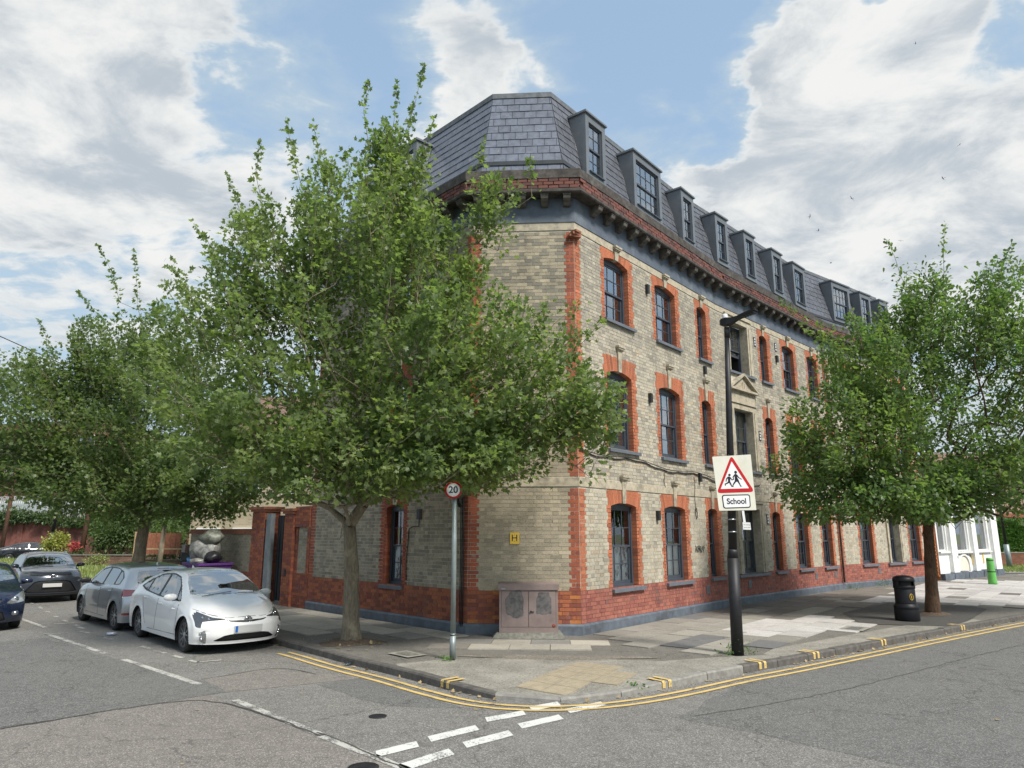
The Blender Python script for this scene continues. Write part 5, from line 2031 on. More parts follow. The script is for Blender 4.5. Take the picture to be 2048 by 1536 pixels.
def car(spec, loc, heading, label, name='parked_car', group='cars parked along the kerb', res=.026):
    L, W, H = spec['L'], spec['W'], spec['H']
    nx, ny, nz = int(L / res), int(W / res * .95), int(H * .82 / res)
    hw0 = W / 2
    top, belt, xf, xr = spec['top'], spec['belt'], spec['front'], spec['rear']
    fr_round, rr_round = spec.get('fround', .30), spec.get('rround', .16)
    tum = spec.get('tumble', .42)

    def mapf(a, b, c):
        """a,b,c arrays in [0,1],[-1,1],[0,1]"""
        x = -L / 2 + a * L
        for _ in range(4):
            zt = interp(top, x)
            z = spec['sill'] + c * (zt - spec['sill'])
            f_ = interp(xf, z) - fr_round * np.abs(b) ** 3.0
            r_ = interp(xr, z) + rr_round * np.abs(b) ** 3.0
            x = r_ + a * (f_ - r_)
        zt = interp(top, x)
        z = spec['sill'] + c * (zt - spec['sill'])
        zb = interp(belt, x)
        hw = hw0 * np.interp(x, [-L / 2, -L / 2 + .5, -.3, .4, L / 2 - .7, L / 2], [.95, .985, 1, 1, .985, .93])
        lowb = np.clip((z - spec['sill']) / (zb - spec['sill']), 0, 1)
        prof = .955 + .045 * np.sin(np.pi * np.clip(lowb * .9 + .1, 0, 1)) ** .8
        # a crease at the shoulder
        prof = prof + .010 * np.exp(-((z - zb + .09) / .035) ** 2)
        hwz = hw * prof
        above = np.clip(z - zb, 0, None)
        hwz = np.where(z > zb, hw * .955 - above * tum, hwz)
        # flared arches
        for wx in (spec['wf'], spec['wr']):
            d = np.sqrt((x - wx) ** 2 + (z - .32) ** 2)
            hwz = hwz + .018 * np.exp(-((d - spec['arch']) / .06) ** 2)
        y = b * hwz
        crown = np.where(zt > zb + .25, .055, spec.get('hood_crown', .075))
        z = z - c * c * crown * (np.abs(b) ** 2.4)
        hr = spec.get('hood_lines')
        if hr:
            z = z + c ** 4 * hr * np.exp(-((np.abs(b) - .62) / .12) ** 2) * np.clip((x - 1.1) / .4, 0, 1)
        return np.stack([x, y, z], -1)

    keys = {}
    V = []

    def vid(i, j, k):
        key = (i, j, k)
        if key not in keys:
            keys[key] = len(V)
            V.append((i / nx, 2 * j / ny - 1, k / nz))
        return keys[key]
    F = []; side = []
    for i in range(nx):
        for k in range(nz):
            F.append((vid(i, 0, k), vid(i + 1, 0, k), vid(i + 1, 0, k + 1), vid(i, 0, k + 1))); side.append(0)
            F.append((vid(i + 1, ny, k), vid(i, ny, k), vid(i, ny, k + 1), vid(i + 1, ny, k + 1))); side.append(1)
    for i in range(nx):
        for j in range(ny):
            F.append((vid(i, j, nz), vid(i + 1, j, nz), vid(i + 1, j + 1, nz), vid(i, j + 1, nz))); side.append(2)
    for j in range(ny):
        for k in range(nz):
            F.append((vid(nx, j, k), vid(nx, j + 1, k), vid(nx, j + 1, k + 1), vid(nx, j, k + 1))); side.append(3)
            F.append((vid(0, j + 1, k), vid(0, j, k), vid(0, j, k + 1), vid(0, j + 1, k + 1))); side.append(4)
    U = np.array(V)
    P = mapf(U[:, 0], U[:, 1], U[:, 2])
    F = np.array(F); side = np.array(side)
    # soften every edge
    E = np.unique(np.sort(np.concatenate([F[:, [0, 1]], F[:, [1, 2]], F[:, [2, 3]], F[:, [3, 0]]]), axis=1), axis=0)
    deg = np.bincount(E.ravel(), minlength=len(P)).astype(float)
    low = U[:, 2] == 0
    for _ in range(spec.get('smooth', 9)):
        acc = np.zeros_like(P)
        np.add.at(acc, E[:, 0], P[E[:, 1]]); np.add.at(acc, E[:, 1], P[E[:, 0]])
        Q = acc / deg[:, None]
        Q[low, 2] = P[low, 2]
        P = P * .5 + Q * .5
    # wheel openings
    ctr = P[F].mean(1)
    dead = np.zeros(len(F), bool)
    R_ = spec['arch']
    for wx in (spec['wf'], spec['wr']):
        d = np.hypot(ctr[:, 0] - wx, ctr[:, 2] - .315)
        k = (side < 2) & ((d < R_) | ((np.abs(ctr[:, 0] - wx) < R_) & (ctr[:, 2] < .315)))
        dead |= k
        # bumper corners
        k2 = (side > 2) & (np.abs(ctr[:, 1]) > hw0 - .25) & (d < R_)
        dead |= k2
        vin = np.zeros(len(P), bool); vin[F[k].ravel()] = True
        vout = np.zeros(len(P), bool); vout[F[~dead].ravel()] = True
        bd = vin & vout & (P[:, 2] > .30)
        v = P[bd][:, [0, 2]] - np.array([wx, .315])
        v *= (R_ / (np.linalg.norm(v, axis=1)[:, None] + 1e-9))
        P[bd, 0] = v[:, 0] + wx; P[bd, 2] = v[:, 1] + .315
    F = F[~dead]; side = side[~dead]; ctr = P[F].mean(1)
    reg = np.zeros(len(F), int)
    names = ['body']
    nrm = np.cross(P[F[:, 2]] - P[F[:, 0]], P[F[:, 3]] - P[F[:, 1]])
    nrm /= np.linalg.norm(nrm, axis=1)[:, None] + 1e-12
    locked = np.zeros(len(P), bool)
    for g in spec['regions']:
        nm, proj_, poly = g['n'], g['p'], rounded(g['poly'], 3, g.get('round', .2))
        ids = {}
        for sg in ((-1, 1) if g.get('sym', proj_ == 'side') else (0,)):
            if proj_ == 'side':
                pj = ctr[:, [0, 2]]; ax = (0, 2)
                cond = (ctr[:, 1] * sg > .2) & (side < 2)
                pl = poly
            elif proj_ in ('front', 'rear'):
                pj = ctr[:, [1, 2]]; ax = (1, 2)
                cond = (ctr[:, 0] > 0) if proj_ == 'front' else (ctr[:, 0] < 0)
                cond &= (np.abs(nrm[:, 1]) < g.get('wrap', .9))
                pl = [(sg * a, b) for a, b in poly] if sg else poly
                if 'nz' in g: cond &= nrm[:, 2] * 0 + np.abs(nrm[:, 0]) > g['nz']
            else:
                pj = ctr[:, [0, 1]]; ax = (0, 1)
                cond = (side == 2) & (ctr[:, 2] > g.get('zmin', 0))
                pl = [(a, sg * b) for a, b in poly] if sg else poly
            if 'faces' in g: cond = cond & np.isin(side, g['faces'])
            if proj_ == 'front' and 'xmin' not in g: cond = cond & (ctr[:, 0] > L / 2 - .62)
            if proj_ == 'rear' and g.get('wrap', 0) > 1: cond = cond & (ctr[:, 0] < -L / 2 + .36)
            if 'xmin' in g: cond = cond & (ctr[:, 0] > g['xmin'])
            if 'xmax' in g: cond = cond & (ctr[:, 0] < g['xmax'])
            if 'zmin' in g: cond = cond & (ctr[:, 2] > g['zmin'])
            m = cond & poly_mask(pj, pl)
            if 'over' in g:
                m &= np.isin(reg, [0] + [i for i, q in enumerate(names) if q.split('|')[0] in g['over']])
            names.append(nm + '|' + str(sg)); reg[m] = len(names) - 1
            vin = np.zeros(len(P), bool); vin[F[m].ravel()] = True
            vo = np.zeros(len(P), bool); vo[F[cond & ~m].ravel()] = True
            bd = np.where(vin & vo & ~locked)[0]
            if len(bd):
                q, dist_ = snap(P[bd][:, list(ax)], pl)
                ok = dist_ < res * .9
                P[bd[ok], ax[0]] = q[ok, 0]; P[bd[ok], ax[1]] = q[ok, 1]; locked[bd[ok]] = True
            ctr = P[F].mean(1)
    ch, sh = math.cos(heading), math.sin(heading)
    Rm = np.array([[ch, -sh, 0], [sh, ch, 0], [0, 0, 1]])
    root = thing(name, label, spec['cat'], (loc[0], loc[1], 0), group)
    root.rotation_euler = (0, 0, heading)
    made = {}

    def part(nm, Vx, Fx, m, parent=None, smooth=True, inset=0.):
        used = np.unique(Fx)
        remap = np.full(len(Vx), -1); remap[used] = np.arange(len(used))
        me = np_mesh(nm, Vx[used], remap[Fx], smooth=smooth)
        return link_mesh(nm, me, m, parent or root)
    body = part('body', P, F[reg == 0], spec['paint'])
    made['body'] = body
    # vertex normals for insets
    VN = np.zeros_like(P)
    for c in range(4):
        np.add.at(VN, F[:, c], nrm if len(nrm) == len(F) else nrm)
    VN /= np.linalg.norm(VN, axis=1)[:, None] + 1e-12
    mats_ = {g['n']: g for g in spec['regions']}
    for idx in range(1, len(names)):
        nm, sgn = names[idx].split('|')
        if not (reg == idx).any():
            continue
        g = mats_[nm]
        Q = P - VN * g.get('inset', .0)
        par = None
        if g.get('parent'):
            par = made.get(g['parent'] + '|' + sgn) or made.get(g['parent'])
        o = part(g.get('as', nm), Q, F[reg == idx], g['m'], par)
        if g.get('label'): o['label'] = g['label']
        made[nm + '|' + sgn] = o

    def near_side(x, z, sgn):
        k = (P[:, 1] * sgn > .25)
        d = (P[:, 0] - x) ** 2 + (P[:, 2] - z) ** 2 + np.where(k, 0, 9)
        return P[int(np.argmin(d))]

    def near_face(y, z, fr):
        k = (P[:, 0] > .9) if fr else (P[:, 0] < -.9)
        d = (P[:, 1] - y) ** 2 + (P[:, 2] - z) ** 2 + np.where(k, 0, 9)
        j = np.argsort(d)[:4]
        q = P[j].mean(0)
        return np.array([q[0], y, z])

    def near_top(x, y):
        d = (P[:, 0] - x) ** 2 + (P[:, 1] - y) ** 2 - P[:, 2] * .02 + np.where(P[:, 2] > .6, 0, 9)
        return P[int(np.argmin(d))]

    def lbuild(mb, nm, m, parent=None):
        o = MB.build(mb, nm, m, None, (0, 0, 0))
        o.parent = parent or root
        return o
    # panel gaps
    gb = MB()
    for pl in spec.get('gaps_side', []):
        for sgn in (-1, 1):
            n = 14
            pp = []
            for i in range(len(pl) - 1):
                for k in range(n):
                    t = k / n
                    x, z = pl[i][0] + (pl[i + 1][0] - pl[i][0]) * t, pl[i][1] + (pl[i + 1][1] - pl[i][1]) * t
                    q = near_side(x, z, sgn)
                    pp.append((x, q[1] - sgn * .0005, z))
            if len(pp) > 4:
                yy = np.convolve(np.pad([p[1] for p in pp], 2, 'edge'), np.ones(5) / 5, 'valid')
                pp = [(p[0], y, p[2]) for p, y in zip(pp, yy)]
            gb.tube(pp, .0042, 4, False)
    for pl in spec.get('gaps_front', []):
        pp = []
        for i in range(len(pl) - 1):
            for k in range(10):
                t = k / 10
                y, z = pl[i][0] + (pl[i + 1][0] - pl[i][0]) * t, pl[i][1] + (pl[i + 1][1] - pl[i][1]) * t
                q = near_face(y, z, True)
                pp.append(tuple(q))
        gb.tube(pp, .004, 4, False)
    if gb.f:
        lbuild(gb, 'panel_gap', 'rubber', body)
    # handles
    for x, z in spec.get('handles', []):
        for sgn in (-1, 1):
            q = near_side(x, z, sgn)
            hb = MB()
            hb.tube([(x - .09, q[1] - sgn * .005, z), (x - .05, q[1] + sgn * .028, z), (x + .05, q[1] + sgn * .028, z), (x + .09, q[1] - sgn * .005, z)], [.008, .013, .013, .008], 8)
            lbuild(hb, 'handle', spec['paint'])
    # underside and inner arches
    ub = MB()
    zb = spec['sill']
    ub.hexa([(-L / 2 + .30, -hw0 * .62, .16), (L / 2 - .38, -hw0 * .62, .16), (L / 2 - .38, hw0 * .62, .16), (-L / 2 + .30, hw0 * .62, .16),
             (-L / 2 + .12, -hw0 * .74, .55), (L / 2 - .25, -hw0 * .74, .55), (L / 2 - .25, hw0 * .74, .55), (-L / 2 + .12, hw0 * .74, .55)])
    ub.hexa([(spec['wr'] + R_ + .02, -hw0 * .93, zb - .01), (spec['wf'] - R_ - .02, -hw0 * .93, zb - .01), (spec['wf'] - R_ - .02, hw0 * .93, zb - .01), (spec['wr'] + R_ + .02, hw0 * .93, zb - .01),
             (spec['wr'] + R_ + .02, -hw0 * .90, zb + .12), (spec['wf'] - R_ - .02, -hw0 * .90, zb + .12), (spec['wf'] - R_ - .02, hw0 * .90, zb + .12), (spec['wr'] + R_ + .02, hw0 * .90, zb + .12)])
    lbuild(ub, 'underbody', 'rubber')
    wrr = spec.get('wheel_r', .315)
    for wx in (spec['wf'], spec['wr']):
        for sgn in (-1, 1):
            yo = sgn * (hw0 - .045)
            yi = sgn * (hw0 - .245)
            ln = MB()
            n = 16
            vs = []
            for k in range(n + 1):
                a = math.pi * (-.12 + 1.24 * k / n)
                for yy in (sgn * (hw0 - .035), sgn * (hw0 - .30)):
                    vs.append((wx + (R_ + .008) * math.cos(a), yy, .315 + (R_ + .008) * math.sin(a)))
            ln.add(vs, [(2 * k, 2 * k + 1, 2 * k + 3, 2 * k + 2) for k in range(n)])
            m_ = len(ln.v)
            ln.add([(wx - R_, yi * .86, .12), (wx + R_, yi * .86, .12), (wx + R_, yi * .86, .80), (wx - R_, yi * .86, .80)], [(0, 1, 2, 3)])
            lbuild(ln, 'wheel_arch', 'rubber')
            tw = .205
            ty = MB()
            c = (wx, sgn * (hw0 - .04 - tw), wrr)
            r_in = spec.get('rim_r', .215)
            ty.lathe(c, [(r_in - .02, 0), (r_in, .0), (wrr - .03, .008), (wrr - .004, .03), (wrr, .06), (wrr, tw - .06), (wrr - .004, tw - .03), (wrr - .03, tw - .006), (r_in + .01, tw), (r_in - .004, tw - .012), (r_in - .02, tw - .06)], 36, (0, sgn, 0), caps=False)
            tyo = lbuild(ty, 'wheel', 'rubber')
            rm = MB()
            rm.lathe(c, [(r_in - .01, tw - .005), (r_in + .004, tw - .002), (r_in - .012, tw - .004), (r_in - .025, tw - .02), (r_in - .03, tw - .09), (.0, tw - .10)], 36, (0, sgn, 0), caps=False)
            rmo = lbuild(rm, 'rim', 'alloy_dark' if spec.get('dark_rim') else 'alloy_dark', tyo)
            sp = MB()
            ns = spec.get('spokes', 5)
            yc = sgn * (hw0 - .04 - tw)
            for k in range(ns):
                for dv in spec.get('split', (-.09, .09)):
                    a0 = 2 * math.pi * k / ns + dv * .35 + .3
                    a1 = 2 * math.pi * k / ns + dv * 1.6 + .3
                    p0 = np.array([math.cos(a0), math.sin(a0)]) * .03
                    p1 = np.array([math.cos(a1), math.sin(a1)]) * (r_in - .006)
                    d = (p1 - p0) / np.linalg.norm(p1 - p0); nn = np.array([-d[1], d[0]])
                    w0_, w1_ = spec.get('spw', (.016, .013))
                    q = []
                    for yy in (tw - .040, tw - .012):
                        for pp_, ww in ((p0, w0_), (p1, w1_)):
                            for s_ in (-1, 1):
                                e = pp_ + nn * ww * s_
                                q.append((wx + e[0], yc + sgn * yy, wrr + e[1]))
                    sp.hexa([q[0], q[2], q[3], q[1], q[4], q[6], q[7], q[5]])
            sp.lathe((wx, yc, wrr), [(.055, tw - .04), (.055, tw - .014), (.035, tw - .006), (0, tw - .006)], 16, (0, sgn, 0))
            sp.lathe((wx, yc, wrr), [(r_in - .022, tw - .02), (r_in + .003, tw - .001), (r_in + .006, tw - .006)], 36, (0, sgn, 0), caps=False)
            s_o = lbuild(sp, 'spokes', 'alloy', tyo)
            recalc(s_o)
    # mirrors
    mx, mz = spec['mirror']
    for sgn in (-1, 1):
        q = near_side(mx, mz - .04, sgn)
        mm = MB()
        c = np.array([mx + .02, q[1] + sgn * .13, mz + .03])
        vs, fs = [], []
        for i in range(9):
            ph = math.pi * i / 8
            for j in range(14):
                th = 2 * math.pi * j / 14
                ex = math.cos(th) * math.sin(ph)
                vs.append((c[0] + .075 * (abs(ex) ** .8) * (1 if ex > 0 else -.5), c[1] + .125 * math.cos(ph), c[2] + .068 * math.sin(th) * math.sin(ph) ** .7))
        for i in range(8):
            for j in range(14):
                fs.append((i * 14 + j, i * 14 + (j + 1) % 14, (i + 1) * 14 + (j + 1) % 14, (i + 1) * 14 + j))
        mm.add(vs, fs, True)
        mo = lbuild(mm, 'mirror', spec.get('mirror_paint', spec['paint']))
        recalc(mo)
        st = MB()
        st.tube([(mx + .02, q[1] - sgn * .01, mz - .02), (mx + .02, c[1] - sgn * .04, mz - .02)], [.022, .026], 8)
        lbuild(st, 'mirror_foot', 'black_plastic', mo)
    # plates
    for fr, y, z, w, h in spec.get('plates', []):
        q = near_face(y, z, fr)
        xx = max(near_face(y - w / 2 * .8, z, True)[0], q[0]) if fr else q[0]
        s_ = 1 if fr else -1
        pb = MB()
        pb.box((xx + s_ * .012, y, z), (.014, w, h))
        po = lbuild(pb, 'number_plate', 'plate_grey')
        fb_ = MB(); fb_.box((xx + s_ * .009, y, z), (.014, w + .018, h + .018)); lbuild(fb_, 'plate_frame', 'black_plastic' if not spec.get('blue_band') else 'plate_white', po)
        if spec.get('blue_band') and fr:
            bb = MB(); bb.box((xx + s_ * .0205, y - w / 2 + .028, z), (.003, .05, h * .98)); lbuild(bb, 'blue_band', 'plate_blue', po)
    fe = spec.get('emblem')
    if fe:
        y, z, r_, kind = fe
        q = near_face(y, z, kind != 'rear')
        s_ = 1 if kind != 'rear' else -1
        em = MB()
        n = 24
        for (ra, rb_) in ((r_, r_ * .72), (r_ * .42, r_ * .9), ) if kind == 'ovals' else ((r_, r_),):
            em.tube([(q[0] + s_ * .014, y + ra * math.cos(2 * math.pi * k / n), z + rb_ * math.sin(2 * math.pi * k / n) * (1 if (ra == r_) else .72)) for k in range(n + 1)], r_ * .10, 6, False)
        if kind == 'ovals':
            em.tube([(q[0] + s_ * .015, y + r_ * .72 * math.cos(2 * math.pi * k / n), z + r_ * .34 + r_ * .26 * math.sin(2 * math.pi * k / n)) for k in range(n + 1)], r_ * .09, 6, False)
        eb = MB(); eb.lathe((q[0] + s_ * .0, y, z), [(r_ * .95, 0), (r_ * .95, .008), (0, .01)], 24, (s_, 0, 0))
        eo = lbuild(em, 'emblem', 'chrome')
        lbuild(eb, 'emblem_back', 'plate_blue' if False else 'black_plastic', eo)
    for y, z, r_ in spec.get('projectors', []):
        for sgn in (-1, 1):
            q = near_face(sgn * y, z, True)
            pj_ = MB(); pj_.lathe((q[0] - .012, sgn * y, z), [(r_, 0), (r_, .016), (r_ * .8, .02), (r_ * .55, .026), (0, .03)], 16, (.9, sgn * .3, .2))
            lbuild(pj_, 'projector', 'chrome')
    wp = MB()
    for y0, y1 in spec.get('wiper_y', []):
        xs_, zs_ = spec['cowl']
        a = near_top(xs_, y0); b = near_top(xs_ - .06, y1)
        wp.tube([(xs_ + .01, y0, a[2] + .018), (b[0], y1, b[2] + .020)], .006, 5)
    if wp.f:
        lbuild(wp, 'wiper', 'rubber')
    if spec.get('antenna'):
        x = spec['antenna']
        q = near_top(x, 0)
        ab = MB(); ab.hexa([(x - .06, -.02, q[2] - .01), (x + .05, -.02, q[2] - .01), (x + .05, .02, q[2] - .01), (x - .06, .02, q[2] - .01), (x - .07, -.006, q[2] + .06), (x - .04, -.006, q[2] + .05), (x - .04, .006, q[2] + .05), (x - .07, .006, q[2] + .06)])
        lbuild(ab, 'antenna', spec['paint'])
    return root


REG_SIDE_HATCH = lambda glass='car_glass': []

white_spec = dict(cat='car', L=4.54, W=1.76, H=1.47, sill=.19, wf=1.33, wr=-1.37, arch=.345, wheel_r=.315, rim_r=.215, paint='paint_white',
    top=[(-2.27, .98), (-2.1, 1.06), (-1.6, 1.24), (-1.0, 1.395), (-.3, 1.465), (.15, 1.47), (.5, 1.40), (.85, 1.24), (1.2, 1.045), (1.42, .965), (1.8, .86), (2.1, .745), (2.27, .66)],
    belt=[(-2.27, .96), (-1.2, .98), (0, .92), (1.0, .875), (1.6, .80), (2.27, .64)],
    front=[(.10, 2.14), (.20, 2.20), (.35, 2.265), (.5, 2.27), (.62, 2.20), (.70, 2.10), (.80, 1.98), (1.0, 1.8)],
    rear=[(.15, -2.14), (.3, -2.2), (.6, -2.26), (.95, -2.24), (1.05, -2.12), (1.4, -1.8)],
    fround=.42, rround=.18, tumble=.50, hood_lines=.02, smooth=9,
    regions=[
        dict(n='windscreen', p='top', poly=[(1.3, 0.02), (1.25, 0.4), (1.1, 0.7), (0.75, 0.625), (0.43, 0.53), (0.4, 0.3), (0.4, -0.3), (0.43, -0.53), (0.75, -0.625), (1.1, -0.7), (1.25, -0.4), (1.3, -0.02)], m='car_glass_screen', zmin=.8, round=.1),
        dict(n='door_front', p='side', as_='door', poly=[(.98, .30), (.94, .84), (.84, .96), (.4, 1.0), (-.21, 1.02), (-.22, .90), (-.30, .28)], m='paint_white', round=.06, **{'as': 'door'}),
        dict(n='door_rear', p='side', poly=[(-.31, .28), (-.23, .90), (-.23, 1.02), (-1.0, 1.04), (-1.22, 1.04), (-1.15, .85), (-.93, .55), (-.86, .28)], m='paint_white', round=.06, **{'as': 'door'}),
        dict(n='window_surround', p='side', poly=[(1.0, .885), (.60, 1.165), (.30, 1.325), (-.1, 1.375), (-.7, 1.345), (-1.25, 1.20), (-1.58, 1.06), (-1.15, .985), (-.2, .92)], m='black_plastic', round=.1, over=['door_front', 'door_rear'], zmin=.84),
        dict(n='window_front', p='side', poly=[(.72, .92), (.52, 1.18), (.28, 1.30), (-.1, 1.35), (-.22, 1.348), (-.20, .935)], m='car_glass', round=.1, parent='door_front', **{'as': 'side_window'}, over=['window_surround'], inset=.004),
        dict(n='window_quarter', p='side', poly=[(.97, .905), (.76, .915), (.62, 1.10)], m='car_glass', round=.08, **{'as': 'quarter_light'}, over=['window_surround'], inset=.004),
        dict(n='window_rear', p='side', poly=[(-.29, .945), (-.31, 1.345), (-.7, 1.32), (-1.02, 1.24), (-1.0, 1.0)], m='car_glass', round=.1, parent='door_rear', **{'as': 'side_window'}, over=['window_surround'], inset=.004),
        dict(n='window_tail', p='side', poly=[(-1.06, 1.01), (-1.08, 1.215), (-1.3, 1.15), (-1.48, 1.065)], m='car_glass', round=.1, **{'as': 'quarter_light'}, over=['window_surround'], inset=.004),
        dict(n='grille_slot', p='front', poly=[(-.42, .615), (-.30, .575), (0, .555), (.30, .575), (.42, .615), (.30, .60), (0, .592), (-.30, .60)], m='black_plastic', round=.05, inset=.01),
        dict(n='lower_grille', p='front', poly=[(-.60, .245), (.60, .245), (.42, .345), (.30, .365), (-.30, .365), (-.42, .345)], m='black_plastic', round=.15, inset=.03),
        dict(n='headlight', p='front', sym=True, poly=[(.36, .625), (.58, .66), (.72, .735), (.86, .82), (.90, .62), (.81, .49), (.765, .485), (.735, .585), (.60, .605)], m='lamp_dark', round=.06, wrap=1.1, faces=(3,)),
        dict(n='headlight_side', p='side', poly=[(2.10, .50), (2.05, .76), (1.66, .80), (1.82, .66), (1.95, .52)], m='lamp_dark', round=.1, **{'as': 'headlight'}),
        dict(n='daytime_lamp', p='front', sym=True, poly=[(.70, .45), (.78, .40), (.76, .26), (.66, .19)], m='lamp_glass', round=.1, wrap=1.1, faces=(3,)),
        dict(n='tail_light', p='rear', sym=True, poly=[(.84, 1.0), (.70, 1.0), (.66, .62), (.78, .60)], m='lamp_red', round=.2, wrap=1.1),
        dict(n='rear_window', p='rear', poly=[(-.58, 1.10), (.58, 1.10), (.50, 1.36), (-.50, 1.36)], m='car_glass', round=.15, zmin=1.08),
    ],
    gaps_side=[[(1.0, .32), (.95, .60), (.94, .86)], [(-.25, .30), (-.20, .60), (-.20, .90)], [(-.86, .34), (-1.0, .60), (-1.2, .90)], [(1.0, .29), (-.84, .265)]],
    gaps_front=[[(-.80, .80), (-.62, .71), (-.36, .645), (0, .655), (.36, .645), (.62, .71), (.80, .80)]],
    handles=[(-.02, .80), (-.98, .86)], mirror=(.78, .94), plates=[(True, .0, .45, .52, .112)], blue_band=True, emblem=(0, .60, .075, 'ovals'),
    projectors=[(.62, .632, .03), (.70, .655, .026), (.755, .38, .022), (.75, .33, .022), (.735, .285, .022)], wiper_y=[(-.55, .05), (.15, .6)], cowl=(1.30, 1.0), antenna=-.75, spokes=5, split=(-.17, .17), spw=(.012, .014))

car(white_spec, (-6.504, 15.415), -.807, 'gleaming white hybrid hatchback parked nearest the corner, driver window down')

hatch_regions = lambda pm, front=True: [
    dict(n='windscreen', p='top', poly=[(1.1, 0.02), (1.06, 0.4), (0.92, 0.69), (0.65, 0.61), (0.45, 0.54), (0.42, 0.3), (0.42, -0.3), (0.45, -0.54), (0.65, -0.61), (0.92, -0.69), (1.06, -0.4), (1.1, -0.02)], m='car_glass_screen', zmin=.8, round=.1),
    dict(n='door_front', p='side', poly=[(.93, .30), (.93, .90), (.82, 1.02), (-.20, 1.06), (-.20, .90), (-.20, .28)], m=pm, round=.06, **{'as': 'door'}),
    dict(n='door_rear', p='side', poly=[(-.21, .28), (-.21, .90), (-.21, 1.06), (-.98, 1.06), (-1.08, 1.02), (-1.05, .85), (-.86, .60), (-.82, .28)], m=pm, round=.06, **{'as': 'door'}),
    dict(n='window_surround', p='side', poly=[(.97, .955), (.56, 1.20), (.30, 1.335), (-.1, 1.375), (-.7, 1.37), (-1.2, 1.30), (-1.46, 1.17), (-1.42, 1.01), (-.2, .965)], m='black_plastic', round=.1, over=['door_front', 'door_rear'], zmin=.9),
    dict(n='window_front', p='side', poly=[(.86, .975), (.52, 1.22), (.27, 1.312), (-.1, 1.352), (-.17, 1.352), (-.16, .975)], m='car_glass', round=.1, parent='door_front', **{'as': 'side_window'}, over=['window_surround'], inset=.004),
    dict(n='window_rear', p='side', poly=[(-.25, .98), (-.26, 1.352), (-.7, 1.348), (-.98, 1.32), (-1.0, 1.0)], m='car_glass', round=.1, parent='door_rear', **{'as': 'side_window'}, over=['window_surround'], inset=.004),
    dict(n='window_tail', p='side', poly=[(-1.05, 1.01), (-1.04, 1.305), (-1.2, 1.27), (-1.38, 1.16), (-1.36, 1.03)], m='car_glass', round=.15, **{'as': 'quarter_light'}, over=['window_surround'], inset=.004),
]

silver_spec = dict(cat='car', L=4.2, W=1.79, H=1.48, sill=.20, wf=1.25, wr=-1.33, arch=.345, wheel_r=.315, rim_r=.22, paint='paint_silver',
    top=[(-2.1, 1.30), (-1.75, 1.40), (-1.2, 1.455), (-.5, 1.48), (.1, 1.47), (.45, 1.39), (.8, 1.21), (1.12, 1.03), (1.35, .97), (1.75, .89), (2.0, .78), (2.1, .70)],
    belt=[(-2.1, .98), (-1.2, .99), (0, .955), (1.0, .93), (1.6, .86), (2.1, .70)],
    front=[(.15, 2.0), (.35, 2.09), (.6, 2.08), (.75, 2.0), (.9, 1.85)],
    rear=[(.15, -1.98), (.30, -2.06), (.60, -2.10), (.82, -2.05), (.95, -2.0), (1.15, -1.90), (1.38, -1.72), (1.45, -1.6)],
    fround=.32, rround=.20, tumble=.44, smooth=9,
    regions=hatch_regions('paint_silver') + [
        dict(n='rear_window', p='rear', poly=[(-.60, 1.02), (.60, 1.02), (.55, 1.28), (.50, 1.33), (-.50, 1.33), (-.55, 1.28)], m='car_glass', round=.2, zmin=.98),
        dict(n='brake_lamp', p='rear', poly=[(-.22, 1.375), (.22, 1.375), (.22, 1.355), (-.22, 1.355)], m='lamp_red', round=.1, zmin=1.2),
        dict(n='tail_light', p='rear', sym=True, poly=[(.54, .91), (.86, .93), (.92, .90), (.92, .79), (.84, .77), (.58, .79)], m='lamp_red', round=.2, wrap=1.1),
        dict(n='reflector', p='rear', sym=True, poly=[(.55, .42), (.86, .42), (.86, .37), (.55, .37)], m='lamp_red', round=.2, wrap=1.1),
        dict(n='headlight', p='front', sym=True, poly=[(.45, .66), (.82, .70), (.84, .82), (.50, .78)], m='lamp_glass', round=.2, wrap=1.1),
        dict(n='lower_grille', p='front', poly=[(-.5, .28), (.5, .28), (.45, .40), (-.45, .40)], m='black_plastic', round=.15, inset=.02),
        dict(n='grille', p='front', poly=[(-.42, .67), (.42, .67), (.42, .76), (-.42, .76)], m='black_plastic', round=.1, inset=.015),
        dict(n='rear_valance', p='rear', poly=[(-.6, .21), (.6, .21), (.5, .33), (-.5, .33)], m='black_plastic', round=.1),
    ],
    gaps_side=[[(.96, .32), (.93, .60), (.92, .92)], [(-.20, .30), (-.20, .95)], [(-.82, .34), (-.9, .60), (-1.08, .95)], [(.95, .29), (-.82, .27)]],
    handles=[(-.02, .84), (-.92, .86)], mirror=(.72, 1.0), mirror_paint='black_plastic', plates=[(False, 0, .80, .5, .11)], antenna=-1.3, spokes=5, split=(-.14, .14), spw=(.015, .015))
car(silver_spec, (-9.541, 18.452), 2.363, 'silver hatchback parked behind the white hybrid, its tail towards the corner')

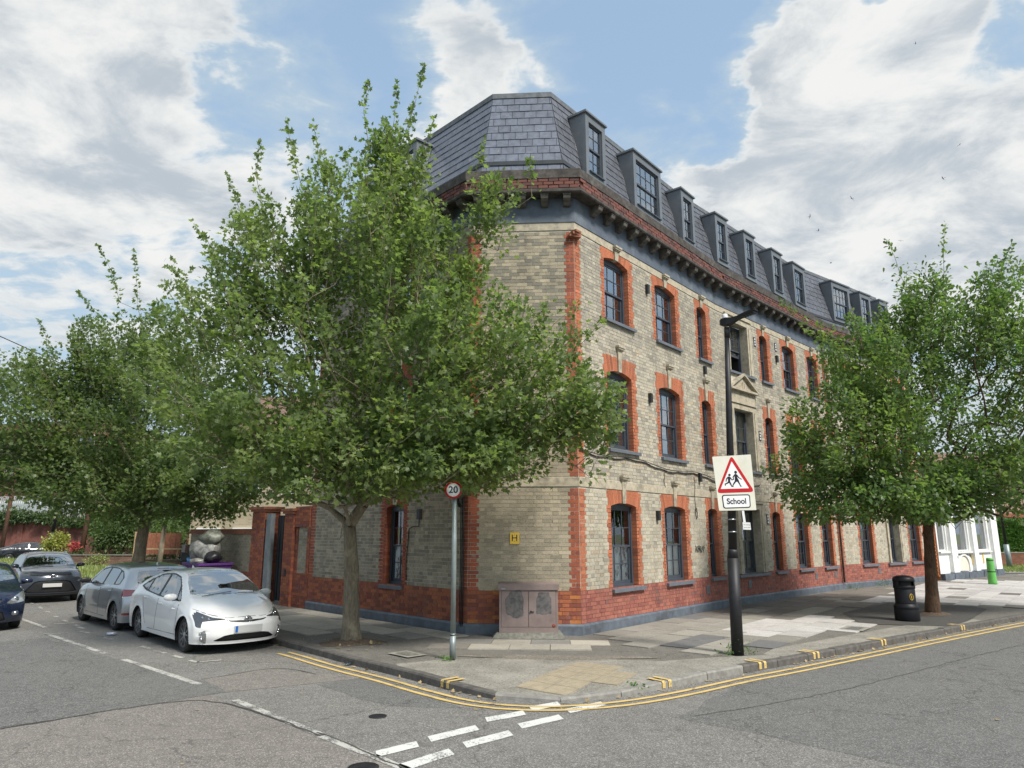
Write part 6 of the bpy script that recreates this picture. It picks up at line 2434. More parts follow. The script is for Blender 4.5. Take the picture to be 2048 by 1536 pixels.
suv_spec = dict(cat='car', L=4.38, W=1.80, H=1.565, sill=.24, wf=1.32, wr=-1.32, arch=.375, wheel_r=.335, rim_r=.22, paint='paint_slate',
    top=[(-2.19, 1.15), (-1.9, 1.30), (-1.2, 1.50), (-.5, 1.56), (.1, 1.555), (.45, 1.47), (.85, 1.25), (1.08, 1.12), (1.4, 1.07), (1.8, 1.01), (2.05, .93), (2.19, .86)],
    belt=[(-2.19, 1.10), (-1.2, 1.10), (0, 1.04), (1.0, 1.0), (1.6, .96), (2.19, .88)],
    front=[(.2, 2.10), (.35, 2.17), (.6, 2.19), (.8, 2.16), (.92, 2.06), (1.05, 1.9)],
    rear=[(.2, -2.08), (.4, -2.15), (.8, -2.19), (1.1, -2.1), (1.4, -1.85)],
    fround=.40, rround=.2, tumble=.48, hood_lines=.015, smooth=9,
    regions=[
        dict(n='windscreen', p='top', poly=[(1.08, 0.02), (1.04, 0.4), (0.9, 0.72), (0.6, 0.64), (0.42, 0.56), (0.39, 0.3), (0.39, -0.3), (0.42, -0.56), (0.6, -0.64), (0.9, -0.72), (1.04, -0.4), (1.08, -0.02)], m='car_glass_screen', zmin=.8, round=.1),
        dict(n='window_surround', p='side', poly=[(.97, 1.035), (.60, 1.28), (.30, 1.43), (-.1, 1.48), (-.9, 1.44), (-1.3, 1.25), (-.2, 1.05)], m='car_glass', round=.1, **{'as': 'side_window'}, zmin=.98),
        dict(n='grille_slot', p='front', poly=[(-.80, .905), (-.5, .845), (-.12, .845), (0, .80), (.12, .845), (.5, .845), (.80, .905), (.5, .865), (-.5, .865)], m='black_plastic', round=.05, inset=.01),
        dict(n='lower_grille', p='front', poly=[(-.72, .36), (-.60, .33), (.60, .33), (.72, .36), (.50, .66), (.35, .70), (-.35, .70), (-.50, .66)], m='black_plastic', round=.12, inset=.03),
        dict(n='headlight', p='front', sym=True, poly=[(.40, .875), (.86, 1.02), (.90, .98), (.88, .90), (.62, .85)], m='lamp_dark', round=.15, wrap=1.1),
        dict(n='fog_lamp', p='front', sym=True, poly=[(.72, .70), (.80, .70), (.80, .64), (.72, .64)], m='lamp_glass', round=.3, wrap=1.1),
        dict(n='bumper_lip', p='front', poly=[(-.82, .30), (.82, .30), (.82, .25), (-.82, .25)], m='black_plastic', round=.1, wrap=1.1),
    ],
    gaps_side=[[(.98, .36), (.95, .98)], [(-.2, .34), (-.18, 1.02)]],
    gaps_front=[[(-.84, 1.0), (-.6, .90), (-.3, .87), (0, .86), (.3, .87), (.6, .90), (.84, 1.0)]],
    handles=[(-.05, .95)], mirror=(.72, 1.10), mirror_paint='paint_slate', plates=[(True, 0, .555, .52, .112)], emblem=(0, .83, .07, 'ovals'), wiper_y=[(-.5, .1)], cowl=(1.12, 1.1), spokes=5, split=(-.12, .12), dark_rim=True)
car(suv_spec, (-16.081, 24.902), -.88, 'dark slate crossover with white number plate facing the camera at the left', group='cars parked on the far side of the left street')

navy_spec = dict(silver_spec)
navy_spec.update(paint='paint_navy', L=4.34, wf=1.32, wr=-1.32,
    top=[(-2.17, 1.30), (-1.8, 1.40), (-1.2, 1.46), (-.5, 1.49), (.1, 1.48), (.45, 1.40), (.85, 1.20), (1.15, 1.04), (1.4, .98), (1.8, .90), (2.05, .80), (2.17, .72)],
    belt=[(-2.17, .98), (-1.2, .99), (0, .955), (1.0, .94), (1.6, .88), (2.17, .72)],
    front=[(.15, 2.05), (.35, 2.15), (.6, 2.16), (.75, 2.08), (.9, 1.92)],
    rear=[(.15, -2.04), (.30, -2.12), (.60, -2.16), (.95, -2.08), (1.38, -1.80), (1.45, -1.7)],
    regions=hatch_regions('paint_navy') + [
        dict(n='headlight', p='front', sym=True, poly=[(.46, .62), (.60, .60), (.86, .64), (.90, .80), (.82, .86), (.66, .78)], m='lamp_glass', round=.2, wrap=1.1),
        dict(n='fog_lamp', p='front', sym=True, poly=[(.60, .44), (.74, .44), (.74, .34), (.60, .34)], m='lamp_glass', round=.35, wrap=1.1),
        dict(n='lower_grille', p='front', poly=[(-.5, .24), (.5, .24), (.40, .46), (-.40, .46)], m='black_plastic', round=.15, inset=.02),
        dict(n='grille', p='front', poly=[(-.35, .62), (.35, .62), (.38, .72), (-.38, .72)], m='black_plastic', round=.1, inset=.015),
        dict(n='rear_window', p='rear', poly=[(-.60, 1.02), (.60, 1.02), (.52, 1.32), (-.52, 1.32)], m='car_glass', round=.2, zmin=.98)],
    projectors=[(.66, .70, .06), (.67, .39, .04)], mirror=(.75, 1.0), mirror_paint='paint_navy', plates=[], gaps_front=[[(-.80, .86), (-.6, .80), (-.3, .75), (0, .745), (.3, .75), (.6, .80), (.80, .86)]], antenna=-1.2)
car(navy_spec, (-13.249, 17.939), -.862, 'dark navy hatchback cut off by the left edge of the photo', group='cars parked on the far side of the left street')

sedan_spec = dict(silver_spec)
sedan_spec.update(cat='car', L=4.95, W=1.87, paint='paint_black', wf=1.48, wr=-1.45, res=.05,
    top=[(-2.47, .98), (-2.0, 1.06), (-1.6, 1.18), (-.9, 1.40), (-.2, 1.46), (.3, 1.43), (.7, 1.27), (1.15, 1.02), (1.6, .95), (2.1, .86), (2.35, .75), (2.47, .68)],
    belt=[(-2.47, .95), (-1.2, .98), (0, .95), (1.0, .92), (1.6, .86), (2.47, .70)],
    front=[(.15, 2.35), (.35, 2.46), (.6, 2.45), (.75, 2.36), (.9, 2.2)],
    rear=[(.15, -2.35), (.4, -2.44), (.7, -2.47), (.95, -2.42), (1.05, -2.3)],
    regions=[
        dict(n='windscreen', p='top', poly=[(1.14, 0.02), (1.1, 0.4), (0.96, 0.7), (0.5, 0.58), (0.36, 0.52), (0.33, 0.3), (0.33, -0.3), (0.36, -0.52), (0.5, -0.58), (0.96, -0.7), (1.1, -0.4), (1.14, -0.02)], m='car_glass_far', zmin=.8, round=.1),
        dict(n='window_front', p='side', poly=[(1.0, .97), (.55, 1.25), (.2, 1.37), (-.22, 1.38), (-.20, .98)], m='car_glass_far', round=.1, **{'as': 'side_window'}),
        dict(n='window_rear', p='side', poly=[(-.29, .98), (-.31, 1.38), (-.8, 1.33), (-1.3, 1.16), (-1.45, 1.03)], m='car_glass_far', round=.1, **{'as': 'side_window'}),
        dict(n='headlight', p='front', sym=True, poly=[(.45, .62), (.85, .66), (.88, .80), (.6, .74)], m='lamp_glass', round=.2, wrap=1.1),
        dict(n='tail_light', p='rear', sym=True, poly=[(.50, .92), (.88, .94), (.88, .80), (.6, .80)], m='lamp_red', round=.2, wrap=1.1)],
    plates=[], antenna=None, gaps_side=[[(-.25, .3), (-.25, .95)]], gaps_front=[], mirror=(.85, .99), spokes=10, split=(0,))
car(sedan_spec, (-37.9, 56.8), .62, 'black saloon far off before the red retaining wall', group=None, res=.045)

# ------------------------------------------------------------ gate, garden wall and what stands along the left wall
def brick_pier(o, s0, s1, o0, o1, z0, z1, cap=True, sg=SL, cls='base'):
    """brick pier or wall part built of courses"""
    V, F, TT = [], [], []
    core = MB(); wbox(core, sg, s0 + .008, s1 - .008, o0 + .008, o1 - .008, z0, z1)
    core.build('core', 'mortar_red' if cls != 'stock' else 'mortar', o)
    k = 0
    z = z0
    while z < z1 - .02:
        zt = min(z + COURSE - .009, z1)
        for face in ('f', 'r'):
            a, b = (s0, s1) if face == 'f' else (o0, o1)
            x = a - (k % 2) * .12
            while x < b:
                c0, c1 = max(x, a) + .004, min(x + .235, b) - .004
                x += .24
                if c1 - c0 < .03:
                    continue
                col = colour('L' if cls == 'base' else 'C', x, .6 if cls == 'base' else z, cls)
                if face == 'f':
                    p = [sg.p(c0, o1 + .004, z), sg.p(c1, o1 + .004, z), sg.p(c1, o1 + .004, zt), sg.p(c0, o1 + .004, zt)]
                    q = [sg.p(c0, o1 - .02, z), sg.p(c1, o1 - .02, z), sg.p(c1, o1 - .02, zt), sg.p(c0, o1 - .02, zt)]
                    sets = [(p, q)]
                else:
                    sets = []
                    for sx, in_ in ((s1 + .004, s1 - .02), (s0 - .004, s0 + .02)):
                        sets.append(([sg.p(sx, c0, z), sg.p(sx, c1, z), sg.p(sx, c1, zt), sg.p(sx, c0, zt)], [sg.p(in_, c0, z), sg.p(in_, c1, z), sg.p(in_, c1, zt), sg.p(in_, c0, zt)]))
                for p, q in sets:
                    n = len(V)
                    V.extend(p + q)
                    F.extend([(n, n + 1, n + 2, n + 3), (n + 4, n, n + 3, n + 7), (n + 1, n + 5, n + 6, n + 2), (n + 3, n + 2, n + 6, n + 7)])
                    TT.extend([col] * 4)
        z += COURSE
        k += 1
    b = link_mesh('brickwork', np_mesh('brickwork', V, F, o.location, tint=TT), 'brick_attr', o)
    b['kind'] = 'stuff'
    if cap:
        c = MB()
        wbox(c, sg, s0 - .05, s1 + .05, o0 - .05, o1 + .05, z1, z1 + .07)
        wbox(c, sg, s0 - .09, s1 + .09, o0 - .09, o1 + .09, z1 + .071, z1 + .15)
        c.build('cap', 'wood_red', o)


def at_wall(s, o=0):
    p = SL.p(s, o, 0)
    return (p[0], p[1], .10)


gp = thing('gate_pier', 'red brick gate pier joined to the corner block, right of the dark gate', 'pier', at_wall(-8.2))
brick_pier(gp, -8.42, -7.86, -.35, .10, .1, 2.75)
brick_pier(gp, -7.855, -6.98, -.35, .02, .1, 1.05, False)
brick_pier(gp, -7.855, -7.70, -.35, .005, 1.051, 2.35, False)
brick_pier(gp, -7.12, -6.98, -.35, .02, 1.051, 2.35, False)
brick_pier(gp, -7.695, -7.125, -.35, -.02, 1.051, 2.352, False, cls='stock')
brick_pier(gp, -7.855, -6.98, -.35, .05, 2.36, 2.95, False)
gp2 = thing('gate_pier', 'red brick pier on the far side of the gate, beside the purple bin wall', 'pier', at_wall(-10.3))
brick_pier(gp2, -10.64, -9.74, -.40, .12, .1, 2.85)
gt = thing('gate', 'tall dark boarded gate standing ajar behind a pale steel post', 'gate', at_wall(-9.0))
po = MB(); wbox(po, SL, -9.60, -9.30, -.02, .12, .1, 2.78); po.build('post', 'gate_post', gt)
for k in range(5):
    b = MB(); wbox(b, SL, -9.28 + k * .165, -9.125 + k * .165, -.16 - .02 * k, -.12 - .02 * k, .18, 2.72); b.build('board', 'gate_black', gt)
b = MB()
for z in (.4, 1.45, 2.5):
    wbox(b, SL, -9.40, -8.55, -.26, -.165, z, z + .09)
b.build('rail', 'gate_black', gt)
hb = MB(); wbox(hb, SL, -8.20, -8.12, .106, .14, .95, 1.15); hb.build('intercom', 'gate_black', gp)
# low post and box
gw = thing('garden_wall', 'cream brick garden wall with red base and red coping behind the purple bin', 'wall', at_wall(-13.5))
brick_pier(gw, -16.3, -10.66, -.30, .0, .1, .95, False)
brick_pier(gw, -16.3, -10.66, -.30, -.03, .951, 2.15, False, cls='stock')
c = MB(); wbox(c, SL, -16.35, -10.65, -.36, .05, 2.151, 2.24); wbox(c, SL, -16.35, -10.65, -.31, .00, 2.241, 2.32); c.build('coping', 'wood_red', gw)
c = MB(); wbox(c, SL, -16.75, -16.36, -.25, .12, .1, 1.75); c.build('end_post', 'cabinet_paint', gw)

# bin and rubbish
def blob(mb, c, r, seed, n=14, m=10, squash=.8):
    rr_ = random.Random(seed)
    ph = [rr_.uniform(0, 6) for _ in range(6)]
    vs, fs = [], []
    for i in range(m + 1):
        th = math.pi * i / m
        for j in range(n):
            a = 2 * math.pi * j / n
            d = 1 + .14 * math.sin(3 * a + ph[0] + 2 * th) + .10 * math.sin(5 * a + ph[1]) * math.sin(th * 3 + ph[2]) + .06 * math.sin(9 * a + ph[3] + th * 5)
            vs.append((c[0] + r[0] * d * math.sin(th) * math.cos(a), c[1] + r[1] * d * math.sin(th) * math.sin(a), c[2] + r[2] * d * math.cos(th)))
    for i in range(m):
        for j in range(n):
            fs.append((i * n + j, (i + 1) * n + j, (i + 1) * n + (j + 1) % n, i * n + (j + 1) % n))
    mb.add(vs, fs, True)


pc = SL.p(-12.15, .85, 0)
wb = thing('waste_container', 'big purple wheeled waste container heaped with rubbish against the cream wall', 'bin', (pc[0], pc[1], .12))
ang = math.atan2(SL.d.y, SL.d.x)
ca, sa = math.cos(ang), math.sin(ang)


def loc_(x, y, z, c=pc):
    return (c[0] + x * ca - y * sa, c[1] + x * sa + y * ca, z)


mb = MB()
mb.hexa([loc_(x, y, .28) for x, y in ((-.58, -.42), (.58, -.42), (.58, .42), (-.58, .42))] + [loc_(x, y, 1.18) for x, y in ((-.68, -.52), (.68, -.52), (.68, .52), (-.68, .52))])
wbody = mb.build('body', 'purple_plastic', wb)
mb = MB()
for x0, x1, y0, y1 in ((-.72, .72, -.56, -.50), (-.72, .72, .50, .56), (-.72, -.66, -.5, .5), (.66, .72, -.5, .5)):
    mb.hexa([loc_(x, y, 1.17) for x, y in ((x0, y0), (x1, y0), (x1, y1), (x0, y1))] + [loc_(x, y, 1.24) for x, y in ((x0, y0), (x1, y0), (x1, y1), (x0, y1))])
mb.build('rim', 'purple_plastic', wb)
for x, y in ((-.5, -.35), (.5, -.35), (.5, .35), (-.5, .35)):
    w_ = MB(); w_.lathe(loc_(x, y, .20), [(.08, -.025), (.08, .025)], 14, (ca, sa, 0)); w_.build('wheel', 'rubber', wb)
plain('sack_clear', (.17, .17, .155), .35, var=.55, scale=7, dirt=((.42, .42, .40), .6), bmp=.5)
plain('sack_green', (.12, .13, .10), .4, var=.4, scale=9, dirt=((.28, .29, .26), .5), bmp=.5)
plain('sack_black', (.02, .02, .022), .35, var=.4, scale=12, bmp=.5)
plain('sack_blue', (.06, .22, .42), .5, var=.3, scale=12)
for c, r, s_, m, lb in (((-.18, 0, 1.62), (.52, .42, .42), 1, 'sack_clear', 'bulging clear rubbish sack filling the purple container'), ((.02, .05, 2.02), (.36, .30, .24), 2, 'sack_green', 'grey-green sack on top of the heap in the purple container'),
                    ((.42, .0, 1.42), (.24, .3, .18), 3, 'sack_black', 'small black sack at the right rim of the purple container'), ((-.45, -.3, 1.30), (.20, .16, .14), 4, 'sack_blue', 'blue bag on the left rim of the purple container'), ((.12, -.38, 1.28), (.26, .14, .10), 5, 'sack_clear', 'crumpled pale wrapping spilling over the purple container rim')):
    mb = MB(); blob(mb, loc_(*c), r, s_)
    o = mb.build('rubbish_bag', m, None, (pc[0], pc[1], .12))
    tag(o, lb, 'rubbish bag', 'rubbish heaped on the purple container')
for k in range(4):
    c2 = SL.p(-13.75 + .03 * k, .75, 0)
    mb = MB()
    z = .12 + .28 * k + .3
    mb.hexa([loc_(x, y, z, c2) for x, y in ((-.42, -.3), (.42, -.3), (.42, .3), (-.42, .3))] + [loc_(x * .97, y * .97, z + .25, c2) for x, y in ((-.42, -.3), (.42, -.3), (.42, .3), (-.42, .3))])
    mb.hexa([loc_(x, y, z + .251, c2) for x, y in ((-.44, -.32), (.44, -.32), (.44, .32), (-.44, .32))] + [loc_(x, y, z + .27, c2) for x, y in ((-.44, -.32), (.44, -.32), (.44, .32), (-.44, .32))])
    o = mb.build('cushion', 'seat_dark', None, (c2[0], c2[1], .12))
    tag(o, ['lowest', 'second lowest', 'second highest', 'topmost'][k] + ' black seat cushion in the pile left of the purple container', 'cushion', 'black cushions piled beside the purple container')
mb = MB(); cp = SL.p(-13.7, .75, 0); mb.box((cp[0], cp[1], .265), (.95, .7, .27), ang)
tag(mb.build('crate', 'purple_plastic', None, (cp[0], cp[1], .12)), 'flat dark purple crate under the pile of black cushions', 'crate')

# utility cabinet in front of the chamfered corner
cb = thing('utility_cabinet', 'pinkish grey two-door street cabinet with scrubbed dark patches on a concrete plinth', 'cabinet', (.34, 15.05, .12))
mb = MB()
mb.hexa([(-.40, 14.80, .11), (1.08, 14.80, .11), (1.08, 15.36, .11), (-.40, 15.36, .11), (-.31, 14.90, .215), (.99, 14.90, .215), (.99, 15.34, .215), (-.31, 15.34, .215)])
mb.build('plinth', 'concrete_old', cb)
mb = MB()
mb.box((.34, 15.14, .265), (1.20, .38, .10))
for x in (-.24, .92):
    mb.box((x, 15.14, .67), (.04, .38, .71))
mb.box((.34, 15.31, .67), (1.12, .03, .71))
mb.box((.34, 15.14, 1.035), (1.20, .38, .02))
mb.build('body', 'cabinet_paint', cb)
mb = MB()
mb.hexa([(-.29, 14.92, 1.047), (.97, 14.92, 1.047), (.97, 15.36, 1.047), (-.29, 15.36, 1.047), (-.29, 14.92, 1.16), (.97, 14.92, 1.16), (.97, 15.36, 1.185), (-.29, 15.36, 1.185)])
mb.build('hood', 'cabinet_paint', cb)
for x0, x1, nm in ((-.215, .335, 'left'), (.345, .895, 'right')):
    mb = MB(); mb.box(((x0 + x1) / 2, 14.957, .672), (x1 - x0, .025, .70))
    d = mb.build('door', 'cabinet_paint', cb)
    sc = MB()
    n = 26
    cx, cz, rx, rz = ((x0 + x1) / 2 + (-.0 if nm == 'left' else .03), .76 if nm == 'left' else .77, .19 if nm == 'left' else .155, .27 if nm == 'left' else .22)
    vs = [(cx, 14.9435, cz)]
    for k in range(n):
        a = 2 * math.pi * k / n
        e = 1 + .08 * math.sin(3 * a + x0 * 9) + .05 * math.sin(7 * a)
        pw = .75 if nm == 'left' else .5
        vs.append((cx + rx * e * math.copysign(abs(math.cos(a)) ** pw, math.cos(a)), 14.9435, cz + rz * e * math.copysign(abs(math.sin(a)) ** pw, math.sin(a))))
    sc.add(vs, [(0, 1 + k, 1 + (k + 1) % n) for k in range(n)])
    sc.build('scrubbed_patch', 'cabinet_scrub', d)
hd = MB(); hd.lathe((.385, 14.94, .62), [(.018, -.02), (.018, .02)], 10, (0, -1, 0)); hd.tube([(.37, 14.93, .62), (.45, 14.93, .615)], .009, 6); hd.build('latch', 'black_metal', cb)
rs = MB(); rs.lathe((.85, 14.944, .345), [(.035, 0), (.028, .002), (0, .003)], 9, (0, -1, 0)); rs.build('rust_spot', 'rust', cb)
lb_ = MB(); lb_.box((-.18, 14.917, 1.07), (.09, .006, .03)); lb_.build('maker_plate', 'alloy', cb)

# hydrant sign
hx, hy, hz = SC.p(1.01, .02, 2.08)
hs = thing('hydrant_sign', 'small yellow plate lettered H on the chamfered corner wall above the cabinet', 'sign', (hx, hy, hz))
mb = MB(); wbox(mb, SC, .91, 1.11, .012, .03, 1.96, 2.20)
mb.build('plate', 'sign_yellow', hs)
n3 = (SC.n.x, SC.n.y, 0); d3 = (SC.d.x, SC.d.y, 0)
text_mesh('letter', 'H', .20, SC.p(1.01, .032, 2.08), d3, n3, 'sign_black', hs, bold=.0, depth=.001)
mb = MB()
for z in (2.15, 2.005):
    mb.lathe(SC.p(1.01, .031, z), [(.008, 0), (.006, .004), (0, .004)], 8, n3)
mb.build('screw', 'rust', hs)

# speed limit sign
sp_ = thing('speed_sign', 'slim grey pole carrying a round red-ringed 20 sign half hidden by maple leaves', 'sign', (-1.0, 12.47, .12))
MB().tube([(-1.0, 12.47, .10), (-1.0, 12.47, .50)], .052, 16).tube([(-1.0, 12.47, .50), (-1.0, 12.47, .53)], [.052, .044], 16).tube([(-1.0, 12.47, .53), (-1.01, 12.47, 3.06)], .044, 16).build('pole', 'grey_pole', sp_)
MB().tube([(-1.0, 12.47, .50), (-1.0, 12.47, .515)], .056, 16).build('collar', 'black_metal', sp_)
fy = 12.40
MB().lathe((-1.03, fy, 2.93), [(.150, -.006), (.150, .0), (0, .0)], 40, (0, -1, 0)).build('disc', 'sign_red', sp_)
MB().lathe((-1.03, fy - .001, 2.93), [(.117, 0), (.117, .002), (0, .002)], 40, (0, -1, 0)).build('face', 'sign_white', sp_)
text_mesh('numerals', '20', .165, (-1.03, fy - .0045, 2.93), (1, 0, 0), (0, -1, 0), 'sign_black', sp_, bold=.0035, depth=.001)
MB().box((-1.02, 12.435, 2.98), (.12, .05, .03)).box((-1.02, 12.435, 2.86), (.12, .05, .03)).build('clip', 'grey_pole', sp_)

# street lamp
lp = thing('street_lamp', 'tall black lamp post on the right pavement carrying the school sign', 'street lamp', (3.95, 12.96, .12))
MB().tube([(3.95, 12.96, .08), (3.97, 12.96, 1.75)], [.105, .100], 20).tube([(3.97, 12.96, 1.75), (3.975, 12.96, 1.86), (3.98, 12.96, 1.9)], [.100, .088, .084], 20).tube([(3.98, 12.96, 1.9), (4.08, 12.96, 4.6), (4.13, 12.96, 6.02)], [.078, .056, .043], 18).build('pole', 'black_metal', lp)
MB().tube([(4.13, 12.96, 5.86), (4.135, 12.96, 6.06)], .052, 16).build('spigot', 'black_metal', lp)
hd = MB()
la = Vector((.72, -.69, 0)).normalized()
ln_ = Vector((-la.y, la.x, 0))
prof = [(-.20, .06, 6.10, 6.22), (-.12, .11, 6.06, 6.27), (.05, .12, 6.05, 6.28), (.22, .10, 6.10, 6.25), (.42, .085, 6.18, 6.27), (.62, .13, 6.23, 6.30), (.98, .13, 6.31, 6.36), (1.02, .10, 6.325, 6.355)]
vs = []
for x, w_, za, zb in prof:
    c = Vector((4.135, 12.96, 0)) + la * x * .60
    w_ *= .78; za = 6.17 + (za - 6.17) * .62; zb = 6.17 + (zb - 6.17) * .62
    for sy, zz in ((-1, za), (1, za), (1, zb), (-1, zb)):
        q = c + ln_ * w_ * sy * (.8 if zz == za else 1)
        vs.append((q.x, q.y, zz))
hd.add(vs, [(4 * i + j, 4 * i + (j + 1) % 4, 4 * i + 4 + (j + 1) % 4, 4 * i + 4 + j) for i in range(len(prof) - 1) for j in range(4)] + [(3, 2, 1, 0), tuple(len(vs) - 4 + k for k in range(4))], False)
recalc(hd.build('lantern', 'black_metal', lp))
ll = MB()
for k in range(5):
    c = Vector((4.135, 12.96, 0)) + la * (.37 + .05 * k)
    z = 6.192 + .009 * k
    ll.hexa([(*(c + la * a + ln_ * b).xy, z + a * .18) for a, b in ((-.016, -.065), (.016, -.065), (.016, .065), (-.016, .065))] + [(*(c + la * a + ln_ * b).xy, z + .012 + a * .18) for a, b in ((-.016, -.065), (.016, -.065), (.016, .065), (-.016, .065))])
ll.build('lens_strip', 'alloy_dark', lp)
MB().lathe((4.12, 12.98, 6.22), [(.05, 0), (.055, .02), (.05, .10), (.042, .115), (0, .12)], 16).build('light_sensor', 'white_plastic', lp)
for z in (2.42, 2.20):
    MB().tube([(3.985, 12.96, z), (3.985, 12.96, z + .022)], .088, 18).build('band_clamp', 'alloy', lp)
MB().box((3.985, 12.87, .9), (.10, .015, .28)).build('access_door', 'black_metal', lp)

# school warning sign: laid out on its own plane
SP = Vector((4.035, 12.82, 3.075))
SX = Vector((.995, .03, 0)).normalized()
SZ = Vector((0, 0, 1))
SN = Vector((.03, -.995, 0)).normalized()
sc_ = thing('school_sign', 'cream panel with red triangle, two running children and the word School on the lamp post', 'sign', tuple(SP))
K = 1 / 931.


def sp2(px, py, o=0):
    return SP + SX * ((px - 540) * K) + SZ * (-(py - 595) * K) + SN * o


def flat(name, poly, o, t, material, parent=sc_):
    mb = MB()
    f = [tuple(sp2(x, y, o + t)) for x, y in poly]
    b = [tuple(sp2(x, y, o)) for x, y in poly]
    n = len(poly)
    tri = geometry.tessellate_polygon([[Vector((x, y, 0)) for x, y in poly]])
    mb.add(f + b, [tuple(q) for q in tri] + [(i, (i + 1) % n, n + (i + 1) % n, n + i) for i in range(n)] + [tuple(x + n for x in q)[::-1] for q in tri])
    o_ = mb.build(name, material, parent)
    recalc(o_)
    return o_


def rpoly(poly, r, k=6):
    out = []
    n = len(poly)
    for i in range(n):
        p = Vector(poly[i]); a = (Vector(poly[i - 1]) - p); b = (Vector(poly[(i + 1) % n]) - p)
        a = p + a.normalized() * r; b = p + b.normalized() * r
        for j in range(k + 1):
            t = j / k
            q = a * (1 - t) ** 2 + p * 2 * t * (1 - t) + b * t * t
            out.append((q.x, q.y))
    return out


panel = flat('panel', rpoly([(193, 148), (858, 106), (889, 1040), (256, 1052)], 10, 3), 0, .006, 'sign_back')
tri_o = flat('triangle_border', rpoly([(520, 118), (880, 738), (232, 762)], 78, 8), .007, .0015, 'sign_red')
flat('triangle_field', rpoly([(520, 226), (787, 678), (304, 692)], 6, 3), .009, .001, 'sign_white', tri_o)


def capsule(a, b, ra, rb, k=6):
    a, b = Vector(a), Vector(b)
    d = (b - a).normalized(); n = Vector((-d.y, d.x))
    out = []
    for j in range(k + 1):
        t = math.pi * j / k
        q = b + n * rb * math.cos(t) + d * rb * math.sin(t)
        out.append((q.x, q.y))
    for j in range(k + 1):
        t = math.pi * j / k
        q = a - n * ra * math.cos(t) - d * ra * math.sin(t)
        out.append((q.x, q.y))
    return out


fig = MB()


def figp(poly):
    tri = geometry.tessellate_polygon([[Vector((x, y, 0)) for x, y in poly]])
    fig.add([tuple(sp2(x, y, .0108)) for x, y in poly], [tuple(q) for q in tri])


def disc(cx, cy, r, n=18):
    return [(cx + r * math.cos(2 * math.pi * k / n), cy + r * math.sin(2 * math.pi * k / n)) for k in range(n)]


# boy: head, trunk, arms, legs
for q in (disc(467, 457, 22), capsule((458, 505), (455, 565), 24, 17), capsule((440, 495), (412, 525), 11, 9), capsule((412, 525), (404, 565), 9, 7), capsule((478, 500), (505, 538), 10, 8), capsule((505, 538), (530, 532), 8, 7),
          capsule((452, 568), (430, 590), 15, 12), capsule((430, 590), (386, 610), 12, 9), capsule((386, 606), (386, 632), 9, 7), capsule((462, 575), (482, 615), 15, 12), capsule((482, 615), (496, 648), 11, 8), capsule((496, 650), (520, 650), 7, 6)):
    figp(q)
# girl: head, dress, arms, legs
for q in (disc(576, 410, 25), capsule((572, 460), (578, 515), 24, 20), [(556, 500), (598, 498), (628, 560), (610, 568), (580, 572), (552, 566)], capsule((556, 458), (528, 492), 12, 9), capsule((528, 492), (536, 530), 9, 7), capsule((592, 458), (622, 500), 12, 9), capsule((622, 500), (668, 527), 9, 7),
          capsule((565, 562), (535, 600), 14, 12), capsule((535, 600), (512, 640), 11, 8), capsule((510, 642), (524, 652), 7, 6), capsule((608, 562), (628, 600), 14, 11), capsule((628, 600), (646, 640), 10, 8), capsule((646, 646), (668, 643), 7, 5)):
    figp(q)
fo = fig.build('children', 'sign_black', tri_o)
recalc(fo)
pl_o = flat('plate_border', rpoly([(314, 790), (796, 778), (797, 1003), (330, 1018)], 45, 6), .007, .0015, 'sign_black')
flat('plate_field', rpoly([(332, 808), (779, 797), (780, 987), (347, 1001)], 32, 6), .009, .001, 'sign_white', pl_o)
tx_ = text_mesh('word', 'School', .142, tuple(sp2(560, 898, .0108)), tuple(SX + SZ * .022), tuple(SN), 'sign_black', pl_o, bold=.0035, depth=.0004, sx=.93)
MB().tube([tuple(sp2(620, 116, .004)), tuple(sp2(635, 108, -.05))], .008, 6).build('bracket', 'black_metal', sc_)
# small parking notice under it
nt_ = thing('parking_notice', 'tiny white notice plate on a pale strip below the school sign', 'sign', tuple(sp2(708, 1300)))
MB().hexa([tuple(sp2(x, y, o)) for o in (-.004, .0) for x, y in ((655, 1240), (697, 1240), (680, 1045), (640, 1045))]).build('strip', 'white_plastic', nt_)
pm = MB().hexa([tuple(sp2(x, y, o)) for o in (.001, .006) for x, y in ((642, 1362), (775, 1366), (768, 1246), (638, 1240))]).build('plate', 'plate_white', nt_)
recalc(pm)
text_mesh('notice_line', 'No waiting', .026, tuple(sp2(706, 1283, .0068)), tuple(SX), tuple(SN), 'graffiti', nt_, depth=.0003)
text_mesh('notice_line', 'at any time', .026, tuple(sp2(708, 1325, .0068)), tuple(SX), tuple(SN), 'graffiti', nt_, depth=.0003)

# litter bin
lx, ly = 9.50, 17.80
lbn = thing('litter_bin', 'black barrel-shaped litter bin with domed hood between the lamp and the oak', 'bin', (lx, ly, .12))
MB().lathe((lx, ly, .12), [(.335, 0), (.345, .02), (.345, .26), (.335, .29), (.345, .31), (.345, .36), (.30, .40), (.295, .42)], 40).build('base', 'bin_plastic', lbn)
MB().lathe((lx, ly, .12), [(.29, .415), (.285, .44), (.285, .80), (.27, .82)], 40).build('body', 'bin_plastic', lbn)
hmb = MB()
n = 40
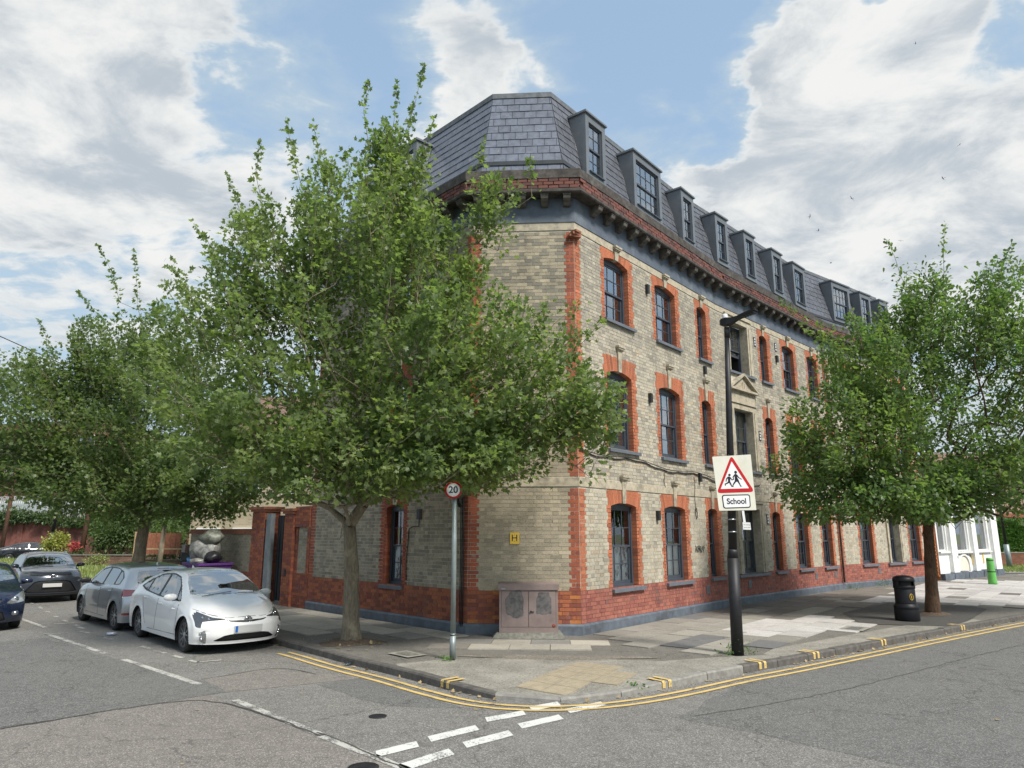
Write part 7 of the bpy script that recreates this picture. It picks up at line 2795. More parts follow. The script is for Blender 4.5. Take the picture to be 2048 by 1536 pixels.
# hood with an opening on two sides: ring, pillars and dome
hmb.lathe((lx, ly, .12), [(.295, .80), (.302, .81), (.302, .865), (.295, .875)], n)
hmb.lathe((lx, ly, .12), [(.302, .985), (.308, 1.0), (.300, 1.05), (.270, 1.09), (.18, 1.125), (0, 1.14)], n)
fa = math.atan2(-ly, -lx) + .35
for k in range(n):
    a0, a1 = 2 * math.pi * k / n, 2 * math.pi * (k + 1) / n
    am = (a0 + a1) / 2
    dd_ = (am - fa + math.pi) % (2 * math.pi) - math.pi
    if abs(dd_) < .75 or abs(abs(dd_) - math.pi) < .75:
        continue
    hmb.add([(lx + .298 * math.cos(a), ly + .298 * math.sin(a), z) for z in (.99, 1.11) for a in (a0, a1)], [(0, 1, 3, 2)], True)
hmb.build('hood', 'bin_plastic', lbn)
MB().lathe((lx, ly, .12), [(.22, .80), (.22, 1.0)], 24).build('liner', 'rubber', lbn)
ba = math.atan2(-ly, -lx) + .62
em = MB()
c = Vector((lx + .289 * math.cos(ba), ly + .289 * math.sin(ba), .12 + .60))
tx, nn_ = Vector((-math.sin(ba), math.cos(ba), 0)), Vector((math.cos(ba), math.sin(ba), 0))
em.tube([c + tx * .06 * math.cos(t * .2618) + Vector((0, 0, .075 * math.sin(t * .2618))) for t in range(25)], .006, 5, False)
em.tube([c + tx * -.01 + Vector((0, 0, .03)), c + tx * .0 + Vector((0, 0, -.01)), c + tx * .025 + Vector((0, 0, -.045))], .007, 5)
em.tube([c + Vector((0, 0, -.01)), c + tx * -.025 + Vector((0, 0, -.045))], .007, 5)
em.tube([c + tx * -.005 + Vector((0, 0, .02)), c + tx * .03 + Vector((0, 0, .0))], .005, 5)
em.lathe(c + tx * -.01 + Vector((0, 0, .045)), [(.01, -.003), (.01, .003)], 8, tuple(nn_))
em.build('tidy_symbol', 'sign_yellow', lbn)
lbn.scale = (.80, .80, .93)
lbn.location = (lx + .10, ly, .12)

# green bollard
bx, by = 19.80, 29.9
bo = thing('bollard', 'bright green tapered bollard with thin black bands by the white building', 'bollard', (bx, by, .12))
MB().lathe((bx, by, .10), [(.165, 0), (.16, .10), (.148, .48), (.128, 1.0), (.124, 1.05), (.10, 1.075), (0, 1.08)], 24).build('post', 'green_paint', bo)
for z, r_ in ((.52, .149), (.98, .131)):
    MB().lathe((bx, by, .10 + z), [(r_ + .002, -.018), (r_ + .002, .018)], 24, caps=False).build('band', 'black_plastic', bo)

# ------------------------------------------------------------ white corner building at the right
WA, WB_ = Vector((19.23, 32.47)), Vector((24.68, 36.67))
SW = seg_between(WA, WB_)
wbg = thing('white_building', 'white rendered former pub with tall windows and a dark plinth behind the green bollard', 'building', (WA.x, WA.y, 0))
wh = 4.6
mb = MB()
# front wall with three window openings
wins = [(.12, 1.0, 1.36, 3.35), (2.0, 3.55, 1.32, 3.30), (4.45, 6.0, 1.32, 3.20)]
xs = sorted({0, 6.98} | {x for w_ in wins for x in w_[:2]})
zs_ = sorted({0, wh} | {x for w_ in wins for x in w_[2:]})
for a, b in zip(xs, xs[1:]):
    for c, d in zip(zs_, zs_[1:]):
        if any(w_[0] < (a + b) / 2 < w_[1] and w_[2] < (c + d) / 2 < w_[3] for w_ in wins):
            continue
        wbox(mb, SW, a, b, -.25, 0, c, d)
mb.build('wall', 'white_render', wbg)
for a, b in ((1.10, 1.72), (3.68, 4.18), (6.20, 6.98)):
    mb = MB(); wbox(mb, SW, a, b, .002, .16, .35, 3.9); mb.build('pilaster', 'white_render', wbg)
for a0, a1, z0, z1 in wins:
    f = MB()
    for x0, x1, y0, y1 in ((a0, a0 + .07, z0, z1), (a1 - .07, a1, z0, z1), (a0 + .07, a1 - .07, z0, z0 + .07), (a0 + .07, a1 - .07, z1 - .07, z1)):
        wbox(f, SW, x0, x1, -.16, -.08, y0, y1)
    w_ = f.build('window', 'plate_white', wbg)
    MB().add([SW.p(a0 + .07, -.12, z0 + .07), SW.p(a1 - .07, -.12, z0 + .07), SW.p(a1 - .07, -.12, z1 - .07), SW.p(a0 + .07, -.12, z1 - .07)], [(0, 1, 2, 3)]).build('pane', 'window_glass', w_)
    MB().add([SW.p(a0, -.6, z0), SW.p(a1, -.6, z0), SW.p(a1, -.6, z1), SW.p(a0, -.6, z1)], [(0, 1, 2, 3)]).build('room', 'curtain_grey', w_)
    s_ = MB(); wbox(s_, SW, a0 - .10, a1 + .12, -.10, .10, z0 - .08, z0 - .001); s_.build('sill', 'plate_white', w_)
f = MB(); wbox(f, SW, -.06, 7.04, .0, .30, 3.9, 4.08); wbox(f, SW, -.04, 7.02, .0, .22, 4.081, 4.2); f.build('cornice', 'white_render', wbg)
pl = MB()
for k, (a, b) in enumerate(((-.02, 1.0), (1.02, 1.85), (1.87, 2.6), (2.62, 3.5), (3.52, 4.4), (4.42, 5.2), (5.22, 6.1), (6.12, 7.02))):
    wbox(pl, SW, a, b, .004, .19 + .015 * (k % 2), .05, .38 + .03 * ((k * 7) % 3))
pl.build('plinth', 'plinth_paint', wbg)
ar = MB()
am, aw = 2.65, .55
ptsa = [(am - aw, .45)] + [(am - aw * math.cos(math.pi * k / 10), .72 + .42 * math.sin(math.pi * k / 10)) for k in range(11)] + [(am + aw, .45)]
for q0, q1 in zip(ptsa, ptsa[1:]):
    v0 = [(q0[0] - am) * .16 + q0[0], (q0[1] - .6) * .14 + q0[1]]
    v1 = [(q1[0] - am) * .16 + q1[0], (q1[1] - .6) * .14 + q1[1]]
    ar.hexa([SW.p(*p) for p in ((q0[0], .002, q0[1]), (q1[0], .002, q1[1]), (v1[0], .002, v1[1]), (v0[0], .002, v0[1]), (q0[0], .06, q0[1]), (q1[0], .06, q1[1]), (v1[0], .06, v1[1]), (v0[0], .06, v0[1]))])
ao = ar.build('blocked_arch', 'white_render', wbg)
recalc(ao)
cr = MB().add([SW.p(x, .006, z) for x, z in ptsa], [tuple(range(len(ptsa)))])
cr.build('arch_infill', 'cream_render', ao)
wd = 'PRIVATE PARKING'
for k, ch_ in enumerate(wd):
    if ch_ == ' ':
        continue
    t = (k - 7) / 7
    x = am + t * .98
    z = 1.27 - .22 * t * t
    dr = Vector((SW.d.x, SW.d.y, 0)) + Vector((0, 0, -.38 * t))
    text_mesh('painted_letter', ch_, .20, SW.p(x, .012 + (.16 if x > 3.68 else 0) + (.15 if x < 1.72 else 0), z), tuple(dr), (SW.n.x, SW.n.y, 0), 'graffiti', wbg, bold=.006, depth=.001)
for x, z in ((3.62, .92), (5.0, .95)):
    s_ = MB(); wbox(s_, SW, x, x + .13, .01 if x < 3.6 or x > 4.2 else .012, .02, z - .22, z + .24); s_.build('notice', 'sign_yellow', wbg)
# side wall of orange brick, and roof over
sd = MB(); q0 = WA; q1 = WA + Vector((-.62, .785)) * 7.5
sd.add([(q1.x, q1.y, 0), (q0.x - .03, q0.y, 0), (q0.x - .03, q0.y, wh), (q1.x, q1.y, wh)], [(0, 1, 2, 3)])
sd.build('side_wall', 'orange_brick', wbg)
q2 = WB_ + Vector((-.62, .785)) * 7.5
rf = MB().add([(WA.x, WA.y, wh + .01), (WB_.x, WB_.y, wh + .01), (q2.x, q2.y, wh + .01), (q1.x, q1.y, wh + .01)], [(0, 1, 2, 3)])
rf.add([(WB_.x, WB_.y, 0), (q2.x, q2.y, 0), (q2.x, q2.y, wh), (WB_.x, WB_.y, wh)], [(0, 1, 2, 3)])
rf.build('roof', 'lead', wbg)
fg = MB()
for k in range(46):
    z = .3 + k * .085
    p = Vector((WA.x - .06, WA.y - .02)) + Vector((-.62, .785)) * .06
    fg.box((p.x - .02 * (k % 2), p.y + .01, z), (.10 + .03 * (k % 2), .08, .07), .66)
fg.build('quoin', 'orange_brick', wbg)

# ------------------------------------------------------------ far right: hedge, low wall, lamp, house
hg = thing('hedge', 'tall clipped bright green hedge above a low brick wall at the right edge', 'hedge', (40, 47.5, 0))
core = MB().box((42.5, 47.8, 1.9), (21.5, 1.2, 2.1)); core.build('core', 'leaf_hedge', hg)
r_ = np.random.default_rng(5)
n = 26000
P = np.stack([r_.uniform(31.6, 44, n), 47.8 - r_.uniform(.55, .85, n), r_.uniform(.8, 3.05, n)], 1)
Pt = np.stack([r_.uniform(31.6, 44, n // 3), r_.uniform(47.1, 48.4, n // 3), 2.98 + r_.normal(0, .06, n // 3)], 1)
Ps = np.stack([31.7 - r_.uniform(0, .2, n // 6), r_.uniform(47.1, 48.4, n // 6), r_.uniform(.8, 3.0, n // 6)], 1)
P = np.concatenate([P, Pt, Ps])
D = np.tile(np.array([[0, -1., .4]]), (len(P), 1))
V, F = scatter_leaves(P, D, .13, 'simple', r_)
link_mesh('foliage', np_mesh('foliage', V, F, hg.location), 'leaf_hedge', hg)
hw = thing('low_wall', 'low red brick wall under the clipped hedge at the right edge', 'wall', (40, 46.9, 0))
mb = MB()
Vb, Fb, Tb = [], [], []
for k in range(9):
    x = 30.8 - (k % 2) * .12
    while x < 44:
        v = rng.uniform(.8, 1.2)
        nq = len(Vb)
        z0 = .12 + k * .085
        Vb += [(x, 46.75, z0), (x + .23, 46.75, z0), (x + .23, 46.75, z0 + .073), (x, 46.75, z0 + .073), (x, 46.78, z0 + .073), (x + .23, 46.78, z0 + .073)]
        Fb += [(nq, nq + 1, nq + 2, nq + 3), (nq + 3, nq + 2, nq + 5, nq + 4)]
        Tb += [(.24 * v, .10 * v, .06 * v)] * 2
        x += .242
o = link_mesh('brickwork', np_mesh('brickwork', Vb, Fb, hw.location, tint=Tb), 'brick_attr', hw); o['kind'] = 'stuff'
MB().box((41, 46.90, .5), (20.4, .26, .78)).build('core', 'mortar_red', hw)
MB().box((41, 46.90, .925), (20.5, .34, .06)).build('coping', 'concrete', hw)
fl = thing('street_lamp', 'thin black lamp post with pale lower sleeve before the hedge at the right', 'street lamp', (29.9, 43.4, .1))
MB().tube([(29.9, 43.4, .05), (29.86, 43.4, 1.5)], .15, 12).build('sleeve', 'grey_pole', fl)
MB().tube([(29.86, 43.4, 1.5), (29.7, 43.4, 8.0)], [.08, .06], 10).tube([(29.7, 43.4, 8.0), (30.6, 43.0, 8.1)], .05, 8).build('pole', 'black_metal', fl)
hs2 = thing('house', 'pinkish brick house with dark band far behind the clipped hedge', 'house', (46, 62, 0))
MB().box((52, 63, 3.4), (30, 4, 6.8)).build('wall', 'far_brick_pink', hs2)
MB().box((52, 60.9, 3.62), (30.2, .3, .35)).build('band', 'wood_red', hs2)
MB().box((52, 60.88, 3.2), (30.1, .3, .35)).build('fascia', 'plate_white', hs2)
mb = MB().hexa([(36.6, 60.4, 6.8), (67.4, 60.4, 6.8), (67.4, 65.6, 6.8), (36.6, 65.6, 6.8), (37, 62.9, 9.2), (67, 62.9, 9.2), (67, 63.1, 9.2), (37, 63.1, 9.2)])
mb.build('roof', 'roof_tile_far', hs2)
for x in (41, 46, 51):
    w_ = MB().box((x, 60.95, 5.4), (1.7, .12, 1.3)).build('window', 'plate_white', hs2)
    MB().box((x, 60.88, 5.4), (1.5, .04, 1.1)).build('pane', 'window_glass', w_)

# ------------------------------------------------------------ background at the left
hb_ = thing('terraced_house', 'pale brick terraced houses behind the garden wall, seen in gaps of the maple', 'house', (-16, 40, 0))
mb = MB().box((-12.9, 41.5, 3.6), (8, 8, 7.2)); mb.build('wall', 'far_brick_stock', hb_)
mb = MB().hexa([(-17.2, 37.2, 7.2), (-8.7, 37.2, 7.2), (-8.7, 45.8, 7.2), (-17.2, 45.8, 7.2), (-16.9, 41.4, 10.2), (-9, 41.4, 10.2), (-9, 41.6, 10.2), (-16.9, 41.6, 10.2)])
mb.build('roof', 'roof_tile_far', hb_)
for x in (-15.9, -14.0, -11.6, -9.9):
    for z in (1.7, 4.9):
        w_ = MB().box((x, 37.45, z), (1.25, .12, 1.5)).build('window', 'plate_white', hb_)
        for dx in (-.29, .29):
            MB().box((x + dx, 37.38, z), (.5, .03, 1.3)).build('pane', 'window_glass', w_)
rw = thing('retaining_wall', 'long dark red retaining wall with ivy along its top, far left', 'wall', (-50, 70, 0))
MB().box((-44, 70.2, 1.75), (60, .6, 3.5)).build('wall', 'retaining', rw)
for x in (-60, -54, -48, -42, -36):
    MB().box((x, 69.85, 1.75), (.5, .14, 3.4)).build('buttress', 'retaining', rw)
iv = foliage('ivy', [((-58 + i * 3.1, 69.6, 3.5 + .4 * math.sin(i * 2.3)), (2.2, .7, .75 + .3 * math.sin(i))) for i in range(14)], 16000, .30, 'simple', 'ivy_leaf', None, 9, False)
tag(iv, 'ivy trailing over the top of the far red retaining wall', kind='stuff')
fn = thing('fence', 'pale grey steel palisade fence standing on the far red retaining wall', 'fence', (-50, 70.1, 3.5))
ps = bpy.data.meshes.new('pale')
pmb = MB().hexa([(-.05, -.02, 0), (.05, -.02, 0), (.05, .02, 0), (-.05, .02, 0), (-.05, -.02, 2.1), (.05, -.02, 2.1), (.05, .02, 2.1), (-.05, .02, 2.1)])
pmb.add([(-.05, 0, 2.1), (.05, 0, 2.1), (0, 0, 2.22)], [(0, 1, 2)])
ps.from_pydata(pmb.v, [], pmb.f); ps.materials.append(MATS['fence_steel'])
for k in range(150):
    p = bpy.data.objects.new('pale', ps); COL.objects.link(p); p.parent = fn; p.location = (-9.5 + k * .21, 0, 0)
for z in (.4, 1.75):
    MB().box((-44, 70.16, 3.5 + z), (32, .06, .08)).build('rail', 'fence_steel', fn)
MB().box((-50, 70.5, 4.75), (22, .1, 1.0)).build('screen_panel', 'curtain_white', fn)
fb = thing('apartment_block', 'red brick flats with steel balconies behind the palisade fence, far left', 'building', (-58, 84, 0))
MB().box((-60, 88, 7.5), (26, 9, 15)).build('wall', 'far_brick_red', fb)
for z in (6.2, 9.6, 12.8):
    for x in (-68, -62, -56, -51):
        w_ = MB().box((x, 83.44, z), (2.2, .12, 1.7)).build('window', 'plate_white', fb)
        MB().box((x, 83.36, z), (2.0, .05, 1.5)).build('pane', 'window_glass', w_)
    b = MB().box((-59, 82.9, z - 1.0), (18, 1.3, .16))
    bo_ = b.build('balcony', 'concrete', fb)
    rl = MB()
    for k in range(90):
        rl.box((-68 + k * .2, 82.3, z - .42), (.04, .04, 1.0))
    rl.box((-59, 82.3, z + .1), (18, .07, .07))
    rl.build('railing', 'fence_steel', bo_)
for (x, y, r0_, h, lean, m, nm, lb, ct) in ((-45.9, 64.6, .17, 12.5, .55, 'pole_wood', 'utility_pole', 'leaning brown wooden pole at the left edge by the black saloon', 'pole'), (-27.85, 46.4, .15, 10.0, .75, 'pole_wood', 'utility_pole', 'red-brown wooden pole rising behind the slate crossover', 'pole'),
                                     (-47.2, 64.0, .13, 10.0, .15, 'black_metal', 'lamp_column', 'thin black column at the extreme left edge', 'pole')):
    t = thing(nm, lb, ct, (x, y, .05))
    MB().tube([(x, y, 0), (x + lean * .5, y, h * .5), (x + lean, y, h)], [r0_ * 1.1, r0_, r0_ * .85], 12).build('shaft', m, t)
t = thing('vent_pipe', 'slim grey steel pipe beside the red-brown pole behind the crossover', 'pole', (-28.9, 49.0, .05))
MB().tube([(-29.3, 49.0, 0), (-29.1, 49.0, 4.0)], .12, 12).build('shaft', 'grey_pole', t)
t = thing('street_lamp', 'black lamp column with small stickers in front of the red retaining wall', 'street lamp', (-38.6, 60.0, .05))
MB().tube([(-38.6, 60, 0), (-38.5, 60, 2.2)], .22, 14).tube([(-38.5, 60, 2.2), (-38.2, 60, 8.5)], [.15, .10], 12).build('column', 'black_metal', t)
MB().box((-38.55, 59.76, 1.6), (.16, .02, .3)).box((-38.4, 59.80, 4.3), (.3, .02, .5)).build('sticker', 'plate_white', t)
# garden beds
for (x0, x1, y, zt, lb) in ((-31.0, -28.3, 46.2, .75, 'low brown brick planter holding the yellow shrub'), (-28.1, -21.7, 45.0, .80, 'long low brown brick planter beneath the red flowers'), (-21.4, -15.6, 41.6, .62, 'low brown brick garden wall left of the purple container')):
    pb = thing('planter', lb, 'planter', ((x0 + x1) / 2, y, 0))
    Vb, Fb, Tb = [], [], []
    for k in range(int(zt / .085)):
        x = x0 - (k % 2) * .12
        while x < x1:
            v = rng.uniform(.75, 1.25); nq = len(Vb); z0 = .02 + k * .085
            xa, xb_ = max(x, x0), min(x + .23, x1)
            if xb_ - xa > .03:
                Vb += [(xa, y, z0), (xb_, y, z0), (xb_, y, z0 + .07), (xa, y, z0 + .07), (xa, y + .03, z0 + .07), (xb_, y + .03, z0 + .07)]
                Fb += [(nq, nq + 1, nq + 2, nq + 3), (nq + 3, nq + 2, nq + 5, nq + 4)]
                Tb += [(.20 * v, .12 * v, .09 * v)] * 2
            x += .242
    o = link_mesh('brickwork', np_mesh('brickwork', Vb, Fb, pb.location, tint=Tb), 'brick_attr', pb); o['kind'] = 'stuff'
    MB().box(((x0 + x1) / 2, y + .9, zt / 2), (x1 - x0, 1.75, zt - .03)).build('core', 'mortar_red', pb)
    MB().box(((x0 + x1) / 2, y + .10, zt + .03), (x1 - x0 + .1, .3, .07)).build('coping', 'concrete_old', pb)
for nm, lb, c, rd, n, sz, m, seed in (('shrub', 'round yellow-green shrub in the left planter', (-30.0, 47.2, 1.45), (.85, .8, .85), 2000, .15, 'leaf_yellow', 1), ('shrub', 'loose grey-green shrub right of the red flowers', (-26.0, 47.4, 1.9), (1.9, 1.3, 1.5), 4200, .20, 'leaf_shrub', 2),
                                  ('shrub', 'dark tall shrub behind the long planter', (-23.4, 47.6, 1.7), (1.8, 1.3, 1.4), 3800, .20, 'leaf_maple_back', 3), ('shrub', 'leafy weeds growing before the long planter', (-25.4, 44.0, .55), (.8, .5, .45), 500, .12, 'grass_blade', 4),
                                  ('shrub', 'low green plants beside the wooden trellis', (-20.8, 44.2, 1.1), (1.4, .9, .7), 1500, .16, 'leaf_shrub', 6)):
    s_ = thing(nm, lb, 'shrub', (c[0], c[1], 0), 'garden shrubs behind the planters')
    foliage('leaves', [(c, rd), ((c[0] + rd[0] * .4, c[1], c[2] + rd[2] * .35), tuple(x * .6 for x in rd)), ((c[0] - rd[0] * .5, c[1], c[2] - .1), tuple(x * .6 for x in rd))], n, sz, 'simple', m, s_, seed, False)
    st = MB()
    for k in range(6):
        st.tube([(c[0] + .1 * k - .3, c[1], 0.02), (c[0] + (k - 2.5) * rd[0] * .3, c[1], c[2])], .03, 5)
    st.build('stems', 'bark_oak', s_)
fr_ = thing('flowers', 'cluster of red flowers over the long planter', 'flowers', (-27.6, 45.6, .8))
foliage('petals', [((-27.7, 45.5, 1.35), (.42, .3, .28))], 300, .13, 'simple', 'flower_red', fr_, 8, False)
foliage('leaves', [((-27.6, 45.6, 1.05), (.5, .35, .25))], 300, .12, 'simple', 'leaf_shrub', fr_, 12, False)
pm_ = thing('palm', 'spiky cordyline palm behind the garden wall end', 'palm', (-17.9, 36.6, .0))
MB().tube([(-17.9, 36.6, 0), (-17.8, 36.6, 2.6)], [.14, .10], 10).build('stem', 'bark_maple', pm_)
pf = MB()
rr2 = random.Random(3)
for k in range(70):
    a, e = rr2.uniform(0, 6.28), rr2.uniform(-.2, 1.3)
    L_ = rr2.uniform(.8, 1.25)
    d = Vector((math.cos(a) * math.cos(e), math.sin(a) * math.cos(e), math.sin(e)))
    p0 = Vector((-17.8, 36.6, 2.6)); p1 = p0 + d * L_ * .6; p2 = p0 + d * L_ + Vector((0, 0, -.35 * math.cos(e)))
    s_ = d.cross(Vector((0, 0, 1))).normalized() * .03
    pf.add([p0 - s_, p0 + s_, p1 + s_, p1 - s_, p2], [(0, 1, 2, 3), (3, 2, 4)])
pf.build('fronds', 'leaf_shrub', pm_)
tf = thing('garden_fence', 'red-brown fence panel in the garden left of the cushions', 'fence', (-21.2, 42.8, .6))
for k in range(9):
    MB().box((-22.3 + k * .30, 42.8, 1.55), (.285, .03, 1.25)).build('board', 'wood_red', tf)
MB().box((-22.5, 42.85, 1.45), (.10, .10, 1.6)).build('post', 'wood_pale', tf)
tb = thing('bench', 'rustic pale wooden bench frame on the low garden wall', 'bench', (-19.6, 41.2, .65))
MB().box((-19.6, 41.2, 1.28), (3.2, .5, .07)).build('seat', 'wood_pale', tb)
for x in (-21.1, -20.1, -19.1, -18.1):
    MB().tube([(x, 41.0, .66), (x + .06, 41.0, 1.26)], .035, 6).build('leg', 'wood_pale', tb)
for (c, rd, lb, sd_) in (((-34, 62, 7.2), (4.5, 3, 3.5), 'bright green tree beyond the retaining wall', 41), ((-24, 58, 7.0), (4.5, 3, 3.6), 'sunlit tree behind the terraced houses at the left', 42), ((-27.5, 54, 4.2), (4.2, 2.6, 3.0), 'dark bushy tree rising behind the long planter', 43), ((-19.5, 52, 4.4), (4.0, 2.6, 3.0), 'dark bushy tree left of the terraced house', 44)):
    s_ = thing('garden_tree', lb, 'tree', (c[0], c[1], 0), 'far trees at the left')
    foliage('crown', [(c, rd), ((c[0] + 2.2, c[1], c[2] + 1.2), (2.4, 2, 2)), ((c[0] - 2.4, c[1], c[2] - .5), (2.4, 2, 2)), ((c[0], c[1], c[2] + 2.4), (2, 1.8, 1.6))], 9000, .34, 'simple', 'leaf_hedge', s_, sd_, False)
    MB().tube([(c[0], c[1], 0), (c[0] + .1, c[1], c[2])], [.3, .16], 10).build('trunk', 'bark_oak', s_)

# ------------------------------------------------------------ grass, weeds, litter
r_ = np.random.default_rng(17)


def blades(name, poly, z, n, h, lb, m='grass_blade'):
    xs = [p[0] for p in poly]; ys = [p[1] for p in poly]
    P = []
    while len(P) < n:
        q = (r_.uniform(min(xs), max(xs)), r_.uniform(min(ys), max(ys)))
        if inside(q, poly):
            P.append((q[0], q[1], z))
    P = np.array(P)
    a = r_.uniform(0, 6.28, n); hh = h * r_.uniform(.5, 1.3, n); w_ = .035
    dx, dy = np.cos(a), np.sin(a)
    V = np.stack([P + np.stack([dx * w_, dy * w_, 0 * a], 1), P - np.stack([dx * w_, dy * w_, 0 * a], 1), P + np.stack([dy * hh * .4, -dx * hh * .4, hh], 1)], 1).reshape(-1, 3)
    F = np.arange(3 * n).reshape(-1, 3)
    o = link_mesh(name, np_mesh(name, V, F), m, None)
    return tag(o, lb, kind='stuff')


blades('grass', [(-15.5, 32.9), (-14.5, 36.5), (-16.5, 41.0), (-21.5, 44.5), (-28.5, 45.6), (-36, 54), (-46, 64), (-60, 60), (-43, 40), (-27, 33.4)], .13, 34000, .22, 'long sunlit grass on the verge behind the parked cars')
blades('grass', [(25.8, 38.2), (27.2, 43.5), (34.0, 46.5), (50.0, 46.5), (49.0, 42.6), (36.0, 41.3)], .10, 9000, .16, 'short sunlit grass strip before the clipped hedge')


def weeds(c, n, h, lb, spread=.12, m='leaf_hedge'):
    w_ = thing('weed', lb, 'weed', c, 'weeds in the pavement')
    rr = np.random.default_rng(int(abs(c[0]) * 100 + abs(c[1]) * 10))
    P = np.array(c) + np.stack([rr.normal(0, spread, n), rr.normal(0, spread, n), np.abs(rr.normal(0, h * .5, n))], 1)
    V, F = scatter_leaves(P, np.tile([[0, 0, 1.]], (n, 1)), .045, 'simple', rr)
    link_mesh('leaves', np_mesh('leaves', V, F, c), m, w_)
    MB().tube([c, (c[0] + .02, c[1], c[2] + h)], [.005, .002], 4).build('stem', 'leaf_hedge', w_)


weeds((3.75, 12.83, .12), 50, .22, 'small weed left of the lamp post foot', .09)
weeds((4.12, 12.88, .12), 46, .24, 'small weed right of the lamp post foot', .08)
weeds((1.75, 10.55, .06), 60, .04, 'tiny weed in the kerb joint at the tactile paving', .07)
weeds((14.7, 29.0, .12), 160, .25, 'grassy weed at the wall foot beyond the litter bin', .25)
weeds((12.9, 27.5, .12), 90, .12, 'low weed at the wall foot by the downpipe', .2)
weeds((-1.08, 12.38, .12), 40, .05, 'thin weed at the foot of the speed sign', .07)

lv, lf = [], []
P = []
for i in range(len(KERB) - 1):
    p = KERB[i]
    d = (KERB[i + 1] - p).normalized(); nn = Vector((d.y, -d.x))
    k = rng.poisson(3.2 if 4 < p.x < 13 else 1.6)
    for _ in range(k):
        q = p + d * rng.uniform(0, .2) + nn * abs(rng.normal(.05, .07))
        P.append((q.x, q.y, .012))
for _ in range(80):
    P.append((rng.uniform(-4, 9), rng.uniform(7, 13), .012) if rng.random() < .3 else (-3.1 + rng.normal(0, .5), 14.3 + rng.normal(0, .4), .125))
P = [q for q in P if not (q[2] < .05 and inside((q[0], q[1]), bound))]
P = np.array(P)
V, F = scatter_leaves(P, rng.normal(0, 1, (len(P), 3)) * np.array([1, 1, .05]), .060, 'maple', rng, up=4, droop=0)
V[:, 2] = np.maximum(V[:, 2], np.repeat(P[:, 2], 12) + .001)
o = link_mesh('fallen_leaves', np_mesh('fallen_leaves', V, F), 'leaf_litter', None)
tag(o, 'dry fallen leaves scattered along the gutter', kind='stuff')
# leaf heap at the bottom left corner
P = np.array([(-6.35 + rng.normal(0, .16), 8.05 + rng.normal(0, .22), abs(rng.normal(.02, .03)) + .01) for _ in range(420)])
V, F = scatter_leaves(P, rng.normal(0, 1, (len(P), 3)), .06, 'maple', rng, up=1.5)
o = link_mesh('leaf_pile', np_mesh('leaf_pile', V, F), 'earth', None)
tag(o, 'small brown heap of dead leaves on the white mark at the bottom left corner', 'leaves')
# soil round the two street trees
for c, rx, lb in (((-3.13, 14.38), .62, 'crumbly soil mound round the foot of the near maple'), ((11.0, 19.15), .5, 'soil round the foot of the oak')):
    mb = MB()
    n = 30
    vs = [(c[0], c[1], .20)]
    for ring, (f_, z) in enumerate(((.35, .175), (.7, .14), (1.0, .10))):
        for k in range(n):
            a = 2 * math.pi * k / n
            e = 1 + .15 * math.sin(3 * a + ring) + .08 * math.sin(8 * a)
            vs.append((c[0] + rx * f_ * e * math.cos(a), c[1] + rx * f_ * e * .8 * math.sin(a), z + rng.normal(0, .006)))
    fs = [(0, 1 + k, 1 + (k + 1) % n) for k in range(n)]
    for q in range(2):
        fs += [(1 + q * n + k, 1 + (q + 1) * n + k, 1 + (q + 1) * n + (k + 1) % n, 1 + q * n + (k + 1) % n) for k in range(n)]
    tag(mb.add(vs, fs, True).build('soil', 'earth', None), lb, kind='stuff')
cn = MB().tube([(-8.83, 16.05, .035), (-8.66, 16.12, .035)], .033, 14)
tag(cn.build('drinks_can', 'can_paint', None, (-8.74, 16.09, 0)), 'crushed pale drinks can lying on the road beside the parking bay', 'can')
cp_ = MB().lathe((-2.82, 12.55, .005), [(.03, 0), (.042, .09), (.042, .092), (.03, .003)], 14, (.9, .3, .25))
tag(cp_.build('plastic_cup', 'clear_glass', None, (-2.82, 12.55, 0)), 'clear plastic cup lying in the gutter left of the speed sign', 'cup')

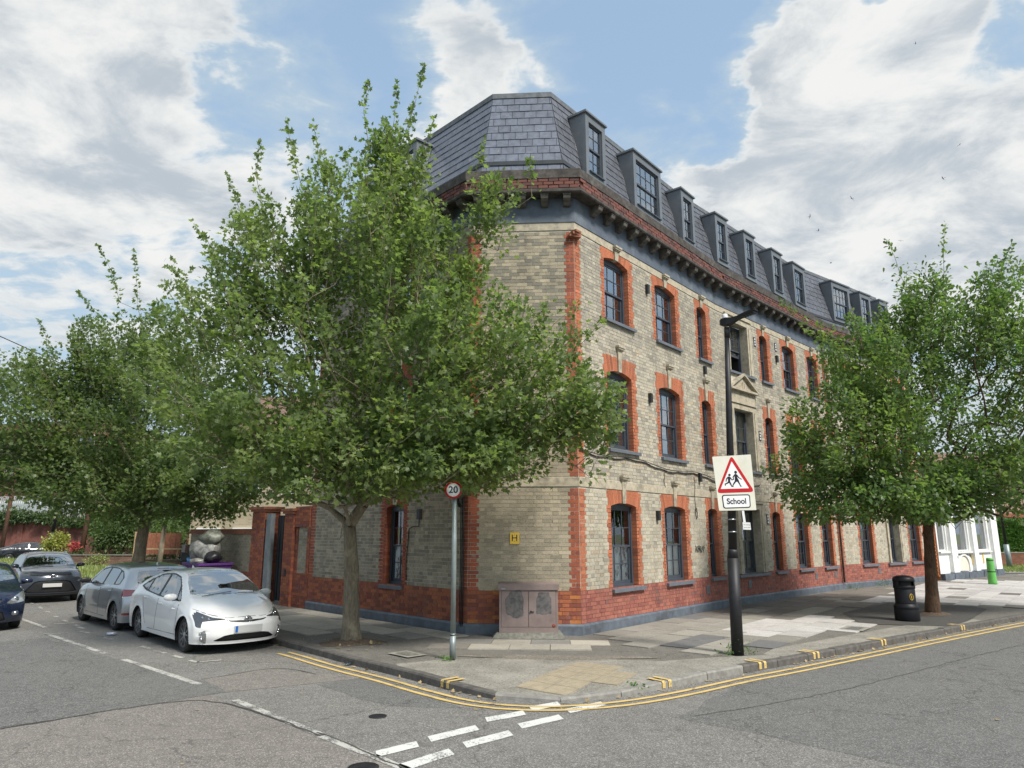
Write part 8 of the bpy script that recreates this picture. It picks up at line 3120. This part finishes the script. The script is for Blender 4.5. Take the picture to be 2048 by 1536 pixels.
# ------------------------------------------------------------ sky things
bd_mesh = MB()
bd_mesh.add([(0, .18, 0), (.05, 0, 0), (0, -.22, 0), (-.05, 0, 0), (0, 0, .05), (0, 0, -.04)], [(0, 1, 4), (1, 2, 4), (2, 3, 4), (3, 0, 4), (1, 0, 5), (2, 1, 5), (3, 2, 5), (0, 3, 5)])
bd_mesh.add([(.03, .07, .02), (.03, -.07, .02), (.30, -.02, .12), (.62, -.10, .05), (.30, .07, .12), (-.03, .07, .02), (-.03, -.07, .02), (-.30, -.02, .12), (-.62, -.10, .05), (-.30, .07, .12)],
            [(0, 1, 2, 4), (4, 2, 3), (6, 5, 9, 7), (7, 9, 8)])
bd_mesh.add([(-.02, -.20, 0), (.02, -.20, 0), (.06, -.36, 0), (-.06, -.36, 0)], [(0, 1, 2, 3)])
bm_ = bpy.data.meshes.new('bird'); bm_.from_pydata(bd_mesh.v, [], bd_mesh.f); bm_.materials.append(MATS['sign_black'])
for k, (u, v, d, lb) in enumerate(((1703, 397, 60, 'dark bird gliding steeply in the cloud gap above the dormers'), (1620, 433, 70, 'bird level in the pale cloud left of the others'), (1637, 461, 65, 'bird just below and right of the pale cloud'),
                                   (1662, 526, 60, 'lowest bird, banking above the roof'), (1801, 482, 75, 'bird nearest the top of the oak'), (1886, 357, 70, 'bird high over the oak'), (1919, 290, 80, 'bird nearest the right edge of the sky'), (1831, 87, 90, 'highest bird near the top right clouds'))):
    b = bpy.data.objects.new('bird', bm_); COL.objects.link(b)
    b.location = Vector((0, 0, 2.2)) + pixdir(u, v) * d
    b.rotation_euler = (rng.uniform(-.8, .8), rng.uniform(-.9, .9), rng.uniform(0, 6)); b.scale = (.5, .5, .5)
    tag(b, lb, 'bird', 'birds circling over the roofs')
t = thing('overhead_wire', 'thin wire slanting down from the left edge into the maple', 'wire', (-19.5, 26.0, 9.6))
MB().tube([(-24, 26.5, 11.6), (-20.1, 26.2, 9.75), (-16.0, 25.6, 8.0)], .018, 5).build('strand', 'cable_black', t)

# out-of-view trees added across the two roads for the windows to reflect
bx_ = []
for k in range(12):
    a = -.55 + k * .21
    r0_ = 34 + 6 * math.sin(k * 2.1)
    bx_.append(((r0_ * math.cos(-a * .9) if k < 7 else 26 - (k - 7) * 9, -r0_ * math.sin(a * .9) - (4 if k < 7 else 24), 5.0 + math.sin(k * 1.7)), (4.6, 4.6, 4.4 + math.sin(k))))
bt = foliage('reflection_trees', bx_, 15000, .42, 'simple', 'leaf_maple_back', None, 77, False)
tag(bt, 'added line of unseen trees across the road, for the window reflections', kind='stuff')
